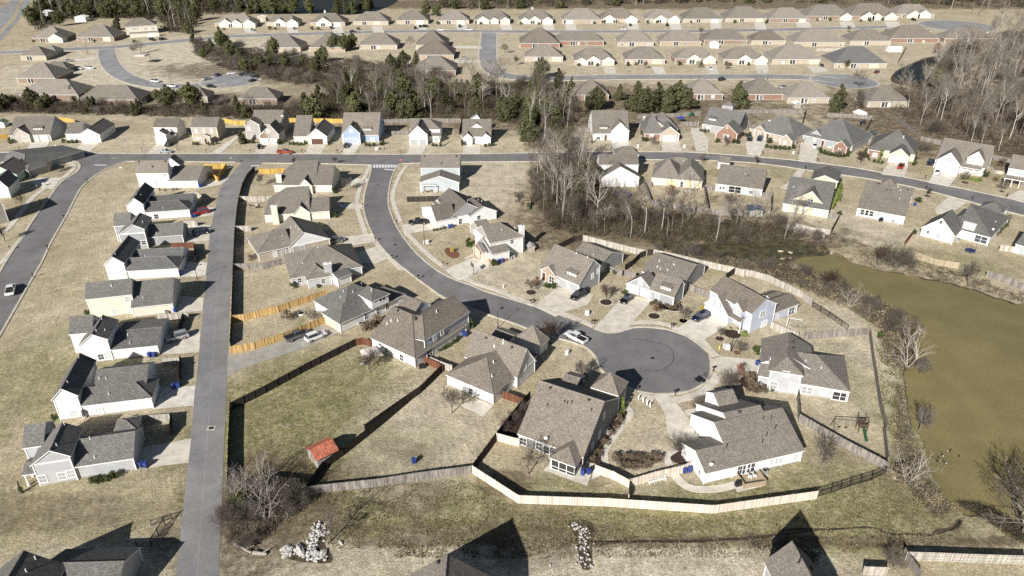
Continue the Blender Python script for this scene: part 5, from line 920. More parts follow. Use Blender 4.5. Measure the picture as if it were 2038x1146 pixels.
def vehicle(kind, color, cr, p, toward, label, group=None, z=.06, rack=False, cargo=False):
    key = (kind, color)
    c = GP(cr(p)); t = GP(cr(toward)); rz = math.atan2(t.y - c.y, t.x - c.x)
    nm = {'sedan': 'parked_car', 'suv': 'parked_suv', 'pickup': 'pickup_truck'}[kind]; cat = {'sedan': 'car', 'suv': 'car', 'pickup': 'pickup truck'}[kind]
    if key in VCACHE: r = dup(VCACHE[key], (c.x, c.y, z), rz, label, group); return r
    V = VEH[kind]; root = empty(nm, (0, 0, 0), label, cat, group); pm = 'paint_' + color
    b = MB(); loft(b, V['body'], pm)
    cb = V['cab']
    # roof skin
    tx = [s for s in cb if s[2] > 1.3]
    for i in range(len(tx) - 1):
        a, d = tx[i], tx[i + 1]; b.face([(a[0], -a[4], a[2] + .012), (d[0], -d[4], d[2] + .012), (d[0], d[4], d[2] + .012), (a[0], a[4], a[2] + .012)], pm)
    # pillars
    for i, s_ in enumerate(cb):
        if s_[2] > 1.3:
            for y in (-1, 1): b.tube((s_[0], y * s_[3], s_[1] - .05), (s_[0], y * (s_[4] + .01), s_[2]), .045, .035, pm, 4)
    if kind == 'pickup': b.box(-2.72, -.82, 1.06, -.82, .82, 1.075, 'rubber'); b.box(-2.8, -.96, 1.05, -.76, -.84, 1.16, pm); b.box(-2.8, .84, 1.05, -.76, .96, 1.16, pm); b.box(-2.86, -.84, 1.05, -2.76, .84, 1.16, pm)
    b.build('body', root)
    g = MB()
    for i in range(len(cb) - 1):
        a, d = cb[i], cb[i + 1]
        for y in (-1, 1): g.face([(a[0], y * a[3], a[1]), (d[0], y * d[3], d[1]), (d[0], y * d[4], d[2]), (a[0], y * a[4], a[2])], 'glass')
        g.face([(a[0], -a[4], a[2]), (d[0], -d[4], d[2]), (d[0], d[4], d[2]), (a[0], a[4], a[2])], 'glass')
    g.face([(cb[0][0], -cb[0][3], cb[0][1]), (cb[0][0], cb[0][3], cb[0][1]), (cb[0][0], cb[0][4], cb[0][2]), (cb[0][0], -cb[0][4], cb[0][2])], 'glass'); g.build('windows', root)
    wr = V['wr']
    for x in V['wx']:
        for y in (-1, 1):
            m_ = MB(); m_.tube((0, -.12, 0), (0, .12, 0), wr, wr, 'rubber', 14); wo = m_.build('wheel', root); wo.location = (x, y * .84, wr); q = MB(); q.tube((0, y * .12, 0), (0, y * .145, 0), wr * .62, wr * .55, 'rim', 10); q.build('rim', wo)
    L2 = V['L'] / 2; zz = .68 if kind == 'sedan' else .85
    for y in (-.62, .62):
        m_ = MB(); m_.box(-.06, -.17, -.08, .06, .17, .08, 'head_glass'); m_.build('headlight', root).location = (L2 - .1, y, zz - .05); m_ = MB(); m_.box(-.05, -.12, -.12, .05, .12, .12, 'lamp_glass'); m_.build('tail_light', root).location = (-L2 + .08, y * 1.15, zz + .05)
        m_ = MB(); m_.box(-.08, -.1, -.07, .08, .1, .07, pm); m_.build('wing_mirror', root).location = (V['cab'][-1][0] - .25, y * 1.62, 1.05 if kind == 'sedan' else 1.15)
    if kind == 'suv':
        for y in (-.6, .6): m_ = MB(); m_.box(-1.6, -.02, 0, .3, .02, .06, 'chrome'); m_.build('roof_rail', root).location = (0, y, 1.72)
    VCACHE[key] = root; root.location = (c.x, c.y, z); root.rotation_euler = (0, 0, rz); return root
V = vehicle
V('pickup', 'white', g3, (935, 118), (862, 82), 'white pickup truck with tools in its bed parked at the mouth of the cul-de-sac'); V('suv', 'black', g2, (728, 505), (672, 535), 'black boxy four wheel drive parked before the brick fronted house'); V('sedan', 'black', g2, (1095, 530), (1045, 570), 'black car below the white twin garage doors of the grey house'); V('suv', 'navy', g2, (1655, 668), (1590, 695), 'dark glossy car on the drive of the pale blue cul-de-sac house')
V('pickup', 'black', n4, (185, 605), (90, 610), 'black pickup truck on the drive beside the white batten gabled house'); V('pickup', 'grey', cE, (545, 430), (640, 395), 'grey pickup truck parked against the honey coloured fence'); V('suv', 'white', cE, (685, 435), (750, 410), 'white car parked in front of the grey pickup by the fence'); V('suv', 'silver', cB, (1350, 440), (1270, 462), 'silver car with roof rails parked behind the batten gabled alley house')
V('suv', 'red', n7, (1150, 605), (1080, 620), 'red car half in shade behind a white house by the alley'); V('suv', 'navy', n7, (1155, 835), (1200, 825), 'dark blue car in deep shade behind the grey alley house'); V('pickup', 'white', cB, (90, 80), (105, 30), 'white pickup truck driving on the west road'); V('pickup', 'orange', m2, (1290, 655), (1400, 655), 'orange red pickup truck parked on the through road'); V('sedan', 'silver', m1, (1870, 590), (1930, 592), 'silver car parked on the through road beside the small white cottage'); V('suv', 'black', m1, (1905, 505), (1860, 540), 'black car on the drive of the small white cottage'); V('sedan', 'black', m2, (1005, 590), (1000, 615), 'black car on the drive of the grey and brick house')
V('sedan', 'black', m3, (150, 520), (135, 550), 'black car beside the blue house'); V('suv', 'grey', cD, (800, 695), (860, 685), 'dark car in the shade before the cream batten gabled house'); V('pickup', 'black', m4, (1545, 400), (1545, 430), 'black truck at the left on the drive of the hedged brick house'); V('pickup', 'navy', m4, (1640, 400), (1620, 435), 'dark truck at the right on the drive of the hedged brick house'); V('sedan', 'white', m5, (182, 460), (172, 485), 'white car by the house with the tiny dormer'); V('pickup', 'red', m5, (945, 640), (925, 670), 'dark red pickup truck before the tan garage gable'); V('pickup', 'navy', m5, (1205, 605), (1185, 635), 'dark blue pickup on the grass beside the bright white house'); V('sedan', 'white', m5, (1265, 695), (1240, 725), 'white car on the drive of the bright white house'); V('sedan', 'black', m5, (605, 255), (590, 270), 'black car in the back yard by the white playhouse'); V('sedan', 'grey', m5, (695, 345), (730, 338), 'dark car behind the fence in the yard of the tan gabled house'); V('suv', 'blue', g1, (1130, 940) if False else (1130, 1600), (1140, 1600), 'blue car hidden') if False else None
cg = 'cars round the far turning circle'
for cl, p, q, lb in (('silver', (160, 808), (215, 795), 'silver car at the far left of the turning circle'), ('blue', (275, 768), (320, 750), 'blue grey car second on the edge of the turning circle'), ('white', (415, 752), (455, 748), 'white car at the back of the turning circle'), ('black', (535, 765), (570, 762), 'small black car right of the white one on the turning circle'), ('grey', (585, 768), (620, 766), 'small dark car nose to tail on the turning circle'), ('black', (630, 825), (690, 810), 'black car at the right rim of the turning circle'), ('black', (205, 885), (260, 890), 'black car on the near side of the turning circle')): V('sedan', cl, t2, p, q, lb, cg)
V('suv', 'black', t2, (650, 785), (690, 790), 'dark car behind the black one at the right rim of the turning circle', cg)
for k, cl, cr, p, q, lb in (('suv', 'white', t1, (1580, 835), (1620, 838), 'white car on the loop street beside the green'), ('sedan', 'white', t1, (1745, 882), (1800, 885), 'white car farther right on the loop street'), ('suv', 'white', t1, (800, 705), (850, 708), 'white four wheel drive on the drive left of the loop street'), ('suv', 'white', t1, (915, 700), (965, 700), 'white car nearest the pavement on the same drive'), ('sedan', 'white', t1, (262, 100), (262, 80), 'white car far up the highway verge'), ('sedan', 'silver', t1, (700, 625), (750, 620), 'silver car in shade by the loop street'), ('suv', 'black', t1, (1545, 410), (1580, 415), 'dark car before the two storey pale house'), ('suv', 'black', t1, (1650, 405), (1690, 402), 'dark car on the street right of the two storey pale house'),
    ('pickup', 'silver', t2, (620, 310), (630, 340), 'silver truck on the drive of the leftmost northern ranch house'), ('sedan', 'black', t2, (1640, 325), (1690, 330), 'black car on the northern street near the fourth house'), ('sedan', 'navy', t2, (1050, 295), (1050, 310), 'dark car on the drive of the second northern ranch house'), ('suv', 'black', t2, (1425, 290), (1440, 300), 'dark car on the drive of the third northern ranch house'), ('sedan', 'white', t3, (600, 310), (650, 310), 'white car parked left of the side street junction'), ('suv', 'white', t3, (890, 308), (935, 308), 'white car at the mouth of the side street'), ('suv', 'black', t3, (340, 290), (345, 270), 'leftmost of the three black cars on a northern drive'), ('suv', 'black', t3, (390, 275), (395, 260), 'middle of the three black cars on a northern drive'), ('suv', 'black', t3, (440, 275), (470, 272), 'rightmost of the three black cars on a northern drive'), ('suv', 'black', t3, (790, 275), (790, 290), 'black car before the second ranch house left of the side street'),
    ('sedan', 'silver', t3, (835, 600), (880, 600), 'silver car on a drive left of the side street'), ('suv', 'black', t4, (582, 262), (582, 275), 'black car before the cream ranch house of the northern row'), ('pickup', 'black', t4, (955, 262), (955, 280), 'black truck before a gabled northern ranch house'), ('sedan', 'white', t4, (525, 302), (560, 300), 'white car on the northern street between two gardens'), ('sedan', 'white', t4, (1395, 705), (1410, 720), 'white car on the lawn by the pond street'), ('suv', 'black', t4, (1510, 815), (1530, 810), 'dark car at the rear drive south of the pond street'), ('suv', 'black', t5, (1172, 160), (1190, 165), 'black car on the drive near the loop road'), ('suv', 'black', t5, (975, 248), (1000, 250), 'dark car at the corner of the brick house with the white chimney'), ('sedan', 'black', t5, (452, 520), (465, 530), 'black car on the drive of the third row house by the pond street'), ('sedan', 'maroon', t5, (885, 570), (910, 560), 'maroon car before the slate roofed house by the dark pond'), ('pickup', 'silver', t5, (150, 695), (180, 700), 'silver truck on the drive south of the pond street')): V(k, cl, cr, p, q, lb)
# ---------------------------------------------------------------- fences
POSTM = {}
def fence(cr, pts, mat, label, h=1.8, post=2.4, rails=0, closed=False, thick=.045, gap=False, metal=False, top=False, group=None, name='fence'):
    """pts on the foot of the fence (or on its top edge when top=True)"""
    W = [GP(cr(p), h if top else 0) for p in pts]; W = [Vector((q.x, q.y, 0)) for q in W]; base = W[len(W) // 2].copy(); root = empty(name, base, label, 'fence', group); m_ = MB(); cnt = 0
    for i in range(len(W) - 1):
        a, b = W[i] - base, W[i + 1] - base; d = b - a; L = d.length
        if L < .2: continue
        d.normalize(); n = Vector((-d.y, d.x, 0))
        if metal:
            for z0, z1 in ((.12, .18), (h - .25, h - .19), (h - .05, h)): m_.obox(a, d, n, 0, L, -.02, .02, z0, z1, 'dark_metal')
            k = 0
            while k * .14 < L: m_.obox(a, d, n, k * .14, k * .14 + .022, -.011, .011, .05, h - .02, 'dark_metal'); k += 1
        else:
            m_.obox(a, d, n, 0, L, -thick / 2, thick / 2, .03, h, mat)
            for z0 in (.3, .95, 1.5): m_.obox(a, d, n, 0, L, (thick / 2) * rails if rails > 0 else -thick / 2 - .05, thick / 2 + .05 if rails > 0 else -thick / 2, z0, z0 + .09, mat) if rails else None
        if post:
            k = max(1, round(L / post)); key = (mat, h, metal)
            if key not in POSTM: q = MB(); q.box(-.05, -.05, 0, .05, .05, h + .05, 'dark_metal' if metal else mat); POSTM[key] = q.data('post')
            for j in range(k + (i == len(W) - 2)):
                if cnt >= 60: break
                c = a + d * (L * j / k) + n * (.07 * (rails or 1)) if not metal else a + d * (L * j / k); link('post', POSTM[key], root, c, math.atan2(d.y, d.x)); cnt += 1
    m_.build('fence_panels', root); return root
fence(g3, [(262, 985), (560, 1146)], 'fence_blush', 'x') if False else None
fence(FULL, [(940, 942), (1032, 1002), (1210, 1008), (1418, 1022), (1625, 993)], 'fence_blush', 'long pale blush wooden fence along the drainage field', top=False, post=4.8)
fence(cF, [(500, 620), (620, 600), (1000, 560), (1250, 520), (1620, 472)], 'fence_grey', 'weathered grey fence from the white rocks to the pale fence', post=2.4)
fence(g5, [(1388, 658), (1480, 630), (1600, 590), (1735, 550), (1822, 505)], 'x', 'black metal railing fence at the end of the pale fence', h=1.5, metal=True)
fence(g6, [(55, 190), (180, 262), (290, 340), (400, 395)] if False else [(60, 195), (185, 270), (330, 372)], 'x', 'black metal railing fence facing the pond behind the blue house', h=1.5, metal=True)
fence(g5, [(1282, 185), (1420, 265), (1560, 345), (1770, 455), (1830, 490)], 'fence_grey', 'grey fence between the swing set lawn and the white house', rails=1)
fence(g5, [(1270, 30), (1280, 185)], 'fence_grey', 'short grey fence between the white and light grey houses')
fence(g6, [(0, 440), (150, 430), (330, 415), (485, 405), (530, 650), (560, 800), (580, 990), (600, 1200)] if False else [(0, 440), (200, 425), (420, 412), (492, 402), (522, 620), (575, 960), (620, 1146)], 'fence_grey', 'long grey fence round the lawn beside the pond')
fence(FULL, [(1757, 858), (1762, 905), (1764, 924)], 'fence_grey', 'last grey fence panels above the brook corner', post=2.2)
fence(n3, [(785, 455), (900, 510), (1000, 555), (1060, 560), (1400, 525), (1555, 500)], 'fence_bleached', 'weathered fence running behind the light grey house', rails=-1) if False else fence(n3, [(790, 462), (900, 512), (1010, 555)], 'fence_bleached', 'short weathered fence between the blue and light grey houses', rails=-1)
fence(g2, [(765, 72), (890, 105), (1070, 150), (1170, 175), (1250, 190)], 'fence_bleached', 'bleached fence behind the brick fronted house', rails=-1)
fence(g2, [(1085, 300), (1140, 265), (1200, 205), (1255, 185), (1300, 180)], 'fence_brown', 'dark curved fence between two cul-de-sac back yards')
fence(g2, [(1300, 182), (1450, 215), (1700, 275), (1930, 325), (1986, 345)], 'fence_bleached', 'bleached fence along the creek behind the grey and white house', rails=-1)
fence(n3, [(500, 22), (640, 45), (780, 85), (900, 145), (1040, 215), (1125, 280)], 'fence_bleached', 'bleached fence curving behind the blue house', rails=-1)
fence(g2, [(928, 295), (1070, 345), (1170, 345)] if False else [(928, 298), (1060, 345)], 'fence_grey', 'short fence with gate right of the brick fronted house'); fence(g2, [(1078, 340), (1165, 360)], 'fence_grey', 'short fence left of the grey and white house'); fence(g2, [(580, 140), (700, 80), (765, 70)], 'fence_brown', 'dark fence on the left of the brick fronted yard'); fence(g2, [(1565, 445), (1640, 480), (1725, 508)], 'fence_grey', 'grey fence between the mulch ring garden and the blue house', rails=1); fence(g2, [(1848, 370), (1930, 312)], 'fence_brown', 'short dark fence left of the blue house yard')
fence(g3, [(418, 775), (505, 800), (568, 815)], 'fence_blush', 'short pale fence left of the charcoal house'); fence(g3, [(1060, 985), (1180, 1030), (1282, 1085)], 'fence_blush', 'pale fence from the charcoal house to the corner post'); fence(g3, [(1290, 1078), (1450, 1030), (1580, 1000)], 'fence_blush', 'pale fence with a white bench frame against it'); fence(g3, [(1282, 1085), (1275, 1180)], 'fence_blush', 'short pale dividing fence between two back lawns')
fence(g5, [(500, 520), (560, 505), (612, 478)], 'fence_blush', 'pale gate fence beside the blue bins of the white house')
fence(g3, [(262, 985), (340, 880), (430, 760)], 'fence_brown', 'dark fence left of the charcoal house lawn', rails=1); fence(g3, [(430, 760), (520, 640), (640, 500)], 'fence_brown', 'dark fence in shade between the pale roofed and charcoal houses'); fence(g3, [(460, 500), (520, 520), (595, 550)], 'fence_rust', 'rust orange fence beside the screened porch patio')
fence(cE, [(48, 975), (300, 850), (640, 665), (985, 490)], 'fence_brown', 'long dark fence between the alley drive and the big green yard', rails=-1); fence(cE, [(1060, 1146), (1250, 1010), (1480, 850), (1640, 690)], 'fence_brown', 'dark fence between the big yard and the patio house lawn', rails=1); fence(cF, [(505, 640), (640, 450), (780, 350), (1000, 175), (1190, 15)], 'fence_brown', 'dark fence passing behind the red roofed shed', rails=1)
fence(cE, [(985, 490), (1040, 480), (1110, 500)], 'fence_rust', 'short reddish fence left of the pergola'); fence(cE, [(1505, 620), (1610, 668), (1645, 690)], 'fence_rust', 'short reddish fence right of the screened corner porch'); fence(g3, [(-10, 275), (70, 310), (130, 330)], 'fence_bleached', 'short bleached fence left of the pale roofed house')
fence(cE, [(50, 310), (140, 300), (400, 235), (770, 110)], 'fence_tan', 'upper honey coloured fence across the alley yards', rails=-1); fence(cE, [(38, 548), (220, 515), (440, 445), (640, 365), (750, 318)], 'fence_tan', 'lower honey coloured fence above the parked cars', rails=-1)
fence(FULL, [(463, 640), (464, 600), (466, 540), (469, 470), (474, 420), (478, 398)], 'fence_dark', 'dark fence beside the alley behind the chimney houses'); fence(FULL, [(460, 690), (463, 640)], 'fence_dark', 'short dark fence between the two honey coloured fences'); fence(FULL, [(456, 975), (457, 900), (461, 812)], 'fence_dark', 'dark fence beside the alley along the big green yard'); fence(FULL, [(478, 398), (484, 375), (494, 355), (508, 340)], 'fence_dark', 'curved dark fence at the alley bend'); fence(FULL, [(456, 975), (520, 960), (600, 968)], 'fence_brown', 'dark fence behind the bare thicket')
fence(cD, [(215, 175), (300, 175), (410, 168)], 'fence_yellow', 'honey coloured fence north of the first chimney house', rails=-1); fence(cD, [(75, 385), (200, 388), (325, 382)], 'fence_bleached', 'open bleached fence between the chimney house yards', rails=-1); fence(cD, [(25, 905), (250, 900), (430, 855)], 'fence_grey', 'grey fence between batten gabled and hip roofed houses'); fence(cD, [(35, 615), (155, 612)], 'fence_bleached', 'short fence left of the batten gabled house')
fence(n7, [(1185, 90), (1300, 92), (1440, 85)], 'fence_yellow', 'bright yellow fence along the through road corner'); fence(n7, [(1440, 90), (1400, 150), (1350, 235)], 'fence_yellow', 'yellow fence side panel facing the alley'); fence(n7, [(1255, 180), (1340, 238)], 'fence_yellow', 'short yellow gate fence by the corner house')
fence(n4, [(60, 355), (250, 350), (430, 345)], 'fence_dark', 'dark low fence left of the batten gabled house'); fence(g7, [(492, 435), (555, 605)], 'fence_grey', 'grey fence right of the trampoline yard', rails=1); fence(g7, [(985, 470), (1015, 650)], 'fence_grey', 'grey fence between the yellow and pale blue houses', rails=1); fence(g7, [(1535, 530), (1530, 660)], 'fence_brown', 'dark fence right of the slate lean-to'); fence(g7, [(1458, 545), (1540, 552)], 'fence_grey', 'short grey fence joined to the pale blue house'); fence(g7, [(560, 605), (800, 645), (1100, 690), (1340, 700)], 'fence_grey', 'grey fence along the creek behind the yellow house'); fence(g7, [(1660, 815), (1820, 850), (1965, 880)], 'fence_grey', 'grey fence behind the brick based cream house'); fence(g8, [(80, 700), (200, 730), (330, 745)], 'fence_bleached', 'bleached fence end near the fallen tree'); fence(g8, [(330, 745), (395, 625)], 'fence_brown', 'brown side fence of the brick based cream house'); fence(g8, [(305, 625), (390, 635)], 'fence_grey', 'short grey fence right of the brick based cream house'); fence(g8, [(925, 905), (1080, 960), (1240, 985)], 'fence_straw', 'light wooden fence below the white chimney house'); fence(g8, [(860, 820), (925, 735)], 'fence_rust', 'short rusty fence left of the white chimney house'); fence(g8, [(1440, 1040), (1580, 1090), (1712, 1140)], 'fence_grey', 'grey fence above the pond at the right edge'); fence(g8, [(1535, 855), (1640, 870)], 'fence_bleached', 'short bleached fence left of the slate roofed house'); fence(g7, [(505, 450), (560, 455)], 'fence_grey', 'short grey fence left of the yellow house'); fence(g7, [(1000, 480), (1080, 490)], 'fence_grey', 'short grey fence left of the pale blue creek house')
fence(m1, [(660, 235), (780, 245), (850, 262)], 'fence_yellow', 'yellow fence panel behind the stone gabled house'); fence(m1, [(0, 440), (100, 425)], 'fence_yellow', 'pale yellow fence at the west end of the through road'); fence(m2, [(600, 300), (720, 330), (840, 330)], 'fence_yellow', 'orange fence behind the grey and brick house'); fence(m2, [(1300, 300), (1450, 300), (1860, 310), (1950, 310)], 'fence_yellow', 'orange fence behind the brown garage house'); fence(m3, [(530, 285), (780, 275), (1000, 275), (1310, 275)], 'fence_grey', 'grey fence behind the shuttered gable house'); fence(m3, [(610, 405), (780, 400)], 'fence_grey', 'grey fence left of the shuttered gable house'); fence(m3, [(1295, 400), (1325, 270)], 'fence_brown', 'dark fence left of the centred dormer house')
fence(m4, [(0, 330), (120, 330)], 'fence_grey', 'grey fence left of the first house east of the woods'); fence(m4, [(530, 210), (640, 205), (870, 195), (1110, 175)], 'fence_grey', 'grey fence behind the beige fronted house'); fence(m4, [(930, 275), (1090, 275)], 'fence_grey', 'grey fence right of the beige fronted house'); fence(m4, [(1480, 165), (1750, 160), (2038, 165)], 'fence_grey', 'grey fence behind the hedged brick house'); fence(m4, [(1475, 275), (1560, 275)], 'fence_grey', 'short fence left of the hedged brick house'); fence(m5, [(60, 305), (105, 150)], 'fence_brown', 'dark fence left of the tiny dormer house yard'); fence(m5, [(290, 190), (520, 200), (700, 215)], 'fence_grey', 'grey fence behind the tiny dormer house'); fence(m5, [(610, 390), (700, 200)], 'fence_brown', 'brown fence right of the white playhouse'); fence(m5, [(520, 410), (670, 425)], 'fence_grey', 'grey fence left of the red pickup house'); fence(m5, [(890, 215), (980, 280), (1100, 370)], 'fence_grey', 'grey fence at the foot of the bare woods'); fence(m5, [(1120, 400), (1300, 440)], 'fence_grey', 'grey fence left of the bright white house'); fence(m5, [(1760, 565), (1980, 620)], 'fence_grey', 'grey fence right of the bright white house'); fence(m5, [(1700, 640), (1780, 690), (1850, 700)], 'fence_bleached', 'white picket fence right of the bright white house', h=1.2)
fence(t3, [(150, 640), (370, 640)], 'fence_bleached', 'pale fence behind the stacked column houses'); fence(t5, [(410, 400), (600, 400)], 'fence_bleached', 'pale fence behind the tarpaulin yard'); fence(t5, [(1050, 500), (1115, 380)], 'fence_brown', 'brown fence by the white garden shed')
fence(n5, [(225, 1030), (440, 1036), (670, 1046), (1116, 1060)], 'fence_bleached', 'bleached fence along the bottom right edge', rails=-1); fence(n5, [(210, 1000), (330, 1180)], 'fence_grey', 'grey fence running off the bottom right edge'); fence(n8, [(940, 560), (1100, 566)], 'fence_bleached', 'bleached fence beside the bottom edge house')
for p, lb in (([(1200, 300), (1440, 290)], 'slatted fence panels beside the batten gabled alley house'), ([(1240, 640), (1370, 630)], 'slatted fence panels beside the plain gabled alley house'), ([(960, 1090), (1300, 1062)], 'slatted fence panels beside the southmost alley house')): fence(cB, p, 'fence_bleached', lb, rails=-1)
for p, lb in (([(1400, 290), (1365, 390)], 'dark fence facing the alley behind the silver car'), ([(1378, 620), (1370, 790)], 'dark fence facing the alley by two blue bins'), ([(1310, 1060), (1300, 1170)], 'dark fence facing the alley near the drain')): fence(cB, p, 'fence_dark', lb)
fence(cC, [(1400, 575), (1505, 575)], 'fence_bleached', 'pale fence above the shaded blue car'); fence(cC, [(1310, 745), (1480, 740), (1490, 850)], 'fence_rust', 'reddish fence round a small alley yard'); fence(cC, [(1400, 360), (1500, 350), (1570, 400)], 'fence_bleached', 'pale fence behind the red car')
# ---------------------------------------------------------------- small things
def place(fn, name, cr, p, label, cat, group=None, rz=0, z=0.0, toward=None, **k):
    c = GP(cr(p))
    if toward: t = GP(cr(toward)); rz = math.atan2(t.y - c.y, t.x - c.x)
    r = empty(name, (c.x, c.y, z), label, cat, group, rz); fn(r, **k); return r
BINM = {}
def bin_(root, mat='bin_blue'):
    if mat not in BINM:
        m_ = MB(); m_.mesh8([(-.25, -.27, .08), (.25, -.27, .08), (.25, .27, .08), (-.25, .27, .08), (-.33, -.36, 1.0), (.33, -.36, 1.0), (.33, .36, 1.0), (-.33, .36, 1.0)], mat); b = m_.data('bin_body')
        m_ = MB(); m_.mesh8([(-.36, -.42, 0), (.36, -.42, 0), (.36, .38, 0), (-.36, .38, 0), (-.3, -.3, .1), (.3, -.3, .1), (.3, .3, .12), (-.3, .3, .12)], mat); l = m_.data('lid')
        m_ = MB(); m_.tube((-.04, 0, 0), (.04, 0, 0), .12, .12, 'rubber', 8); w_ = m_.data('wheel'); BINM[mat] = (b, l, w_)
    b, l, w_ = BINM[mat]; link('bin_body', b, root); link('lid', l, root, (0, 0, 1.0))
    for x in (-.26, .26): link('wheel', w_, root, (x, .28, .12))
BN = [(cA, (935, 430), 'bin_blue', 'left blue bin beside the southmost alley house'), (cA, (965, 432), 'bin_blue', 'right blue bin beside the southmost alley house'), (cB, (1140, 575), 'bin_blue', 'left blue bin by the wall of the batten gabled alley house'), (cB, (1175, 575), 'bin_blue', 'right blue bin by the wall of the batten gabled alley house'), (cB, (1320, 815), 'bin_blue', 'left blue bin behind the plain gabled alley house'), (cB, (1357, 810), 'bin_blue', 'right blue bin behind the plain gabled alley house'), (n7, (1135, 305), 'bin_blue', 'left blue bin behind the corner house'), (n7, (1158, 300), 'bin_blue', 'right blue bin behind the corner house'), (n7, (1050, 650), 'bin_blue', 'left blue bin in front of the red car'), (n7, (1078, 645), 'bin_blue', 'right blue bin in front of the red car'), (cC, (1385, 945), 'bin_blue', 'blue bin under the alley lamp post'), (cB, (1335, 235), 'bin_blue', 'blue bin beside the cream alley house'),
      (cE, (1820, 420), 'bin_blue', 'blue bin beside the large two storey house'), (cE, (1335, 195), 'bin_blue', 'dark blue bin behind the dormer house'), (n4, (540, 655), 'bin_blue', 'left blue bin under the window of the batten gabled house'), (n4, (572, 650), 'bin_blue', 'right blue bin under the window of the batten gabled house'), (n4, (1108, 1050), 'bin_blue', 'left blue bin beside the brick and grey house'), (n4, (1145, 1045), 'bin_blue', 'right blue bin beside the brick and grey house'), (g2, (762, 468), 'bin_blue', 'left blue bin by the black four wheel drive'), (g2, (792, 458), 'bin_black', 'right dark bin by the black four wheel drive'), (n3, (683, 765), 'bin_blue', 'blue bin at the end of the light grey house drive'), (g3, (985, 975), 'bin_black', 'black bin outside the screened porch'), (g3, (980, 1000), 'bin_blue', 'front blue bin outside the screened porch'), (g3, (1018, 995), 'bin_blue', 'right blue bin outside the screened porch'), (g5, (568, 505), 'bin_blue', 'left bright blue bin beside the white house'), (g5, (602, 500), 'bin_blue', 'right bright blue bin beside the white house'),
      (g3, (205, 95), 'bin_blue', 'blue bin left of the pale roofed house'), (g8, (932, 538), 'bin_blue', 'blue bin beside the pale blue pond house'), (g8, (932, 738), 'bin_green', 'dark green bin by the rusty fence'), (cF, (1238, 405), 'bin_blue', 'blue lidded bin lying on the green slope')]
for cr, p, m_, lb in BN: place(bin_, 'wheelie_bin', cr, p, lb, 'bin', None, R.uniform(-.3, .5), .07, mat=m_)
def acunit(root, s=1.0):
    m_ = MB(); m_.box(-.42 * s, -.42 * s, .08, .42 * s, .42 * s, .85, 'galvanised'); m_.box(-.5 * s, -.5 * s, 0, .5 * s, .5 * s, .08, 'kerb_concrete'); m_.build('casing', root)
    m_ = MB(); m_.tube((0, 0, .85), (0, 0, .9), .34 * s, .34 * s, 'dark_metal', 12); m_.build('fan_grille', root)
for cr, p, lb in ((cB, (1270, 245), 'air conditioner beside the cream alley house'), (cC, (1300, 500), 'air conditioner beside the white alley house with the red car'), (n4, (1235, 1005), 'left air conditioner beside the brick and grey house'), (n4, (1272, 990), 'right air conditioner beside the brick and grey house'), (cE, (1025, 340), 'air conditioner beside the dormer house'), (g3, (1152, 725), 'white air conditioner in the mulch by the charcoal house'), (g7, (855, 495), 'left air conditioner behind the yellow house'), (g7, (888, 497), 'right air conditioner behind the yellow house'), (g5, (1068, 510), 'air conditioner by the deck of the white house'), (g8, (775, 655), 'air conditioner behind the pale blue pond house'), (cD, (185, 808), 'air conditioner behind the cream batten gabled house'), (g8, (1242, 790), 'air conditioner behind the white chimney house'), (g2, (815, 380), 'air conditioner right of the brick fronted house')): place(acunit, 'air_conditioner', cr, p, lb, 'air conditioner', None, R.uniform(0, .6), .02)
MBM = []
def mailbox(root):
    if not MBM:
        m_ = MB(); m_.box(-.05, -.05, 0, .05, .05, 1.05, 'dark_metal'); m_.box(-.16, -.26, .98, .16, .22, 1.02, 'dark_metal'); MBM.append(m_.data('post')); m_ = MB(); m_.box(-.12, -.26, 0, .12, .26, .16, 'black_plastic'); m_.tube((0, -.26, .16), (0, .26, .16), .12, .12, 'black_plastic', 10); m_.box(.12, -.1, .1, .14, -.06, .34, 'sign_red'); MBM.append(m_.data('letter_box'))
    link('post', MBM[0], root); link('letter_box', MBM[1], root, (0, 0, 1.03))
MLB = [('by the southmost alley', [(cA, (1255, 140))]), ]
for cr, pts, pl in ((cD, ((1015, 250), (1002, 430), (1098, 690), (1225, 825), (1425, 980)), 'west kerb of the curving street'), (cD, ((1262, 560), (1612, 880)), 'east kerb of the curving street'), (g2, ((125, 1600),), ''), (g4, ((405, 535), (700, 560), (990, 380)), 'kerb of the cul-de-sac'), (g2, ((370, 555), (390, 548), (832, 712), (850, 708), (1435, 738), (1450, 735)), 'pavement above the cul-de-sac'), (g1, ((125, 1055),), 'kerb opposite the big brick house'), (m2, ((403, 645), (895, 650), (1478, 650), (1878, 650)), 'north kerb below the grey and brick houses'), (m3, ((60, 588), (697, 590), (1302, 640)), 'north kerb below the blue and white houses'), (m1, ((222, 560), (770, 570), (1605, 580)), 'north kerb at the west end'), (m4, ((302, 490), (745, 495), (1035, 495), (1665, 535)), 'north kerb east of the woods'), (m5, ((210, 585), (775, 675), (1160, 740), (1885, 905), (98, 655), (1168, 835), (1580, 925)), 'kerbs of the eastern through road'), (cC, ((665, 240), (490, 520), (365, 750), (255, 965), (310, 400), (80, 755)), 'kerbs of the west road'), (t1, ((1115, 800), (1495, 870), (960, 800), (135, 465)), 'kerbs round the village green'), (t4, ((570, 735), (1375, 740), (1185, 790), (1910, 740)), 'kerbs of the pond street')):
    if not pl: continue
    for i, p in enumerate(pts): place(mailbox, 'mailbox', cr, p, 'black post mailbox, %s along the %s' % (ORD[i], pl), 'mailbox', 'kerbside mailboxes', R.uniform(0, 6), .05)
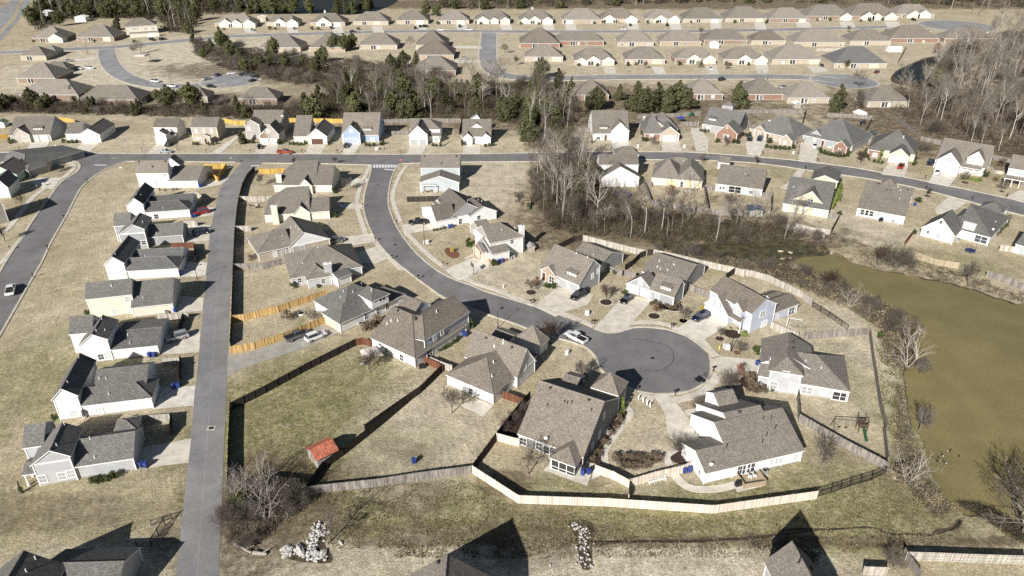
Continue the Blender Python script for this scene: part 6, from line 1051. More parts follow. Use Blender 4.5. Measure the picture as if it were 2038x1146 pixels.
def lamp(root, h=5.5, arm=1.3, two=False):
    m_ = MB(); m_.tube((0, 0, 0), (0, 0, h), .09, .055, 'dark_metal', 8); m_.tube((0, 0, 0), (0, 0, .5), .16, .12, 'dark_metal', 8); m_.build('pole', root); m_ = MB(); m_.tube((0, 0, h - .1), (arm, 0, h + .15), .035, .03, 'dark_metal', 6); m_.build('arm', root); m_ = MB(); m_.box(arm - .1, -.13, h + .08, arm + .5, .13, h + .2, 'dark_metal'); m_.box(arm, -.1, h + .06, arm + .4, .1, h + .08, 'utility_white'); m_.build('lamp_head', root)
for cr, p, h, lb, rz in ((g1, (172, 785), 6.4, 'tall lamp post on the lawn before the batten gabled house', 2.5), (g2, (118, 735), 4.2, 'lamp post at the kerb above the pale roofed house', 1.0), (n3, (470, 650), 4.8, 'lamp post beside the utility boxes at the cul-de-sac', 1.8), (cC, (1500, 975), 3.6, 'lamp post behind the alley house with the triangular shadow', .5), (g7, (985, 275), 6.0, 'lamp post on the south kerb of the through road', 1.8), (m4, (1985, 530), 5.0, 'lamp post on the north kerb near the white car', 1.9), (m2, (75, 610), 4.5, 'lamp post between cottage and tan two storey house', 1.5), (m3, (535, 545), 4.0, 'lamp post between the blue and shuttered gable houses', .5), (t1, (893, 550), 7.0, 'lamp post at the corner above the white cars', 1.8), (t5, (28, 625), 7.0, 'lamp post on the pond street', 1.5), (t1, (1732, 838), 5.0, 'lamp post on the loop street beside the green', 2.2), (t3, (950, 370), 8.0, 'lamp post at the side street corner', 1.6)): place(lamp, 'street_lamp', cr, p, lb, 'street lamp', None, rz, .03, h=h)
def upole(root, h=13):
    m_ = MB(); m_.tube((0, 0, 0), (0, 0, h), .2, .13, 'wood_deck', 8); m_.build('pole', root)
    for z in (h - .6, h - 2.2): m_ = MB(); m_.box(-1.4, -.06, z, 1.4, .06, z + .12, 'wood_deck'); m_.build('crossarm', root)
place(upole, 'utility_pole', t1, (192, 365), 'nearer of two tall utility poles by the highway', 'utility pole', None, .4, h=22); place(upole, 'utility_pole', t1, (203, 340), 'farther utility pole beside its twin by the highway', 'utility pole', None, .4, h=23); place(upole, 'utility_pole', t1, (35, 670), 'utility pole at the left edge below the junction', 'utility pole', None, .4, h=9)
def utilbox(root, s=.8, mat='utility_white'):
    m_ = MB(); m_.box(-.4 * s, -.35 * s, .06, .4 * s, .35 * s, .9 * s, mat); m_.build('cabinet', root); m_ = MB(); m_.mesh8([(-.46 * s, -.41 * s, .9 * s), (.46 * s, -.41 * s, .9 * s), (.46 * s, .41 * s, .9 * s), (-.46 * s, .41 * s, .9 * s), (-.4 * s, -.3 * s, 1.02 * s), (.4 * s, -.3 * s, 1.02 * s), (.4 * s, .3 * s, 1.02 * s), (-.4 * s, .3 * s, 1.02 * s)], mat); m_.build('lid', root); m_ = MB(); m_.box(-.6 * s, -.5 * s, 0, .6 * s, .5 * s, .06, 'kerb_concrete'); m_.build('plinth', root)
def pedestal(root, h=.9, mat='utility_white'):
    m_ = MB(); m_.tube((0, 0, 0), (0, 0, h), .13, .13, mat, 8); m_.build('housing', root); m_ = MB(); m_.tube((0, 0, h), (0, 0, h + .12), .16, .08, mat, 8); m_.build('cap', root)
for cr, p, s_, lb in ((g1, (190, 780), 1.0, 'white transformer box by the tall lamp post'), (g2, (795, 635), 1.0, 'white transformer box on the lawn above the cul-de-sac'), (n3, (438, 630), 1.1, 'white transformer box below the cul-de-sac lamp post'), (g3, (880, 212), .9, 'white transformer box on the lawn beside the pickup'), (m3, (460, 552), 1.1, 'white box left of the lamp post by the blue house'), (m4, (962, 468), 1.0, 'white box between two eastern drives'), (m4, (545, 465), 1.0, 'white box in front of the first eastern house'), (m1, (630, 530), 1.0, 'white box on the lawn of the stone gabled house'), (m4, (1945, 525), .9, 'white box left of the eastern lamp post'), (m1, (500, 960), 1.0, 'white box by the corner drive')): place(utilbox, 'transformer_box', cr, p, lb, 'utility box', None, R.uniform(0, 1), .02, s=s_)
for cr, p, mt, lb in ((g3, (1345, 510), 'utility_white', 'first white pedestal on the lawn strip below the cul-de-sac'), (g3, (1375, 525), 'utility_white', 'second white pedestal below the cul-de-sac'), (g3, (1400, 545), 'utility_white', 'third white pedestal below the cul-de-sac'), (g3, (1420, 555), 'utility_white', 'fourth white pedestal below the cul-de-sac'), (n3, (408, 620), 'utility_white', 'white pedestal left of the cul-de-sac transformer'), (n3, (375, 635), 'safety_yellow', 'yellow fire hydrant sized post by the cul-de-sac'), (g2, (160, 432), 'utility_white', 'white pedestal on the lawn strip of the curving street'), (g1, (168, 785), 'utility_white', 'white pedestal at the foot of the tall lamp post'), (m1, (420, 985), 'utility_white', 'white pedestal by the corner drive'), (g2, (775, 1600), 'utility_white', '')):
    if lb: place(pedestal, 'utility_pedestal', cr, p, lb, 'utility post', None, 0, .02, mat=mt)
YM = MB(); YM.tube((0, 0, 0), (0, 0, 1.5), .05, .04, 'safety_yellow', 6)
ym = YM.data('marker')
for cr, p, lb in ((cA, (1510, 205), 'first'), (cA, (1508, 262), 'second'), (cA, (1506, 320), 'third'), (cA, (1505, 385), 'fourth'), (cB, (545, 105), 'lone')):
    c = GP(cr(p)); tag(link('marker_post', ym, None, (c.x, c.y, 0)), (lb + ' yellow marker post along the alley verge counted from the north') if lb != 'lone' else 'leaning yellow marker post on the western lawn', 'marker post')
for cr, p, q, lb in ((cC, (915, 150), (960, 140), 'white sale sign on the corner lawn'), (n4, (100, 1200), 0, '')):
    if not lb: continue
    def sgn(root):
        m_ = MB(); m_.box(-.03, -.03, 0, .03, .03, 1.3, 'white_trim'); m_.build('post', root); m_ = MB(); m_.box(0, -.02, 1.0, .7, .02, 1.3, 'sign_white'); m_.build('board', root)
    place(sgn, 'yard_sign', cr, p, lb, 'sign')
def hoop(root):
    m_ = MB(); m_.tube((0, 0, 0), (0, 0, 3.0), .07, .07, 'dark_metal', 8); m_.build('pole', root); m_ = MB(); m_.box(.35, -.75, 2.5, .4, .75, 3.5, 'glass'); m_.box(.33, -.8, 2.45, .36, .8, 3.55, 'dark_metal'); m_.tube((0, 0, 2.9), (.36, 0, 3.0), .04, .04, 'dark_metal', 5); m_.build('backboard', root)
    m_ = MB(); [m_.tube((.65 + .23 * math.cos(a), .23 * math.sin(a), 2.75), (.65 + .23 * math.cos(a + .7), .23 * math.sin(a + .7), 2.75), .018, .018, 'rust_orange', 4) for a in [i * .7 for i in range(9)]]; m_.build('rim', root)
place(hoop, 'basketball_hoop', g1, (545, 1020), 'black basketball hoop beside the drive of the brick and grey house', 'basketball hoop', None, 3.6)
place(lambda r: (hoop(r)), 'basketball_hoop', g7, (310, 455), 'basketball hoop behind the white house near the trampoline', 'basketball hoop', None, 4.5) if False else None
def stop_sign(root):
    m_ = MB(); m_.tube((0, 0, 0), (0, 0, 2.1), .03, .03, 'galvanised', 6); m_.build('post', root); m_ = MB(); P = [(0.0, .38 * math.cos(math.pi / 8 + i * math.pi / 4), 2.4 + .38 * math.sin(math.pi / 8 + i * math.pi / 4)) for i in range(8)]; m_.face([(-.03, y, z) for _, y, z in P], 'sign_red'); m_.face([(.03, y, z) for _, y, z in P][::-1], 'galvanised')
    for i in range(8): a, b = P[i], P[(i + 1) % 8]; m_.face([(-.03, a[1], a[2]), (-.03, b[1], b[2]), (.03, b[1], b[2]), (.03, a[1], a[2])], 'sign_white')
    m_.build('sign_face', root)
    cu = bpy.data.curves.new('sign_text', 'FONT'); cu.body = 'STOP'; cu.size = .26; cu.align_x = 'CENTER'; cu.align_y = 'CENTER'; cu.extrude = .002; tmp = bpy.data.objects.new('sign_text_curve', cu); COL.objects.link(tmp); bpy.context.view_layer.update(); me = bpy.data.meshes.new_from_object(tmp); bpy.data.objects.remove(tmp); me.materials.clear(); me.materials.append(MATS['sign_white']); o = link('sign_text', me, root); o.location = (-.036, 0, 2.4); o.rotation_euler = (math.pi / 2, 0, -math.pi / 2)
place(stop_sign, 'stop_sign', cD, (1292, 118), 'red stop sign at the crosswalk', 'stop sign', None, 1.5); place(stop_sign, 'stop_sign', m2, (690, 775), 'stop sign at the top of the alley', 'stop sign', None, 4.5)
# shed with red roof
def shed(root, w=3.2, d=2.6, h=2.0, roof='red_metal', wall='shed_grey', rise=.8, ov=.35):
    m_ = MB(); m_.box(-w / 2, -d / 2, 0, w / 2, d / 2, h, wall); m_.face([(-w / 2, -d / 2, h), (w / 2, -d / 2, h), (0, -d / 2, h + rise)], wall) if False else None
    for y in (-d / 2, d / 2): m_.face([(-w / 2, y, h), (w / 2, y, h), (0, y, h + rise)], wall)
    m_.build('walls', root); r_ = MB(); s_ = rise / (w / 2)
    for sx in (-1, 1):
        P = [(0, -d / 2 - ov, h + rise + .03), (sx * (w / 2 + ov), -d / 2 - ov, h - ov * s_ + .03), (sx * (w / 2 + ov), d / 2 + ov, h - ov * s_ + .03), (0, d / 2 + ov, h + rise + .03)]; r_.mesh8(P + [(a, b, c + .07) for a, b, c in P], roof)
        for i in range(8): y = -d / 2 - ov + (d + 2 * ov) * (i + .5) / 8; r_.tube((0, y, h + rise + .11), (sx * (w / 2 + ov), y, h - ov * s_ + .11), .025, .025, roof, 4)
    r_.build('roof', root); q = MB(); q.box(-.4, -d / 2 - .04, .05, .4, -d / 2, 1.8, 'white_trim' if wall != 'shed_grey' else 'wood_deck'); q.build('door', root)
place(shed, 'garden_shed', cF, (640, 375), 'small grey shed with rusty red metal roof in the green yard', 'shed', None, math.radians(-50), w=3.6, d=3.6, h=2.3, rise=.9); place(shed, 'garden_shed', m5, (580, 190), 'white playhouse shed with dark windows', 'shed', None, .1, w=4.5, d=3, roof='roof_grey' if False else 'white_trim', wall='white_siding'); place(shed, 'garden_shed', t5, (1015, 400), 'long white garden shed by the brown fence', 'shed', None, math.pi / 2, w=4, d=8, roof='roof_grey' if False else 'white_trim', wall='white_siding'); place(shed, 'garden_shed', m5, (20, 105), 'small white roofed shed beside the back fence', 'shed', None, 0, w=3, d=3, roof='utility_white'); place(shed, 'garden_shed', t4, (1430, 480), 'white shed behind the second northern row', 'shed', None, 0, roof='white_trim', wall='white_siding', w=5, d=5, h=2.6); place(shed, 'garden_shed', m1, (35, 290), 'small green roofed shed at the left edge', 'shed', None, 0, w=3.5, d=3, roof='utility_green', wall='white_siding'); place(shed, 'garden_shed', t2, (730, 210), 'cream shed between two northern ranch houses', 'shed', None, 0, w=6, d=5, h=3, roof='roof_tan' if False else 'utility_white', wall='beige_siding'); place(shed, 'garden_shed', t1, (480, 185), 'white shed among trees near the highway', 'shed', None, 0, w=9, d=7, h=5, roof='utility_white', wall='white_siding'); place(shed, 'garden_shed', t1, (840, 215), 'low white shed behind the hip roofed house', 'shed', None, 0, w=8, d=6, h=3.4, roof='utility_white', wall='white_siding'); place(shed, 'garden_shed', g8, (1280, 1600), '', 'shed') if False else None
place(shed, 'garden_shed', n4, (1470, 905), 'low grey lean shed against the chimney wall', 'shed', None, .2, w=1.6, d=2.2, h=1.5, rise=.4, roof='roof_taupe' if False else 'grey_trim')
place(shed, 'garden_shed', g7, (1395, 680), 'slate blue roofed lean-to near the creek', 'shed', None, 0.0, w=3.9, d=3.6, h=2.0, rise=.35, roof='solar', wall='shed_grey')
def pergola(root, w=3.6, d=3.0, h=2.5, mat='white_trim', solid=False, slats=9):
    for x in (-w / 2, w / 2):
        for y in (-d / 2, d / 2): m_ = MB(); m_.box(-.08, -.08, 0, .08, .08, h, mat); m_.build('post', root).location = (x, y, 0)
    m_ = MB()
    for y in (-d / 2, d / 2): m_.box(-w / 2 - .3, y - .05, h, w / 2 + .3, y + .05, h + .2, mat)
    for i in range(slats): x = -w / 2 + w * i / (slats - 1); m_.box(x - .04, -d / 2 - .3, h + .2, x + .04, d / 2 + .3, h + .34, mat)
    if solid: m_.mesh8([(-w / 2 - .3, -d / 2 - .3, h + .1), (w / 2 + .3, -d / 2 - .3, h + .1), (w / 2 + .3, d / 2 + .3, h + .1), (-w / 2 - .3, d / 2 + .3, h + .1), (-w / 2 + .3, -d / 2 + .3, h + .7), (w / 2 - .3, -d / 2 + .3, h + .7), (w / 2 - .3, d / 2 - .3, h + .7), (-w / 2 + .3, d / 2 - .3, h + .7)], 'pergola_roof')
    m_.build('canopy', root)
place(pergola, 'pergola', g1, (205, 385), 'white pergola behind the sky blue house', 'pergola', None, 0, w=4.6, d=3.2); place(pergola, 'pergola', cE, (1115, 620), 'cloth topped gazebo beside the large two storey house', 'gazebo', None, .5, w=3.3, d=3.3, h=2.4, solid=True, mat='wood_deck')
place(pergola, 'pavilion', t1, (1455, 640), 'small hip roofed picnic shelter on the village green', 'pavilion', None, 0, w=6, d=6, h=4.2, solid=True, mat='wood_deck')
def swing(root, w=4.2, slide=True, mat='play_wood', tower=True):
    m_ = MB(); h = 2.3
    m_.tube((0, 0, h), (w, 0, h), .07, .07, mat, 6); m_.build('beam', root)
    for y in (-1, 1): m_ = MB(); m_.tube((0, 0, h), (-.2, y * 1.0, 0), .06, .06, mat, 5); m_.build('leg', root)
    for i, x in enumerate((1.0, 2.2)): m_ = MB(); m_.tube((x - .2, 0, h), (x - .2, 0, .5), .012, .012, 'dark_metal', 4); m_.tube((x + .2, 0, h), (x + .2, 0, .5), .012, .012, 'dark_metal', 4); m_.box(x - .24, -.1, .47, x + .24, .1, .5, 'black_plastic'); m_.build('swing_seat', root)
    if tower:
        m_ = MB()
        for x in (w, w + 1.4):
            for y in (-.7, .7): m_.box(x - .06, y - .06, 0, x + .06, y + .06, 2.9, mat)
        m_.box(w - .1, -.8, 1.3, w + 1.5, .8, 1.38, mat); m_.box(w - .08, -.75, 1.7, w + 1.48, -.68, 2.0, mat); m_.box(w - .08, .68, 1.7, w + 1.48, .75, 2.0, mat); m_.box(w - .1, -.8, 2.8, w + 1.5, -.7, 2.9, mat); m_.build('tower', root)
    if slide: m_ = MB(); m_.mesh8([(w + .4, -.8, 1.3), (w + .95, -.8, 1.3), (w + .95, -3.2, .15), (w + .4, -3.2, .15), (w + .4, -.8, 1.38), (w + .95, -.8, 1.38), (w + .95, -3.2, .23), (w + .4, -3.2, .23)], 'bin_green'); m_.build('slide', root)
place(swing, 'swing_set', g5, (1495, 230), 'dark wooden swing set with green slide on the right hand lawn', 'swing set', None, -.1); place(swing, 'swing_set', n3, (925, 450), 'small white framed swing on the lawn behind the blue house', 'swing set', None, -.35, w=3, slide=False, tower=False, mat='utility_white'); place(swing, 'swing_set', g1, (890, 505), 'light wooden play set with white canopy on the open lawn', 'swing set', None, .3, w=2.0, mat='play_wood_light')
def trampoline(root, r=2.1, net=True):
    m_ = MB(); m_.tube((0, 0, .75), (0, 0, .8), r, r, 'dark_metal', 20); m_.build('mat', root); m_ = MB(); n = 20
    for i in range(n): a, b = 2 * math.pi * i / n, 2 * math.pi * (i + 1) / n; m_.mesh8([(r * math.cos(a), r * math.sin(a), .8), (r * math.cos(b), r * math.sin(b), .8), (r * 1.14 * math.cos(b), r * 1.14 * math.sin(b), .8), (r * 1.14 * math.cos(a), r * 1.14 * math.sin(a), .8), (r * math.cos(a), r * math.sin(a), .86), (r * math.cos(b), r * math.sin(b), .86), (r * 1.14 * math.cos(b), r * 1.14 * math.sin(b), .86), (r * 1.14 * math.cos(a), r * 1.14 * math.sin(a), .86)], 'pool_blue')
    m_.build('pad', root)
    for i in range(6): a = i * math.pi / 3; m_ = MB(); m_.tube((r * 1.1 * math.cos(a), r * 1.1 * math.sin(a), 0), (r * 1.1 * math.cos(a), r * 1.1 * math.sin(a), 2.4), .03, .03, 'dark_metal', 5); m_.build('leg', root)
place(trampoline, 'trampoline', g7, (330, 535), 'round trampoline at the edge of the creek woods', 'trampoline'); place(trampoline, 'trampoline', g8, (1325, 870), 'small trampoline on the lawn below the white chimney house', 'trampoline', None, 0, r=1.1)
def grill(root):
    m_ = MB(); m_.box(-.6, -.3, .1, .6, .3, .85, 'black_plastic'); m_.build('cabinet', root); m_ = MB(); m_.tube((-.42, 0, .9), (.42, 0, .9), .3, .3, 'black_plastic', 10); m_.build('hood', root)
for cr, p, lb in ((g5, (905, 585), 'black covered grill beside the deck of the white house'), (g8, (690, 645), 'black grill behind the pale blue pond house'), (cE, (1490, 660), 'dark grill right of the screened corner porch')): place(grill, 'grill', cr, p, lb, 'grill', None, .3, .03)
def deck(root):
    m_ = MB(); m_.box(-2.0, -1.3, 0, 2.0, 1.3, .3, 'wood_deck'); m_.build('platform', root)
    for x in (-1.95, 1.95): m_ = MB(); m_.box(x - .04, -1.3, .3, x + .04, 1.3, 1.1, 'wood_deck'); m_.build('railing', root)
    m_ = MB(); m_.box(-1.95, -1.3, .3, 1.95, -1.22, 1.1, 'wood_deck'); m_.build('railing', root)
place(deck, 'deck', g5, (985, 560), 'small wooden deck with railings behind the white house', 'deck', None, .22)
def chair(root, mat='wicker'):
    m_ = MB(); m_.box(-.3, -.3, .35, .3, .3, .45, mat); m_.build('seat', root); m_ = MB(); m_.box(-.3, .24, .45, .3, .32, .95, mat); m_.build('backrest', root)
    for x in (-.26, .26):
        for y in (-.26, .26): m_ = MB(); m_.box(-.03, -.03, 0, .03, .03, .35, mat); m_.build('leg', root).location = (x, y, 0)
def table(root, mat='wood_deck', r=.6):
    m_ = MB(); m_.tube((0, 0, .68), (0, 0, .73), r, r, mat, 12); m_.build('tabletop', root); m_ = MB(); m_.tube((0, 0, 0), (0, 0, .68), .06, .06, mat, 6); m_.build('pedestal', root)
k = 0
for cr, p, mt, lb in ((g5, (975, 545), 'utility_white', 'left white chair on the small deck'), (g5, (1005, 540), 'utility_white', 'right white chair on the small deck'), (cD, (150, 425), 'black_plastic', 'left chair in the yard of the second chimney house'), (cD, (195, 415), 'utility_white', 'pale chair in the yard of the second chimney house'), (cD, (215, 435), 'black_plastic', 'right chair in the yard of the second chimney house'), (cD, (640, 1005), 'wicker', 'left wicker chair on the cluttered patio'), (cD, (600, 1035), 'wicker', 'front wicker chair on the cluttered patio'), (cE, (740, 200), 'utility_white', 'white chair at the corner of the dormer house'), (cE, (1040, 635), 'utility_white', 'white chair beside the cloth topped gazebo'), (g7, (1215, 500), 'wicker', 'left wicker chair on the cluttered creek house patio'), (g7, (1270, 530), 'wood_deck', 'front wooden chair on the cluttered creek house patio'), (g8, (565, 590), 'wicker', 'wicker chair on the covered patio of the pond house'), (g8, (1405, 790), 'wicker', 'wicker chair on the porch of the white chimney house'), (g1, (190, 395), 'wicker', 'dark chair under the white pergola')): place(chair, 'garden_chair', cr, p, lb, 'chair', None, R.uniform(0, 6), .30 if 'deck' in lb else .06, mat=mt)
for cr, p, lb in ((cD, (175, 440), 'round table in the yard of the second chimney house'), (cD, (630, 1030), 'round table on the cluttered patio'), (g7, (1240, 520), 'round table on the cluttered creek house patio'), (g1, (215, 390), 'round dark table under the white pergola'), (g8, (590, 600), 'round table on the covered patio of the pond house')): place(table, 'garden_table', cr, p, lb, 'table', None, 0, .06)
def bench(root):
    m_ = MB(); [m_.box(-1.6 + i * .32, -.02, .3, -1.55 + i * .32, .02, .9, 'utility_white') for i in range(11)]; m_.box(-1.7, -.04, .88, 1.7, .04, .94, 'utility_white'); m_.build('backrest', root); m_ = MB(); m_.box(-1.7, -.4, .38, 1.7, 0, .43, 'utility_white'); m_.build('seat', root)
    for x in (-1.5, 1.5): m_ = MB(); m_.box(x - .04, -.4, 0, x + .04, 0, .38, 'utility_white'); m_.build('leg', root)
place(bench, 'garden_bench', g3, (1465, 1040), 'white slatted bench frame against the pale fence', 'bench', None, .33)
place(bench, 'garden_bench', g8, (120, 665), 'wooden bench on the lawn by the brick based house', 'bench', None, -.15) if False else None
def dolly(root):
    m_ = MB(); [m_.tube(a, b, .04, .04, 'dark_metal', 5) for a, b in (((-1.3, -.7, .5), (1.3, -.7, .5)), ((-1.3, .7, .5), (1.3, .7, .5)), ((-1.3, -.7, .5), (-1.3, .7, .5)), ((1.3, -.7, .5), (1.3, .7, .5)), ((1.3, -.7, .5), (1.3, -.7, 1.1)), ((1.3, .7, .5), (1.3, .7, 1.1)), ((1.3, -.7, 1.1), (1.3, .7, 1.1)), ((-1.3, 0, .5), (-2.3, 0, .4)))]; m_.box(-1.25, -.65, .48, .2, .65, .54, 'dark_metal'); m_.build('frame', root)
    for y in (-.8, .8): m_ = MB(); m_.tube((0, y - .1, .32), (0, y + .1, .32), .32, .32, 'rubber', 12); m_.build('wheel', root)
place(dolly, 'utility_trailer', n3, (225, 890), 'black open utility trailer parked in the cul-de-sac', 'trailer', None, .5, .04)
def kiddie(root):
    m_ = MB(); m_.tube((0, 0, 0), (0, 0, .35), .8, .85, 'utility_white', 16); m_.build('rim', root); m_ = MB(); m_.tube((0, 0, .3), (0, 0, .36), .7, .7, 'dark_metal', 16); m_.build('cover', root)
place(kiddie, 'fire_pit', cE, (572, 248), 'round white rimmed fire pit between the honey coloured fences', 'fire pit')
def umb(root):
    m_ = MB(); m_.tube((0, 0, 0), (0, 0, 2.3), .03, .03, 'galvanised', 5); m_.build('pole', root); m_ = MB(); m_.tube((0, 0, 1.9), (0, 0, 2.5), 1.6, .05, 'pool_blue', 8); m_.build('canopy', root)
place(umb, 'patio_umbrella', m4, (925, 240), 'bright blue patio umbrella behind the beige fronted house', 'umbrella'); place(umb, 'patio_umbrella', g7, (270, 480), 'dark round parasol by the trampoline', 'umbrella') if False else None
def igloo(root):
    m_ = MB(); m_.ball((0, 0, .6), 1.7, 1.1, 1.2, 'bin_green', 12, 8); m_.build('cover', root); m_ = MB(); m_.tube((-1.6, 0, 0), (-1.6, 0, 1.2), .05, .05, 'dark_metal', 5); m_.build('support', root)
place(igloo, 'covered_boat', m4, (1015, 180), 'green tarpaulin covered playset behind the beige fronted house', 'playset')
def mower(root):
    m_ = MB(); m_.box(-.5, -.3, .2, .5, .3, .7, 'paint_red'); m_.build('body', root); m_ = MB(); m_.box(-.2, -.2, .7, .15, .2, 1.0, 'black_plastic'); m_.build('seat', root)
    for x in (-.4, .4):
        for y in (-.32, .32): m_ = MB(); m_.tube((x, y - .06, .2), (x, y + .06, .2), .2, .2, 'rubber', 8); m_.build('wheel', root)
# wire gate frame at lower left
fence(cA, [(905, 960), (1000, 950), (1090, 810)], 'x', 'black chain link gate frame beside the bottom left shadow', h=1.5, metal=True); fence(cA, [(1000, 815), (1135, 770)], 'x', 'loose metal fence panel on the grass beside the alley', h=1.2, metal=True)
# ---------------------------------------------------------------- rocks, logs, ducks
def rock_mesh(rr, s):
    m_ = MB(); m_.ball((0, 0, s * .3), s, s * rr.uniform(.6, 1), s * rr.uniform(.5, .8), 'stone_white', 7, 5, .22, rr); return m_.data('white_rock')
rr = random.Random(11); RK = [rock_mesh(rr, 1.0) for _ in range(6)]; RKT = [m.copy() for m in RK]; [m.materials.__setitem__(0, MATS['stone_tan']) for m in RKT]
def rocks(cr, line, n, spread, s0, s1, group, label):
    P = [GP(cr(p)) for p in line]
    for i in range(n):
        t = rr.random() * (len(P) - 1); k = int(t); q = P[k].lerp(P[k + 1], t - k); o = link('white_rock', rr.choice(RK), None, (q.x + rr.gauss(0, spread), q.y + rr.gauss(0, spread * .7), rr.uniform(-.05, .12)), rr.uniform(0, 6)); s_ = rr.uniform(s0, s1) ** 1.0; o.scale = (s_, s_, s_); o.name = 'white_rock'; tag(o, label, 'rock', group)
rocks(cF, [(620, 800), (600, 880), (570, 960), (600, 1040)], 120, .6, .12, .34, 'white riprap rocks by the thicket', 'white riprap rock in the pile beside the bare thicket'); rocks(cF, [(380, 985), (470, 990), (560, 1010), (680, 1020)], 70, .7, .14, .40, 'white riprap rocks by the thicket', 'white riprap rock in the pile beside the bare thicket'); rocks(n6, [(860, 490), (900, 540), (960, 600), (960, 700), (960, 800), (990, 900)], 98, .55, .08, .26, 'white rocks spilling into the brook', 'white rock in the spill crossing the brook')
for cr, p, s_, lb in ((cF, (388, 968), .75, 'largest flat white boulder left of the riprap'), (cF, (485, 975), 1.05, 'biggest white boulder in the riprap'), (cF, (400, 1010), .8, 'white boulder below the flat one'), (cF, (640, 1005), .9, 'rounded white boulder at the right of the riprap'), (cF, (755, 930), .45, 'lone white boulder on the slope'), (n6, (658, 882), .3, 'lone round pale stone on the dry grass'), (g7, (1610, 985), 1.2, 'tan rock islet in the creek, upper left'), (g7, (1690, 995), 1.1, 'tan rock islet in the creek, upper right'), (g7, (1630, 1045), 1.3, 'tan rock islet in the creek, lower left'), (g7, (1690, 1040), 1.0, 'tan rock islet in the creek, lower right'), (n5, (165, 425), .5, 'tan boulder by the fence corner at the brook'), (g8, (340, 875), .8, 'pale rock on the creek shore')):
    c = GP(cr(p)); o = link('boulder', (RKT if 'tan' in lb else RK)[0 if s_ > .8 else 2], None, (c.x, c.y, 0), s_ * 5); q_ = .55 if 'islet' in lb else 1; o.scale = (s_ * q_ * 1.2, s_ * .7 * q_, s_ * .6 * q_); tag(o, lb, 'boulder')
for pts, lb, m_ in ((((600, 1600),), '', 0),): pass
def log(cr, a, b, r, lb, z=.25):
    A, B = GP(cr(a)), GP(cr(b)); m_ = MB(); c = (A + B) / 2; m_.tube(A - c, B - c, r, r * .6, 'bark_pale', 8); m_.tube((A - c).lerp(B - c, .6), (A - c).lerp(B - c, .8) + Vector((.8, .5, .6)), r * .4, r * .15, 'bark_pale', 5); o = m_.build('fallen_log'); o.location = (c.x, c.y, z); tag(o, lb, 'log')
def duck(root):
    m_ = MB(); m_.ball((0, 0, .06), .32, .16, .14, 'feather_dark', 10, 6); m_.ball((-.18, 0, .1), .14, .1, .09, 'feather_white', 8, 5); m_.build('body', root, True); m_ = MB(); m_.tube((.22, 0, .1), (.3, 0, .34), .06, .045, 'feather_dark', 7); m_.ball((.33, 0, .38), .085, .06, .06, 'feather_dark', 8, 5); m_.tube((.4, 0, .37), (.48, 0, .35), .025, .01, 'feather_dark', 5); m_.build('neck_and_head', root, True)
for i, p in enumerate([(555, 217), (430, 260), (507, 250), (482, 268), (475, 293), (525, 305), (632, 253)]): place(duck, 'duck', n5, p, ['dark duck highest in the flock on the pond', 'leftmost duck of the flock on the pond', 'duck just left of the centre of the flock', 'duck in the middle of the flock with pale tail', 'duck below and left of the flock centre', 'lowest duck of the flock near its right', 'rightmost duck apart from the flock'][i], 'duck', 'ducks on the brown pond', rr.uniform(0, 6), .03)
# ---------------------------------------------------------------- vegetation
def bark(name, c, c2):
    t = NT(name, .9, .1); n = t.noise(3, 4, .7); t.out(t.scale(t.mix(t.sm(n, .35, .65), c4(c), c4(c2)), t.sm(t.orand(), 0, 1, .75, 1.25)), name)
bark('bark_grey', (.235, .205, .175), (.13, .112, .094)); bark('bark_pale', (.46, .43, .39), (.27, .25, .22)); bark('bark_dark', (.085, .07, .058), (.05, .042, .036)); bark('twig_grey', (.155, .136, .114), (.095, .082, .07)); bark('twig_brown', (.11, .082, .06), (.066, .05, .038)); bark('twig_mid', (.24, .22, .19), (.15, .135, .118)); bark('twig_pale', (.36, .325, .285), (.24, .215, .19))
def leaf(name, c, c2):
    t = NT(name, .75, .2); n = t.noise(1.3, 3, .6); w_ = t.n.new('ShaderNodeTexWhiteNoise'); t.L(t.vm('SCALE', t.vm('ADD', t.co, (0, 0, 0)), 3.0), w_.inputs['Vector']) ; f = t.math('MULTIPLY', t.sm(n, .3, .7), 1.0); t.out(t.scale(t.mix(f, c4(c), c4(c2)), t.math('MULTIPLY', t.sm(t.noise(9, 2, .8), .3, .7, .65, 1.35), t.sm(t.orand(), 0, 1, .8, 1.2))), name)
leaf('cedar_leaf', (.05, .058, .026), (.11, .105, .052)); leaf('pine_leaf', (.06, .072, .028), (.135, .135, .06)); leaf('shrub_leaf', (.028, .05, .016), (.07, .085, .03)); leaf('dry_leaf', (.10, .075, .052), (.19, .145, .10)); leaf('red_leaf', (.13, .05, .03), (.22, .1, .06)); leaf('gold_leaf', (.30, .27, .06), (.42, .36, .1)); leaf('bright_leaf', (.10, .15, .03), (.2, .24, .06)); leaf('brush_leaf', (.05, .052, .026), (.105, .095, .052)); leaf('tan_leaf', (.24, .19, .115), (.36, .29, .19))
def prism(m_, p, q, r0, r1, mat):
    m_.tube(p, q, r0, r1, mat, 3, False)
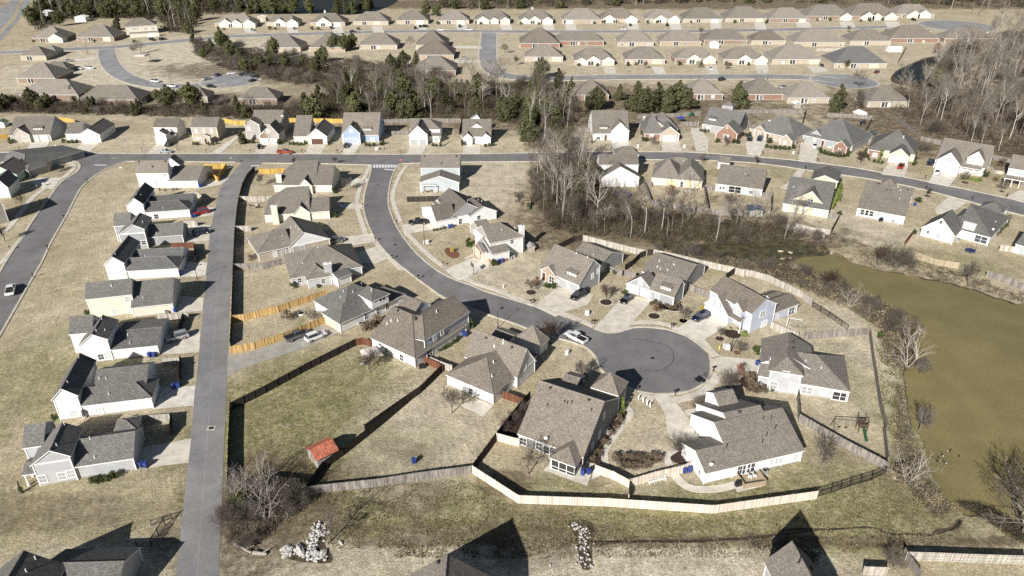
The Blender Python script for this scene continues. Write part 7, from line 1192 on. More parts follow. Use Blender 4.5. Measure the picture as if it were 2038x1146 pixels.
def bare_tree(seed, h, spread=.5, lean=0.1, dens=1.0, mat='bark_grey', twig='twig_grey', r=None, fork=None, slim=False, vase=False):
    rr = random.Random(seed); T = MB(); C_ = MB(); r = r or h * .014
    def grow(p, d, L, r, lev, B):
        n = 3 if lev < 2 else 2; q = p
        for i in range(n):
            d = (d + Vector((rr.gauss(0, .10), rr.gauss(0, .10), rr.gauss(.03, .06)))).normalized(); e = q + d * (L / n); ra = r * (1 - .28 * i / n); rb = r * (1 - .28 * (i + 1) / n)
            if lev <= 1: B.tube(q, e, ra, rb, mat, 5 if lev == 0 else 4, False)
            else: prism(B, q, e, ra, rb, twig if lev > 2 else mat)
            q = e
            if lev >= 1 and lev < 4:
                for _ in range(int(1.0 * dens + rr.random())):
                    a = d.orthogonal().normalized(); a.rotate(__import__('mathutils').Quaternion(d, rr.uniform(0, 6.28))); nd = (d * rr.uniform(.5, .9) + a * rr.uniform(.5, .9) * (1 if not slim else .7)).normalized(); grow(q, nd, L * rr.uniform(.45, .7), max(rb * .55, .014), lev + 1, C_)
        if lev < 4:
            for _ in range(2 if lev else 3):
                a = d.orthogonal().normalized(); a.rotate(__import__('mathutils').Quaternion(d, rr.uniform(0, 6.28))); nd = (d + a * rr.uniform(.25, .75) * (spread * 1.6)).normalized(); grow(q, nd, L * rr.uniform(.55, .8), max(r * .62, .014), lev + 1, C_)
    base = Vector((0, 0, -.1)); d0 = Vector((rr.gauss(0, lean), rr.gauss(0, lean), 1)).normalized()
    if fork:
        for i in range(fork):
            a = 6.283 * i / fork + rr.random(); dd = Vector((math.cos(a) * spread, math.sin(a) * spread, 1)).normalized(); grow(base, dd, h * .5, r * .6, 1, T if i < 9 else C_)
    else:
        q = base; d = d0; L0 = h * (.55 if slim else .34); k = 6; 
        for i in range(k):
            e = q + d * (L0 / k); T.tube(q, e, r * (1 - .35 * i / k), r * (1 - .35 * (i + 1) / k), mat, 6, False); q = e; d = (d + Vector((rr.gauss(0, .04), rr.gauss(0, .04), .02))).normalized()
            if i > (2 if not slim else 3):
                for _ in range(1): a = Vector((rr.gauss(0, 1), rr.gauss(0, 1), 0)).normalized(); grow(q, (d * .7 + a * .6).normalized(), h * (.26 if not slim else .16), r * .42, 2 if slim else 1, C_)
        for _ in range(3 if not slim else 2): a = Vector((rr.gauss(0, 1), rr.gauss(0, 1), 0)).normalized(); grow(q, (d + a * spread).normalized(), h * .27, r * .55, 1, C_)
    return T.data('trunk'), C_.data('crown')
def clump_tree(seed, h, w, mat, shape='cone', n=1500, leaf=.3, z0=.08, bm='bark_dark', core=True):
    rr = random.Random(seed); C_ = MB(); T = MB(); T.tube((0, 0, -.1), (0, 0, h * .8), h * .02 + .04, .04, bm, 6, False)
    lobes = []
    nl = 26 if shape != 'ball' else 12
    for i in range(nl):
        t = (i + rr.random()) / nl; z = h * (z0 + (1 - z0) * t); env = {'cone': (1 - t) ** .75 * (1 if t > .12 else .75), 'pine': (math.sin(math.pi * min(1, t * .95 + .12)) ** .8), 'ball': math.sin(math.pi * (t * .85 + .12)) ** .6, 'column': (1 - t ** 2.5) ** .6}[shape]; a = rr.uniform(0, 6.28); d = w * .5 * env * rr.uniform(.3, .85); lobes.append((Vector((d * math.cos(a), d * math.sin(a), z)), w * .5 * max(env, .18) * rr.uniform(.38, .62)))
    for i in range(n):
        c, rad = lobes[i % len(lobes)]; v = Vector((rr.gauss(0, 1), rr.gauss(0, 1), rr.gauss(0, .8))).normalized() * rad * rr.uniform(.55, 1.08); p = c + v; p.z = max(p.z, .05)
        s = leaf * rr.uniform(.5, 1.25); nrm = (v.normalized() + Vector((rr.gauss(0, .5), rr.gauss(0, .5), rr.gauss(.2, .5)))).normalized(); a = nrm.orthogonal().normalized(); a.rotate(__import__('mathutils').Quaternion(nrm, rr.uniform(0, 6.28))); b = nrm.cross(a)
        C_.face([p - a * s - b * s * .35, p + a * s * .2 - b * s * .6, p + a * s + b * s * .2, p - a * s * .2 + b * s * .6], mat)
    if shape == 'pine':
        for _ in range(6): a = rr.uniform(0, 6.28); z = h * rr.uniform(.3, .8); T.tube((0, 0, z), (math.cos(a) * w * .35, math.sin(a) * w * .35, z + h * .08), .07, .02, bm, 4, False)
    return T.data('trunk'), C_.data('crown')
def put_tree(md, cr, p, s, label, cat='tree', name='bare_tree', group=None, rz=None, sz=None, world=None, tilt=None):
    c = world or GP(cr(p)); r = empty(name, (c.x, c.y, 0), label, cat, group, R.uniform(0, 6.28) if rz is None else rz); r.scale = (s, s, sz or s)
    if tilt: r.rotation_euler = tilt
    link('trunk', md[0], r); link('crown', md[1], r); return r
TALL = [bare_tree(100 + i, 13, .34, .05, 1.5, 'bark_pale' if i % 2 else 'bark_grey', 'twig_pale' if i % 3 == 0 else 'twig_grey', r=.16, slim=True) for i in range(6)]
TPALE = [bare_tree(150 + i, 13, .36, .05, 1.9, 'bark_pale' if i % 2 else 'bark_grey', 'twig_mid', r=.17, slim=True) for i in range(4)]
BROAD = [bare_tree(200 + i, 9, .55, .06, 1.5, 'bark_grey', 'twig_grey', r=.15) for i in range(4)]
BUSHY = [bare_tree(300 + i, 4.5, .75, .1, 1.2, 'twig_brown' if i % 2 else 'twig_grey', 'twig_brown' if i % 2 else 'twig_grey', r=.07, fork=6) for i in range(4)]
THICK = [bare_tree(330 + i, 5, .6, .1, 2.0, 'twig_grey', 'twig_grey', r=.06, fork=7) for i in range(3)]
YOUNG = [bare_tree(400 + i, 5, .5, .03, 1.7, 'bark_dark' if i % 2 else 'bark_grey', 'twig_brown' if i % 2 else 'twig_grey', r=.10) for i in range(3)]
WHITE = [bare_tree(500 + i, 8.5, .6, .12, 1.1, 'bark_pale', 'twig_pale', r=.17, fork=3) for i in range(3)]
FAR = [bare_tree(600 + i, 14, .4, .05, .55, 'bark_pale' if i % 2 else 'bark_grey', 'twig_grey', r=.2, slim=True) for i in range(3)]
CEDAR = [clump_tree(20 + i, 8.5, 7.2, 'cedar_leaf', ('cone', 'pine', 'cone')[i], 3400, .36, .05) for i in range(3)]
PINE = [clump_tree(30 + i, 10.5, 8, 'pine_leaf', 'pine', 3000, .42, .22, 'bark_grey') for i in range(3)]
SHRUB = [clump_tree(40 + i, 1.3, 1.7, 'shrub_leaf', 'ball', 420, .13, .1) for i in range(2)]
CONE = clump_tree(50, 4.2, 1.5, 'shrub_leaf', 'cone', 900, .15, .02); BRCONE = clump_tree(51, 4.0, 1.2, 'bright_leaf', 'column', 700, .14, .02)
REDBUSH = clump_tree(52, 2.6, 2.4, 'red_leaf', 'ball', 600, .13, .15, 'bark_grey'); GOLD = clump_tree(53, 1.6, 1.6, 'gold_leaf', 'ball', 450, .12, .1); DRY = [clump_tree(54 + i, 1.5, 2.2, 'dry_leaf', 'ball', 420, .12, .1) for i in range(2)]
BRIGHT = clump_tree(57, 1.2, 1.5, 'bright_leaf', 'ball', 350, .12, .1); RUST = clump_tree(58, 4.2, 4.0, 'red_leaf', 'ball', 800, .15, .3, 'bark_grey')
# --- single trees that can be told apart
for md, cr, p, s, lb in ((YOUNG[0], g3, (130, 598), 1.25, 'slim bare tree at the end of the pale roofed house patio'), (BROAD[0], g3, (628, 995), .80, 'bare tree standing in the lawn below the charcoal house'), (BROAD[1], g5, (1422, 492), .85, 'round crowned bare tree with pale trunk right of the white house'), (YOUNG[1], g2, (518, 865), 1.5, 'bare tree at the kerb beside the white pickup'), (YOUNG[2], g3, (985, 395), 1.15, 'bare tree leaning over the kerb of the cul-de-sac'), (YOUNG[0], g2, (370, 462), .8, 'small bare tree left of the wide drive'), (YOUNG[1], g2, (940, 535), 1.0, 'bare sapling in the left white edged mulch ring'), (YOUNG[2], g2, (1528, 680), .85, 'bare sapling left of the dark glossy car'), (YOUNG[0], n3, (378, 545), .62, 'little bare tree in a mulch ring beside the blue house'), (YOUNG[0], cE, (1095, 690), 1.1, 'bare tree in the big yard beside the gazebo'), (YOUNG[1], cE, (1225, 520), .7, 'bare tree against the wall of the large two storey house'), (BROAD[2], cC, (175, 428), .55, 'bare tree on the western verge above the pavement'), (YOUNG[2], cC, (380, 175), 1.0, 'bare tree in front of the corner house on the left'), (YOUNG[1], cC, (40, 690), 1.1, 'bare tree at the left edge by the lower pavement'), (YOUNG[2], cD, (218, 268), .95, 'brown bare tree in the first chimney house yard'), (YOUNG[0], cD, (885, 300), 1.0, 'bare tree on the lawn by the top driveway of the curving street'),
    (BROAD[0], g7, (362, 775), .9, 'pale trunked tree standing before the creek thicket'), (YOUNG[1], m4, (1330, 460), 1.0, 'bare tree before the brick garage gable'), (YOUNG[2], m4, (665, 458), .9, 'bare dark tree before the beige fronted house'), (YOUNG[0], m5, (395, 560), .8, 'bare tree before the hip house with the tiny dormer'), (YOUNG[1], m5, (590, 605), 1.1, 'bare tree left of the tan garage gable house'), (YOUNG[2], m5, (1518, 768), .9, 'bare tree in a mulch ring before the bright white house'), (YOUNG[0], m5, (1840, 845), .9, 'bare tree before the porch house at the right edge'), (BROAD[1], m5, (570, 130), .9, 'broad bare tree beside the white playhouse'), (YOUNG[1], g8, (1022, 462), .6, 'small bare tree on the south verge of the eastern road'), (YOUNG[2], g1, (900, 500), 1.1, 'bare tree beside the wooden play set'), (WHITE[0], g6, (785, 655), 1.0, 'white trunked tree leaning over the pond shore'), (WHITE[1], g6, (350, 205), .62, 'white bare tree on the shore below the railing fence'), (YOUNG[0], g6, (490, 250), 1.25, 'smaller white bare tree on the pond shore'), (YOUNG[1], g6, (180, 60), 1.3, 'slim white bare tree at the pond head'), (WHITE[2], n5, (240, 470), .72, 'bare tree with pale trunk at the brook corner'), (YOUNG[2], n5, (330, 75), 1.2, 'bare tree leaning over the lower pond shore'), (BROAD[3], n5, (1100, 830), 1.35, 'large bare tree on the far bank at the right edge'), (WHITE[0], n5, (1130, 800), 1.2, 'white stemmed tree at the right edge by the brook'),
    (THICK[0], g8, (800, 990), 1.25, 'clump of pale bare stems on the pond bank'), (YOUNG[1], g8, (660, 955), 1.35, 'slender bare tree left of the pale stem clump'), (BROAD[2], g8, (1310, 1105), .85, 'spreading bare tree above the pond at right'), (YOUNG[2], g8, (905, 1000), .9, 'low bare tree right of the pale stem clump'), (RUST, g7, (710, 540), .95, 'rust leaved tree behind the yellow house'), (YOUNG[0], g7, (1180, 610), .9, 'bare tree behind the pale blue creek house'), (YOUNG[0], cD, (790, 100), .6, 'small bare tree on the verge north of the first chimney house'), (YOUNG[1], cD, (475, 105), .6, 'small bare tree at the top of the alley verge'), (YOUNG[0], g7, (970, 265), .8, 'bare tree beside the lamp post on the through road'), (YOUNG[1], g7, (1415, 275), .7, 'bare tree on the south verge opposite the hedged house'), (BROAD[1], t1, (1430, 540), 1.0, 'spreading bare tree at the top of the village green'), (YOUNG[0], t1, (1370, 555), 1.3, 'smaller bare tree left of the one on the green'), (BROAD[3], t3, (280, 490), .95, 'dense bare tree between two ranch houses'), (YOUNG[1], t3, (1360, 665), 1.2, 'bare tree on the lawn right of the side street'), (YOUNG[2], t3, (1245, 545), 1.3, 'tall bare tree at the corner east of the side street'), (YOUNG[0], t4, (1290, 355), 1.2, 'bare tree on the middle street verge'), (YOUNG[1], t4, (725, 700), 1.0, 'bare tree before the second pond street house'), (YOUNG[2], t4, (1275, 690), 1.0, 'bare tree on the pond street between two drives'), (YOUNG[0], t4, (1545, 705), 1.1, 'bare tree left of the fourth pond street house'), (YOUNG[1], t5, (640, 540), 1.2, 'bare tree before the slate roofed house'), (BROAD[0], t5, (740, 690), 1.1, 'broad bare tree beside the eastern turning circle'), (BROAD[2], t5, (730, 850), 1.1, 'dark bare tree right of the big cedar'), (YOUNG[2], t5, (665, 255), 1.1, 'bare tree on the loop road verge')):
    put_tree(md, cr, p, s, lb, name='bare_tree')
put_tree(YOUNG[2], g6, (785, 655), 1.0, 'fallen white branch tree dipping into the pond', rz=0, tilt=(0, 1.2, -.35)); put_tree(YOUNG[0], g8, (130, 770), 1.4, 'fallen pale tree leaning to the creek', tilt=(0, 1.2, -.7)); log(cF, (60, 945), (170, 1000), .28, 'pale fallen log in two pieces at the thicket foot'); log(cF, (180, 1000), (270, 1010), .35, 'thicker pale log end right of the fallen log')
for md, cr, p, s, lb, nm in ((CEDAR[0], t5, (575, 865), 1.35, 'tall dark cedar between the pond street houses', 'cedar_tree'), (CEDAR[1], t4, (235, 1120), 1.25, 'leftmost dark cedar west of the evergreen clump', 'cedar_tree'), (CEDAR[2], t4, (640, 1120), 1.5, 'left cedar of the big evergreen clump', 'cedar_tree'), (CEDAR[0], t4, (850, 1120), 1.45, 'second cedar of the big evergreen clump', 'cedar_tree'), (CEDAR[1], t4, (1060, 1100), 1.45, 'right cedar of the big evergreen clump', 'cedar_tree'), (CEDAR[2], t4, (1170, 1110), 1.1, 'low cedar at the right end of the evergreen clump', 'cedar_tree'), (CEDAR[0], t4, (960, 1140), 1.35, 'cedar filling the front of the evergreen clump', 'cedar_tree'), (CEDAR[1], t4, (740, 1140), 1.3, 'cedar at the front left of the evergreen clump', 'cedar_tree'), (CEDAR[0], t4, (1665, 1095), 1.4, 'dark cedar before the house with the white chimney', 'cedar_tree'), (CEDAR[2], t4, (470, 1020), .9, 'thin cedar in the gap left of the evergreen clump', 'cedar_tree'), (PINE[0], t3, (1620, 800), 1.05, 'bushy pine below the corner ranch house', 'pine_tree'), (PINE[1], t3, (130, 900), 1.0, 'bushy pine at the west end of the central woods', 'pine_tree'), (PINE[2], t2, (1560, 520), 1.0, 'left pine before the second house above the woods', 'pine_tree'), (PINE[0], t2, (1440, 520), .95, 'middle pine before the house above the woods', 'pine_tree'), (PINE[1], t2, (1640, 500), .95, 'right pine before the house above the woods', 'pine_tree'), (PINE[2], t1, (1720, 1100), 1.0, 'pine on the slope south of the loop street', 'pine_tree'), (PINE[0], t1, (1960, 1110), 1.15, 'larger pine right of the loop street slope', 'pine_tree'), (PINE[1], t5, (1310, 690), 1.15, 'dark pine on the near shore of the dark pond', 'pine_tree'), (CEDAR[0], m2, (810, 540), .62, 'bushy evergreen left of the grey and brick house', 'cedar_tree'), (CONE, m3, (1105, 520), 1.0, 'cone shaped evergreen by the shuttered gable house', 'cone_shrub'), (CONE, g8, (925, 250), 1.25, 'dark cone evergreen right of the tan garage gable', 'cone_shrub'), (BRCONE, g8, (685, 210), 1.15, 'tall green column shrub left of the tan garage gable', 'column_shrub'), (CEDAR[2], g8, (575, 190), .42, 'dark bushy evergreen at the brick corner', 'cedar_tree'), (CONE, m4, (125, 430), .85, 'dark cone evergreen left of the low dormer house', 'cone_shrub'), (BRCONE, g3, (1235, 590), .9, 'bright green column shrub at the charcoal house corner', 'column_shrub'), (BRCONE, g3, (258, 45), .65, 'yellow green column shrub by the large two storey house', 'column_shrub'), (BRCONE, g8, (350, 560), 1.1, 'first dark column shrub beside the brick based house', 'column_shrub'), (BRCONE, g8, (372, 500), 1.1, 'second column shrub beside the brick based house', 'column_shrub'), (BRCONE, g8, (395, 440), 1.1, 'third column shrub beside the brick based house', 'column_shrub'), (BRCONE, g8, (395, 500), .9, 'outer column shrub beside the brick based house', 'column_shrub'), (CONE, cA, (145, 600), .6, 'cone shrub at the porch of the southmost alley house', 'cone_shrub'),
    (PINE[0], t1, (390, 230), .9, 'dark pine near the highway sheds', 'pine_tree'), (PINE[1], t1, (610, 265), 1.1, 'dark pine behind the first green side house', 'pine_tree'), (CEDAR[0], t1, (1200, 300), 1.2, 'dark evergreen between the two back houses of the green', 'cedar_tree'), (PINE[2], t3, (450, 160), 1.0, 'left pine on the northern field edge', 'pine_tree'), (PINE[0], t3, (555, 165), .9, 'right pine on the northern field edge', 'pine_tree'), (PINE[1], cA, (1560, 660) if False else (1590, 700), .35, 'low dark evergreen in the roadside thicket', 'pine_tree')):
    put_tree(md, cr, p, s, lb, 'tree' if 'tree' in nm else 'shrub', nm)
# --- shrubs
def shr(md, cr, pts, lb, s=1.0, nm='shrub', group=None):
    for i, p in enumerate(pts):
        put_tree(md if not isinstance(md, list) else md[i % len(md)], cr, p, s * R.uniform(.85, 1.15), lb, 'shrub', nm, group or lb.split(',')[0] if len(pts) > 1 else group)
shr(SHRUB, cA, [(612, 530), (655, 530), (715, 520), (755, 500)], 'low shrub in the bed beside the southmost alley house'); shr(SHRUB, cB, [(415, 1050)], 'round shrub at the front of the plain gabled alley house'); shr(SHRUB, cB, [(665, 250)], 'round shrub at the front of the cream alley house'); shr(DRY, n7, [(680, 340), (740, 345), (830, 340), (870, 335)], 'brown shrub below the white corner house', .6)
shr(SHRUB, cD, [(790, 320)], 'dark shrub right of the first chimney house', 1.5); shr(SHRUB, cD, [(795, 505)], 'dark shrub right of the second chimney house', 1.5); shr(SHRUB, cD, [(480, 1040)], 'round green shrub behind the hip roofed patio house', 1.3); shr(DRY, cD, [(155, 830)], 'brown shrub behind the cream batten gabled house', 1.0); shr(SHRUB, cD, [(665, 1040)], 'small shrub on the cluttered patio', .7)
shr(DRY, cE, [(470, 285)], 'dark brown shrub mound between the tan fences', 1.5); shr(THICK[0], cE, [(665, 290)], 'leafless shrub beside the dormer house corner', .5); shr(DRY, cE, [(1070, 365), (1110, 350), (1150, 320)], 'dark shrub in the bed right of the dormer house', 1.3); shr(SHRUB, cE, [(1690, 500), (1735, 470), (1655, 520), (1765, 445), (1610, 535)], 'low shrub along the lilac wall of the large house', .7)
shr(SHRUB, n4, [(760, 860)], 'dark round shrub left of the brick garage gable', 1.6); shr(BRIGHT, n4, [(800, 865)], 'bright green shrub left of the brick garage gable', 1.0); shr(GOLD, n4, [(578, 925)], 'golden yellow shrub in the red mulch bed', 1.05); shr(SHRUB, n4, [(1045, 1080)], 'dark round shrub at the drive of the brick and grey house', 1.5); shr(SHRUB, n4, [(400, 680), (440, 672), (480, 662), (365, 685)], 'low shrub along the batten gabled house wall', .6)
shr(RUST, g2, [(410, 415)], 'purple brown shrub at the brick house corner', .62); shr(SHRUB, g2, [(485, 425), (510, 430), (540, 435)], 'round shrub below the brick house window', .95); shr(RUST, g2, [(1318, 620)], 'rust coloured small tree in the right white edged ring', .55); shr(SHRUB, g2, [(1080, 480)], 'dark shrub left of the white garage doors', 1.0); shr(DRY, g2, [(1285, 560), (1310, 550), (1340, 560), (1400, 575), (1430, 590), (1470, 585), (1490, 560), (1450, 560)], 'purple brown shrub in the bed before the grey and white house', .75); shr(SHRUB, g2, [(1003, 325)], 'dark shrub against the fence by the brick fronted house', .9)
shr(BRIGHT, n3, [(580, 530)], 'bright green shrub at the blue house corner', 1.1); shr(GOLD, n3, [(225, 330)], 'yellow green shrub left of the white garage doors', 1.0); shr(SHRUB, n3, [(680, 670)], 'dark round shrub by the light grey house', 1.2); shr(RUST, n3, [(540, 850)], 'brown leaved small tree in a red mulch ring', .6); shr(THICK[1], n3, [(545, 650)], 'leafless small tree below the lamp post', .5); shr(THICK[2], n3, [(430, 950)], 'leafless small tree on the lawn near the trailer', .62)
shr(DRY, n3, [(600, 880), (640, 870), (625, 920), (660, 900), (650, 950), (700, 960), (630, 980), (680, 990), (740, 975)], 'purple brown shrub in the bed before the light grey porch', 1.0); shr(SHRUB, n3, [(800, 975), (860, 965), (905, 975), (970, 985)], 'low green shrub under the light grey house windows', .65)
shr(THICK, g5, [(545, 380)], 'grey leafless tree at the white house walk', .72); shr(THICK[0], g5, [(660, 100)], 'leafless shrub before the stepped gables', .45); shr(DRY, g3, [(1195, 900), (1230, 910), (1265, 900), (1300, 915), (1335, 905), (1370, 915), (1410, 905), (1450, 910), (1490, 900), (1240, 950), (1290, 960), (1345, 955), (1400, 945)], 'dry brown shrub in the thick row behind the pale fence', .95); shr(DRY, g3, [(1235, 660), (1200, 700), (1170, 740), (1130, 800), (1085, 870), (1050, 900), (1215, 630)], 'dark shrub in the mulch bed beside the charcoal house', .7); shr(THICK, g3, [(480, 700), (530, 640), (580, 580)], 'leafless shrub in the shaded bed left of the charcoal house', .42)
shr(SHRUB, g8, [(1510, 745), (1530, 725), (1548, 705), (1565, 685), (1580, 665), (1592, 645), (1602, 630)], 'dark hedge shrub beside the white chimney house', 1.15); shr(SHRUB, g8, [(958, 510)], 'dark round shrub beside the blue pond house', 1.3); shr(SHRUB, g8, [(395, 600)], 'dark shrub at the fence of the brick based house', 1.1)
shr(SHRUB, m4, [(1700, 470), (1740, 478), (1780, 484), (1820, 486), (1860, 488), (1900, 488), (1940, 480)], 'hedge shrub before the hedged brick house', 1.1); shr(SHRUB, m4, [(1725, 430), (1915, 450)], 'rounded tall shrub before the hedged brick house', 1.7); shr(SHRUB, m4, [(1520, 370), (1550, 360)], 'dark shrub left of the hedged brick house', 1.2); shr(SHRUB, m4, [(1110, 325), (1145, 330), (1180, 330)], 'shrub below the porch of the flat dormer house', 1.0); shr(SHRUB, m4, [(1255, 425), (1405, 430), (1440, 435)], 'dark shrub below the brick garage gable', 1.2); shr(SHRUB, m4, [(590, 410), (615, 415), (575, 350)], 'shrub by the brick corner of the beige fronted house', 1.1)
shr(SHRUB, m5, [(240, 510), (270, 520), (300, 528), (330, 535), (360, 540), (400, 545), (440, 548), (475, 540), (490, 520), (230, 490)], 'long hedge shrub before the tiny dormer house', 1.1); shr(SHRUB, m5, [(85, 410), (118, 415)], 'round shrub left of the tiny dormer house drive', 1.0); shr(SHRUB, m5, [(665, 575), (710, 590), (745, 598), (780, 605)], 'low hedge before the tan gabled house', .9); shr(BRIGHT, m5, [(1490, 740), (1530, 745), (1570, 752), (1610, 760), (1640, 762)], 'green shrub before the bright white porch', 1.1); shr(SHRUB, m5, [(1680, 720)], 'dark evergreen shrub at the bright white house corner', 1.8); shr(DRY, m5, [(1840, 620)], 'dry shrub behind the white picket fence', 1.6); shr(DRY, m5, [(1790, 760)], 'dry pinkish shrub near the porch house', 1.3); shr(THICK[1], m5, [(1150, 500)], 'leafless spreading tree behind the tan gabled house', .9)
shr(SHRUB, m1, [(125, 485)], 'round shrub at the stone gable', 1.4); shr(SHRUB, m1, [(720, 475), (770, 480), (820, 480), (870, 478)], 'dark hedge shrub before the white fronted house', 1.0); shr(SHRUB, m2, [(260, 555), (300, 560), (430, 560), (480, 555), (520, 545)], 'shrub under the windows of the tan two storey house', .9); shr(SHRUB, m2, [(880, 540), (930, 540)], 'dark shrub before the grey gables', 1.0); shr(SHRUB, m2, [(1225, 550)], 'round dark shrub between two drives', 1.6); shr(SHRUB, m2, [(1345, 555), (1390, 558), (1430, 562), (1475, 560), (1515, 550)], 'hedge shrub before the brown garage house', 1.1); shr(SHRUB, m2, [(1780, 555)], 'dark shrub right of the brown garage door', 1.1); shr(SHRUB, m3, [(350, 510), (385, 515), (430, 515), (500, 505), (525, 495)], 'shrub before the blue house porch', 1.0); shr(SHRUB, m3, [(1030, 515), (1060, 515)], 'low shrub before the shuttered gable porch', .8); shr(SHRUB, m3, [(1330, 505)], 'round shrub left of the twin doors of the dormer house', 1.4); shr(SHRUB, m3, [(1560, 520), (1600, 515), (1640, 510)], 'shrub right of the dormer house entrance', 1.0)
for cr, xs, y in ((t3, (570, 960, 1000, 1410, 1590, 2150), 245), (t4, (320, 440, 760, 850, 1200, 1640, 1960), 235), (t5, (130, 200, 320, 420, 520, 760, 830, 930), 165), (t4, (60, 250, 560, 640, 1080, 1300, 1590, 1780), 665), (t2, (280, 340, 800, 860, 1230, 1290, 1700), 300), (t1, (340, 430, 960, 1360), 430)):
    for x in xs: put_tree(SHRUB[x % 2], cr, (x, y + R.uniform(-5, 5)), R.uniform(1.2, 1.8), 'small dark shrub before a far ranch house', 'shrub', 'shrub', 'garden shrubs before the far ranch houses')
put_tree(RUST, t5, (1350, 425), 1.5, 'purplish leafless thicket at the top of the dark pond', 'tree', 'bare_tree'); put_tree(THICK[0], t5, (1480, 430), 1.6, 'grey thicket right of the purplish one', 'tree', 'bare_tree')
# --- woods: every tree one thing, undergrowth as stuff
def inside(x, y, P):
    c = False; j = len(P) - 1
    for i in range(len(P)):
        if (P[i][1] > y) != (P[j][1] > y) and x < (P[j][0] - P[i][0]) * (y - P[i][1]) / (P[j][1] - P[i][1]) + P[i][0]: c = not c
        j = i
    return c
def scatter(poly, n, dmin):
    W = [GP(p) for p in poly]; P = [(q.x, q.y) for q in W]; x0, x1 = min(p[0] for p in P), max(p[0] for p in P); y0, y1 = min(p[1] for p in P), max(p[1] for p in P); out = []; k = 0
    while len(out) < n and k < n * 60:
        k += 1; x, y = R.uniform(x0, x1), R.uniform(y0, y1)
        if inside(x, y, P) and all((x - a) ** 2 + (y - b) ** 2 > dmin * dmin for a, b in out): out.append((x, y))
    return out
def woods(poly, mix, n, dmin, group, lbs, smin=.8, smax=1.2):
    xs_ = sorted(GP(p).x for p in poly); ys_ = sorted(GP(p).y for p in poly)
    for x, y in scatter(poly, n, dmin):
        r_ = R.random(); acc = 0
        for kind, wgt, mods in mix:
            acc += wgt
            if r_ <= acc: break
        md = R.choice(mods); s = R.uniform(smin, smax); fx = int(4.99 * (x - xs_[0]) / (xs_[-1] - xs_[0])); fy = (y - ys_[0]) / (ys_[-1] - ys_[0]); lb_ = lbs[kind] if n < 20 else '%s %s, %s' % ('larger' if s > (smin + smax) / 2 else 'smaller', lbs[kind], ('at their left end', 'left of their middle', 'near their middle', 'right of their middle', 'at their right end')[fx] + (', front' if fy < .5 else ', back')); put_tree(md, None, None, s, lb_, 'tree', kind, group, world=Vector((x, y, 0)), sz=s * R.uniform(.9, 1.15))
def brush(name, label, poly, n, h0, h1, mats, per=9, leaves=.4, lw=.16, rad=.8):
    W = [GP(p) for p in poly]; c = sum(W, Vector()) / len(W); c.z = 0; m_ = MB(); P = [(q.x, q.y) for q in W]; x0, x1 = min(p[0] for p in P), max(p[0] for p in P); y0, y1 = min(p[1] for p in P), max(p[1] for p in P); k = 0; got = 0
    while got < n and k < n * 40:
        k += 1; x, y = R.uniform(x0, x1), R.uniform(y0, y1)
        if not inside(x, y, P): continue
        got += 1; h = R.uniform(h0, h1); b = Vector((x - c.x, y - c.y, 0)); mt = R.choice(mats)
        for _ in range(per):
            d = Vector((R.gauss(0, .35), R.gauss(0, .35), 1)).normalized(); q = b + Vector((R.gauss(0, rad * .5), R.gauss(0, rad * .5), 0)); e = q + d * h * R.uniform(.5, 1); w_ = Vector((R.gauss(0, 1), R.gauss(0, 1), 0)).normalized() * lw * .22; m_.face([q - w_, q + w_, e + w_ * .25, e - w_ * .25], mt)
            f = q.lerp(e, .55); e2 = f + Vector((R.gauss(0, .5), R.gauss(0, .5), R.uniform(.1, .6))) * h * .35; m_.face([f - w_ * .6, f + w_ * .6, e2], mt)
        for _ in range(int(per * leaves * 2)):
            p = b + Vector((R.gauss(0, rad * .6), R.gauss(0, rad * .6), h * R.uniform(.15, .7))); a = Vector((R.gauss(0, 1), R.gauss(0, 1), R.gauss(0, 1))).normalized() * lw; bb = a.orthogonal().normalized() * lw * .7; m_.face([p - a, p + bb, p + a, p - bb], mt)
    o = m_.build(name); o.location = c; tag(o, label, 'undergrowth', None, 'stuff'); return o
W1 = [(1050, 345), (1090, 322), (1180, 318), (1192, 345), (1196, 400), (1240, 430), (1320, 438), (1560, 450), (1610, 470), (1590, 478), (1500, 482), (1400, 486), (1300, 480), (1200, 470), (1150, 468), (1095, 455), (1068, 410)]
LB1 = dict(tall_bare_tree='tall bare tree in the creek woods', bare_tree='spreading bare tree in the creek woods', cedar_tree='dark cedar in the creek woods', bushy_tree='leafless bushy tree in the creek woods')
woods(W1, (('tall_bare_tree', .62, TALL), ('bushy_tree', .25, THICK + BUSHY), ('bare_tree', .09, BROAD), ('cedar_tree', .04, CEDAR)), 92, 2.6, 'trees of the creek woods', LB1, .7, 1.15)
woods([(1150, 400), (1158, 330), (1180, 322), (1188, 380), (1180, 415)], (('cedar_tree', 1, CEDAR),), 5, 3, 'cedars beside the white creek house', dict(cedar_tree='narrow dark cedar left of the white creek house'), .75, 1.0)
brush('undergrowth', 'grey brown scrub filling the creek woods', W1, 2600, 1.0, 4.2, ['twig_brown', 'twig_grey', 'brush_leaf', 'bark_dark', 'cedar_leaf'], 7, .5)
W1b = [(1300, 497), (1400, 512), (1500, 527), (1570, 526), (1640, 558), (1760, 612), (1835, 655), (1812, 690), (1760, 660), (1690, 615), (1600, 575), (1480, 535), (1300, 500)]
brush('undergrowth', 'tangled shore scrub between fence and pond', W1b, 1200, .6, 1.8, ['twig_brown', 'twig_grey', 'brush_leaf', 'brush_leaf', 'tan_leaf', 'bark_dark'], 8, .9)
woods(W1b, (('bushy_tree', 1, THICK + BUSHY),), 26, 3, 'leafless bushes on the pond shore', dict(bushy_tree='leafless bush on the pond shore'), .35, .75)
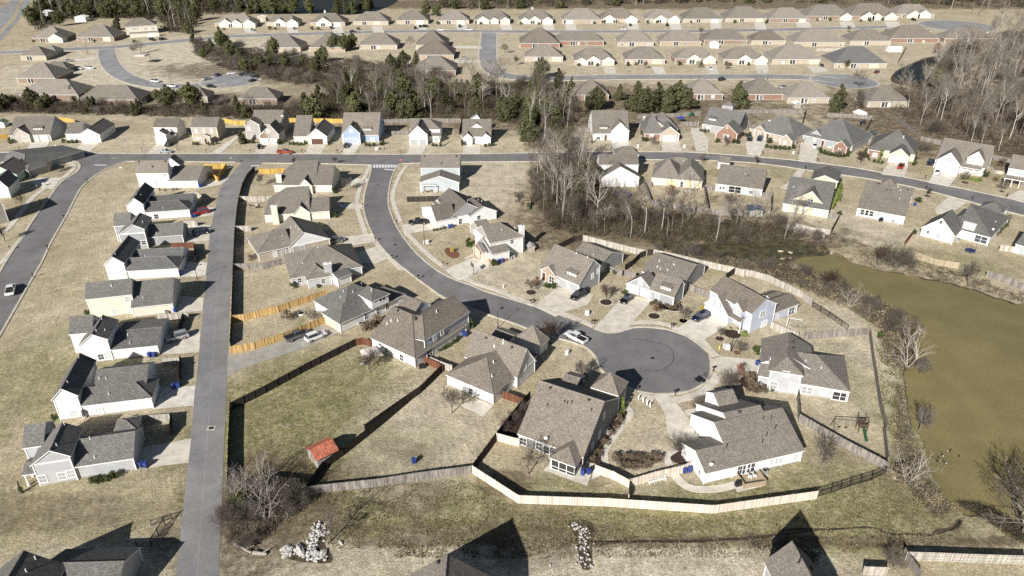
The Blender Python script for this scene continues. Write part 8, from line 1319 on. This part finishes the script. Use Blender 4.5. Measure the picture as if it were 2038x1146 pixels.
W2 = [(560, 222), (620, 205), (640, 190), (870, 170), (1000, 168), (1090, 165), (1150, 190), (1150, 235), (1128, 298), (1045, 300), (1038, 255), (990, 240), (600, 238)]
W2L = [(-10, 203), (100, 209), (330, 214), (600, 217), (600, 238), (480, 238), (300, 232), (-10, 224)]
woods(W2L, (('bushy_tree', .6, THICK + BUSHY), ('cedar_tree', .25, CEDAR), ('bare_tree', .15, BROAD)), 75, 3.4, 'trees behind the through road houses', dict(bushy_tree='leafless bushy tree behind the through road houses', cedar_tree='dark cedar behind the through road houses', bare_tree='bare tree behind the through road houses'), .5, .95)
brush('undergrowth', 'dark scrub behind the through road houses', W2L, 1100, .8, 2.6, ['twig_brown', 'twig_grey', 'brush_leaf', 'bark_dark'], 7, .6, .24, 1.2)
LB2 = dict(tall_bare_tree='tall bare tree in the central woods', cedar_tree='dark cedar in the central woods', bushy_tree='leafless bushy tree in the central woods', pine_tree='olive pine in the central woods')
woods(W2, (('tall_bare_tree', .42, TALL), ('cedar_tree', .17, CEDAR), ('bushy_tree', .33, THICK + BUSHY), ('pine_tree', .08, PINE)), 165, 3.4, 'trees of the central woods', LB2, .75, 1.2)
brush('undergrowth', 'dark scrub filling the central woods', W2, 3200, 1.2, 4.4, ['twig_brown', 'brush_leaf', 'bark_dark', 'cedar_leaf'], 6, .6, .26, 1.4)
W3 = [(378, 84), (470, 95), (560, 112), (700, 122), (800, 128), (860, 140), (905, 150), (880, 172), (760, 182), (640, 178), (540, 160), (440, 135), (390, 110)]
woods(W3, (('bushy_tree', .8, THICK + BUSHY), ('tall_bare_tree', .06, TALL), ('cedar_tree', .08, CEDAR), ('pine_tree', .06, PINE)), 130, 4.2, 'trees of the hedge row below the turning circle field', dict(tall_bare_tree='tall bare tree in the curved tree belt', cedar_tree='dark cedar in the curved tree belt', bushy_tree='leafless bushy tree in the curved tree belt', pine_tree='pine in the curved tree belt'), .7, 1.1)
brush('undergrowth', 'brown scrub of the curved tree belt', W3, 1700, 1.2, 3.6, ['twig_brown', 'twig_grey', 'brush_leaf', 'bark_dark'], 6, .7, .34, 2.0)
W4 = [(1762, 205), (1790, 170), (1850, 170), (1870, 120), (1905, 95), (1960, 80), (2060, 60), (2120, 60), (2120, 330), (2040, 320), (1960, 300), (1890, 285), (1830, 262), (1790, 235)]
woods(W4, (('tall_bare_tree', .68, TPALE), ('bushy_tree', .32, THICK)), 230, 2.8, 'trees of the pale bare woods at right', dict(tall_bare_tree='tall pale bare tree in the right hand woods', bushy_tree='leafless bushy tree in the right hand woods'), .8, 1.25)
brush('undergrowth', 'brown scrub under the right hand woods', W4, 3200, 1.2, 4.5, ['twig_brown', 'twig_grey', 'bark_dark', 'bark_dark'], 8, .4, .24, 1.4)
W5 = [(850, 28), (1000, 22), (1500, 12), (1700, 6), (1860, 18), (1960, 40), (2060, 60), (2200, 60), (2200, -14), (1400, -22), (850, -16)]
woods(W5, (('far_tree', .6, FAR), ('cedar_tree', .4, CEDAR)), 150, 7, 'trees of the northern forest edge', dict(far_tree='tall bare tree at the northern forest edge', cedar_tree='dark cedar at the northern forest edge'), 1.0, 1.5)
brush('forest_mass', 'dark forest reading as one mass beyond the last houses', [(850, 20), (1500, 4), (2200, 20), (2300, -40), (1400, -60), (800, -30)], 2200, 6, 14, ['bark_dark', 'twig_grey', 'cedar_leaf', 'twig_brown'], 7, .9, .9, 3.5)
W6 = [(60, 40), (100, 0), (200, -12), (480, -14), (520, 10), (470, 28), (395, 30), (388, 70), (330, 62), (316, 40), (240, 36), (130, 40), (75, 60)]
woods(W6, (('far_tree', .5, FAR), ('cedar_tree', .27, CEDAR), ('pine_tree', .23, PINE)), 210, 5, 'trees of the north western woods', dict(far_tree='tall bare tree in the north western woods', cedar_tree='dark cedar in the north western woods', pine_tree='pine in the north western woods'), .8, 1.3)
brush('undergrowth', 'brown scrub under the north western woods', W6, 2200, 1.5, 5, ['twig_brown', 'twig_grey', 'bark_dark', 'brush_leaf'], 6, .8, .6, 3)
woods([(495, 28), (600, 29), (640, 28), (650, 24), (600, 18), (500, 18)], (('cedar_tree', .6, CEDAR), ('pine_tree', .4, PINE)), 16, 5, 'evergreens between the far lake and the first houses', dict(cedar_tree='dark cedar on the near shore of the far lake', pine_tree='pine on the near shore of the far lake'), .9, 1.3); woods([(655, 26), (720, 28), (750, 20), (700, 16), (655, 18)], (('cedar_tree', 1, CEDAR),), 9, 5, 'evergreens right of the far lake', dict(cedar_tree='dark cedar right of the far lake'), .9, 1.2)
W7 = [(462, 975), (520, 965), (600, 985), (610, 1010), (560, 1040), (520, 1080), (490, 1100), (452, 1080)]
woods(W7, (('bare_tree', 1, WHITE + THICK),), 13, 1.6, 'pale bare trees of the roadside thicket', dict(bare_tree='pale bare tree in the thicket beside the alley'), .5, .85)
brush('undergrowth', 'grey thicket at the roadside culvert', W7, 420, .6, 1.9, ['twig_grey', 'twig_pale', 'brush_leaf', 'twig_brown'], 9, .5, .10, .6)
put_tree(BROAD[1], FULL, (652, 1083), .75, 'leaning bare sapling casting a long shadow right of the riprap', tilt=(0, .25, .9))
W8 = [(0, 206), (40, 200), (180, 190), (330, 205), (420, 210), (420, 190), (330, 180), (300, 200), (150, 212), (0, 214)]
woods(W8, (('bushy_tree', .7, THICK + BUSHY), ('pine_tree', .3, PINE)), 26, 4, 'trees behind the western road houses', dict(bushy_tree='leafless bushy tree behind the western road houses', pine_tree='pine behind the western road houses'), .4, .65)
for i, (poly, n, mats, lb) in enumerate(([[(1640, 548), (1700, 575), (1760, 600), (1800, 640), (1775, 660), (1700, 620), (1640, 580)], 260, ['tan_leaf', 'tan_leaf', 'brush_leaf'], 'dry tan reeds on the upper pond shore'], [[(1770, 640), (1830, 650), (1822, 720), (1805, 740), (1765, 730), (1752, 690)], 420, ['tan_leaf', 'brush_leaf', 'twig_brown', 'dry_leaf'], 'dry bushes on the pond corner'], [[(1620, 450), (1700, 480), (1760, 500), (1900, 540), (2038, 585), (2038, 605), (1900, 566), (1750, 540), (1640, 505), (1590, 488)], 700, ['tan_leaf', 'brush_leaf', 'twig_brown', 'twig_grey'], 'dry bank vegetation along the far pond shore'], [[(1795, 760), (1812, 860), (1850, 960), (1900, 1020), (1860, 1030), (1800, 960), (1785, 860), (1780, 770)], 420, ['tan_leaf', 'brush_leaf', 'twig_grey'], 'dry vegetation along the near pond shore'], [[(1905, 1000), (2038, 1080), (2038, 1050), (1960, 1010), (1920, 1000)], 300, ['bark_dark', 'twig_grey', 'brush_leaf'], 'dark tangle on the corner shore of the pond'], [[(1490, 1066), (1600, 1085), (1640, 1110), (1600, 1130), (1580, 1100), (1500, 1090)], 60, ['twig_grey', 'brush_leaf'], 'low tangle beside the bottom fence'])): brush('shore_scrub', lb, poly, n, .25, .95, mats, 9, .8, .10, .7)
put_tree(THICK[1], n8, (1150, 500), .55, 'olive leafless bush left of the bottom right fence', 'shrub', 'bare_tree'); put_tree(DRY[0], n5, (190, 420), 1.6, 'dark evergreen tangle at the brook corner', 'shrub', 'shrub'); put_tree(SHRUB[0], g6, (575, 430), 1.2, 'round green shrub outside the fence corner', 'shrub', 'shrub')
for p, s in (((640, 630), 1.6), ((690, 800), 1.0), ((700, 890), 1.1)): pass
# tufts of grass over the near fields (stuff)
def tufts(label, poly, n, h, mats, w_=.05):
    W = [GP(p) for p in poly]; c = sum(W, Vector()) / len(W); c.z = 0; m_ = MB(); P = [(q.x, q.y) for q in W]; x0, x1 = min(p[0] for p in P), max(p[0] for p in P); y0, y1 = min(p[1] for p in P), max(p[1] for p in P); k = got = 0
    while got < n and k < n * 10:
        k += 1; x, y = R.uniform(x0, x1), R.uniform(y0, y1)
        if not inside(x, y, P) or noise.noise(Vector((x * .35, y * .35, 0))) < R.uniform(-.35, .15): continue
        got += 1; b = Vector((x - c.x, y - c.y, 0)); mt = R.choice(mats)
        for _ in range(4): a = R.uniform(0, 6.28); u = Vector((math.cos(a), math.sin(a), 0)); e = b + u * h * R.uniform(.2, .9) + Vector((0, 0, h * R.uniform(.5, 1))); v = Vector((-u.y, u.x, 0)) * w_ * R.uniform(.6, 1.3); m_.face([b - v, b + v, e], mt)
    o = m_.build('grass_tufts'); o.location = c; tag(o, label, 'grass', None, 'stuff')
FLD = [(620, 975), (930, 955), (1030, 1012), (1210, 1020), (1420, 1034), (1640, 1002), (1770, 930), (1800, 960), (1850, 1000), (1900, 1040), (1850, 1058), (1740, 1046), (1560, 1050), (1400, 1072), (1180, 1075), (1060, 1110), (760, 1110), (660, 1090), (640, 1020)]
tufts('coarse tufted grass of the drainage field', FLD, 9000, .22, ['tan_leaf', 'tan_leaf', 'tan_leaf', 'brush_leaf', 'bright_leaf'], .05); tufts('coarse grass along the brook', [(760, 1075), (1180, 1070), (1400, 1068), (1560, 1050), (1740, 1052), (1900, 1066), (1860, 1085), (1600, 1110), (1300, 1110), (1000, 1112), (760, 1110)], 3500, .25, ['tan_leaf', 'tan_leaf', 'brush_leaf'], .05)
tufts('tufted grass between the lawn fence and the pond', [(1742, 690), (1765, 640), (1800, 740), (1803, 860), (1845, 960), (1800, 950), (1768, 920), (1760, 840), (1750, 740)], 2600, .28, ['tan_leaf', 'brush_leaf', 'bright_leaf'], .06); tufts('rough grass in the big fenced yard', [(490, 830), (700, 705), (860, 745), (740, 860), (610, 950), (490, 950)], 5000, .12, ['tan_leaf', 'brush_leaf', 'bright_leaf'], .04)
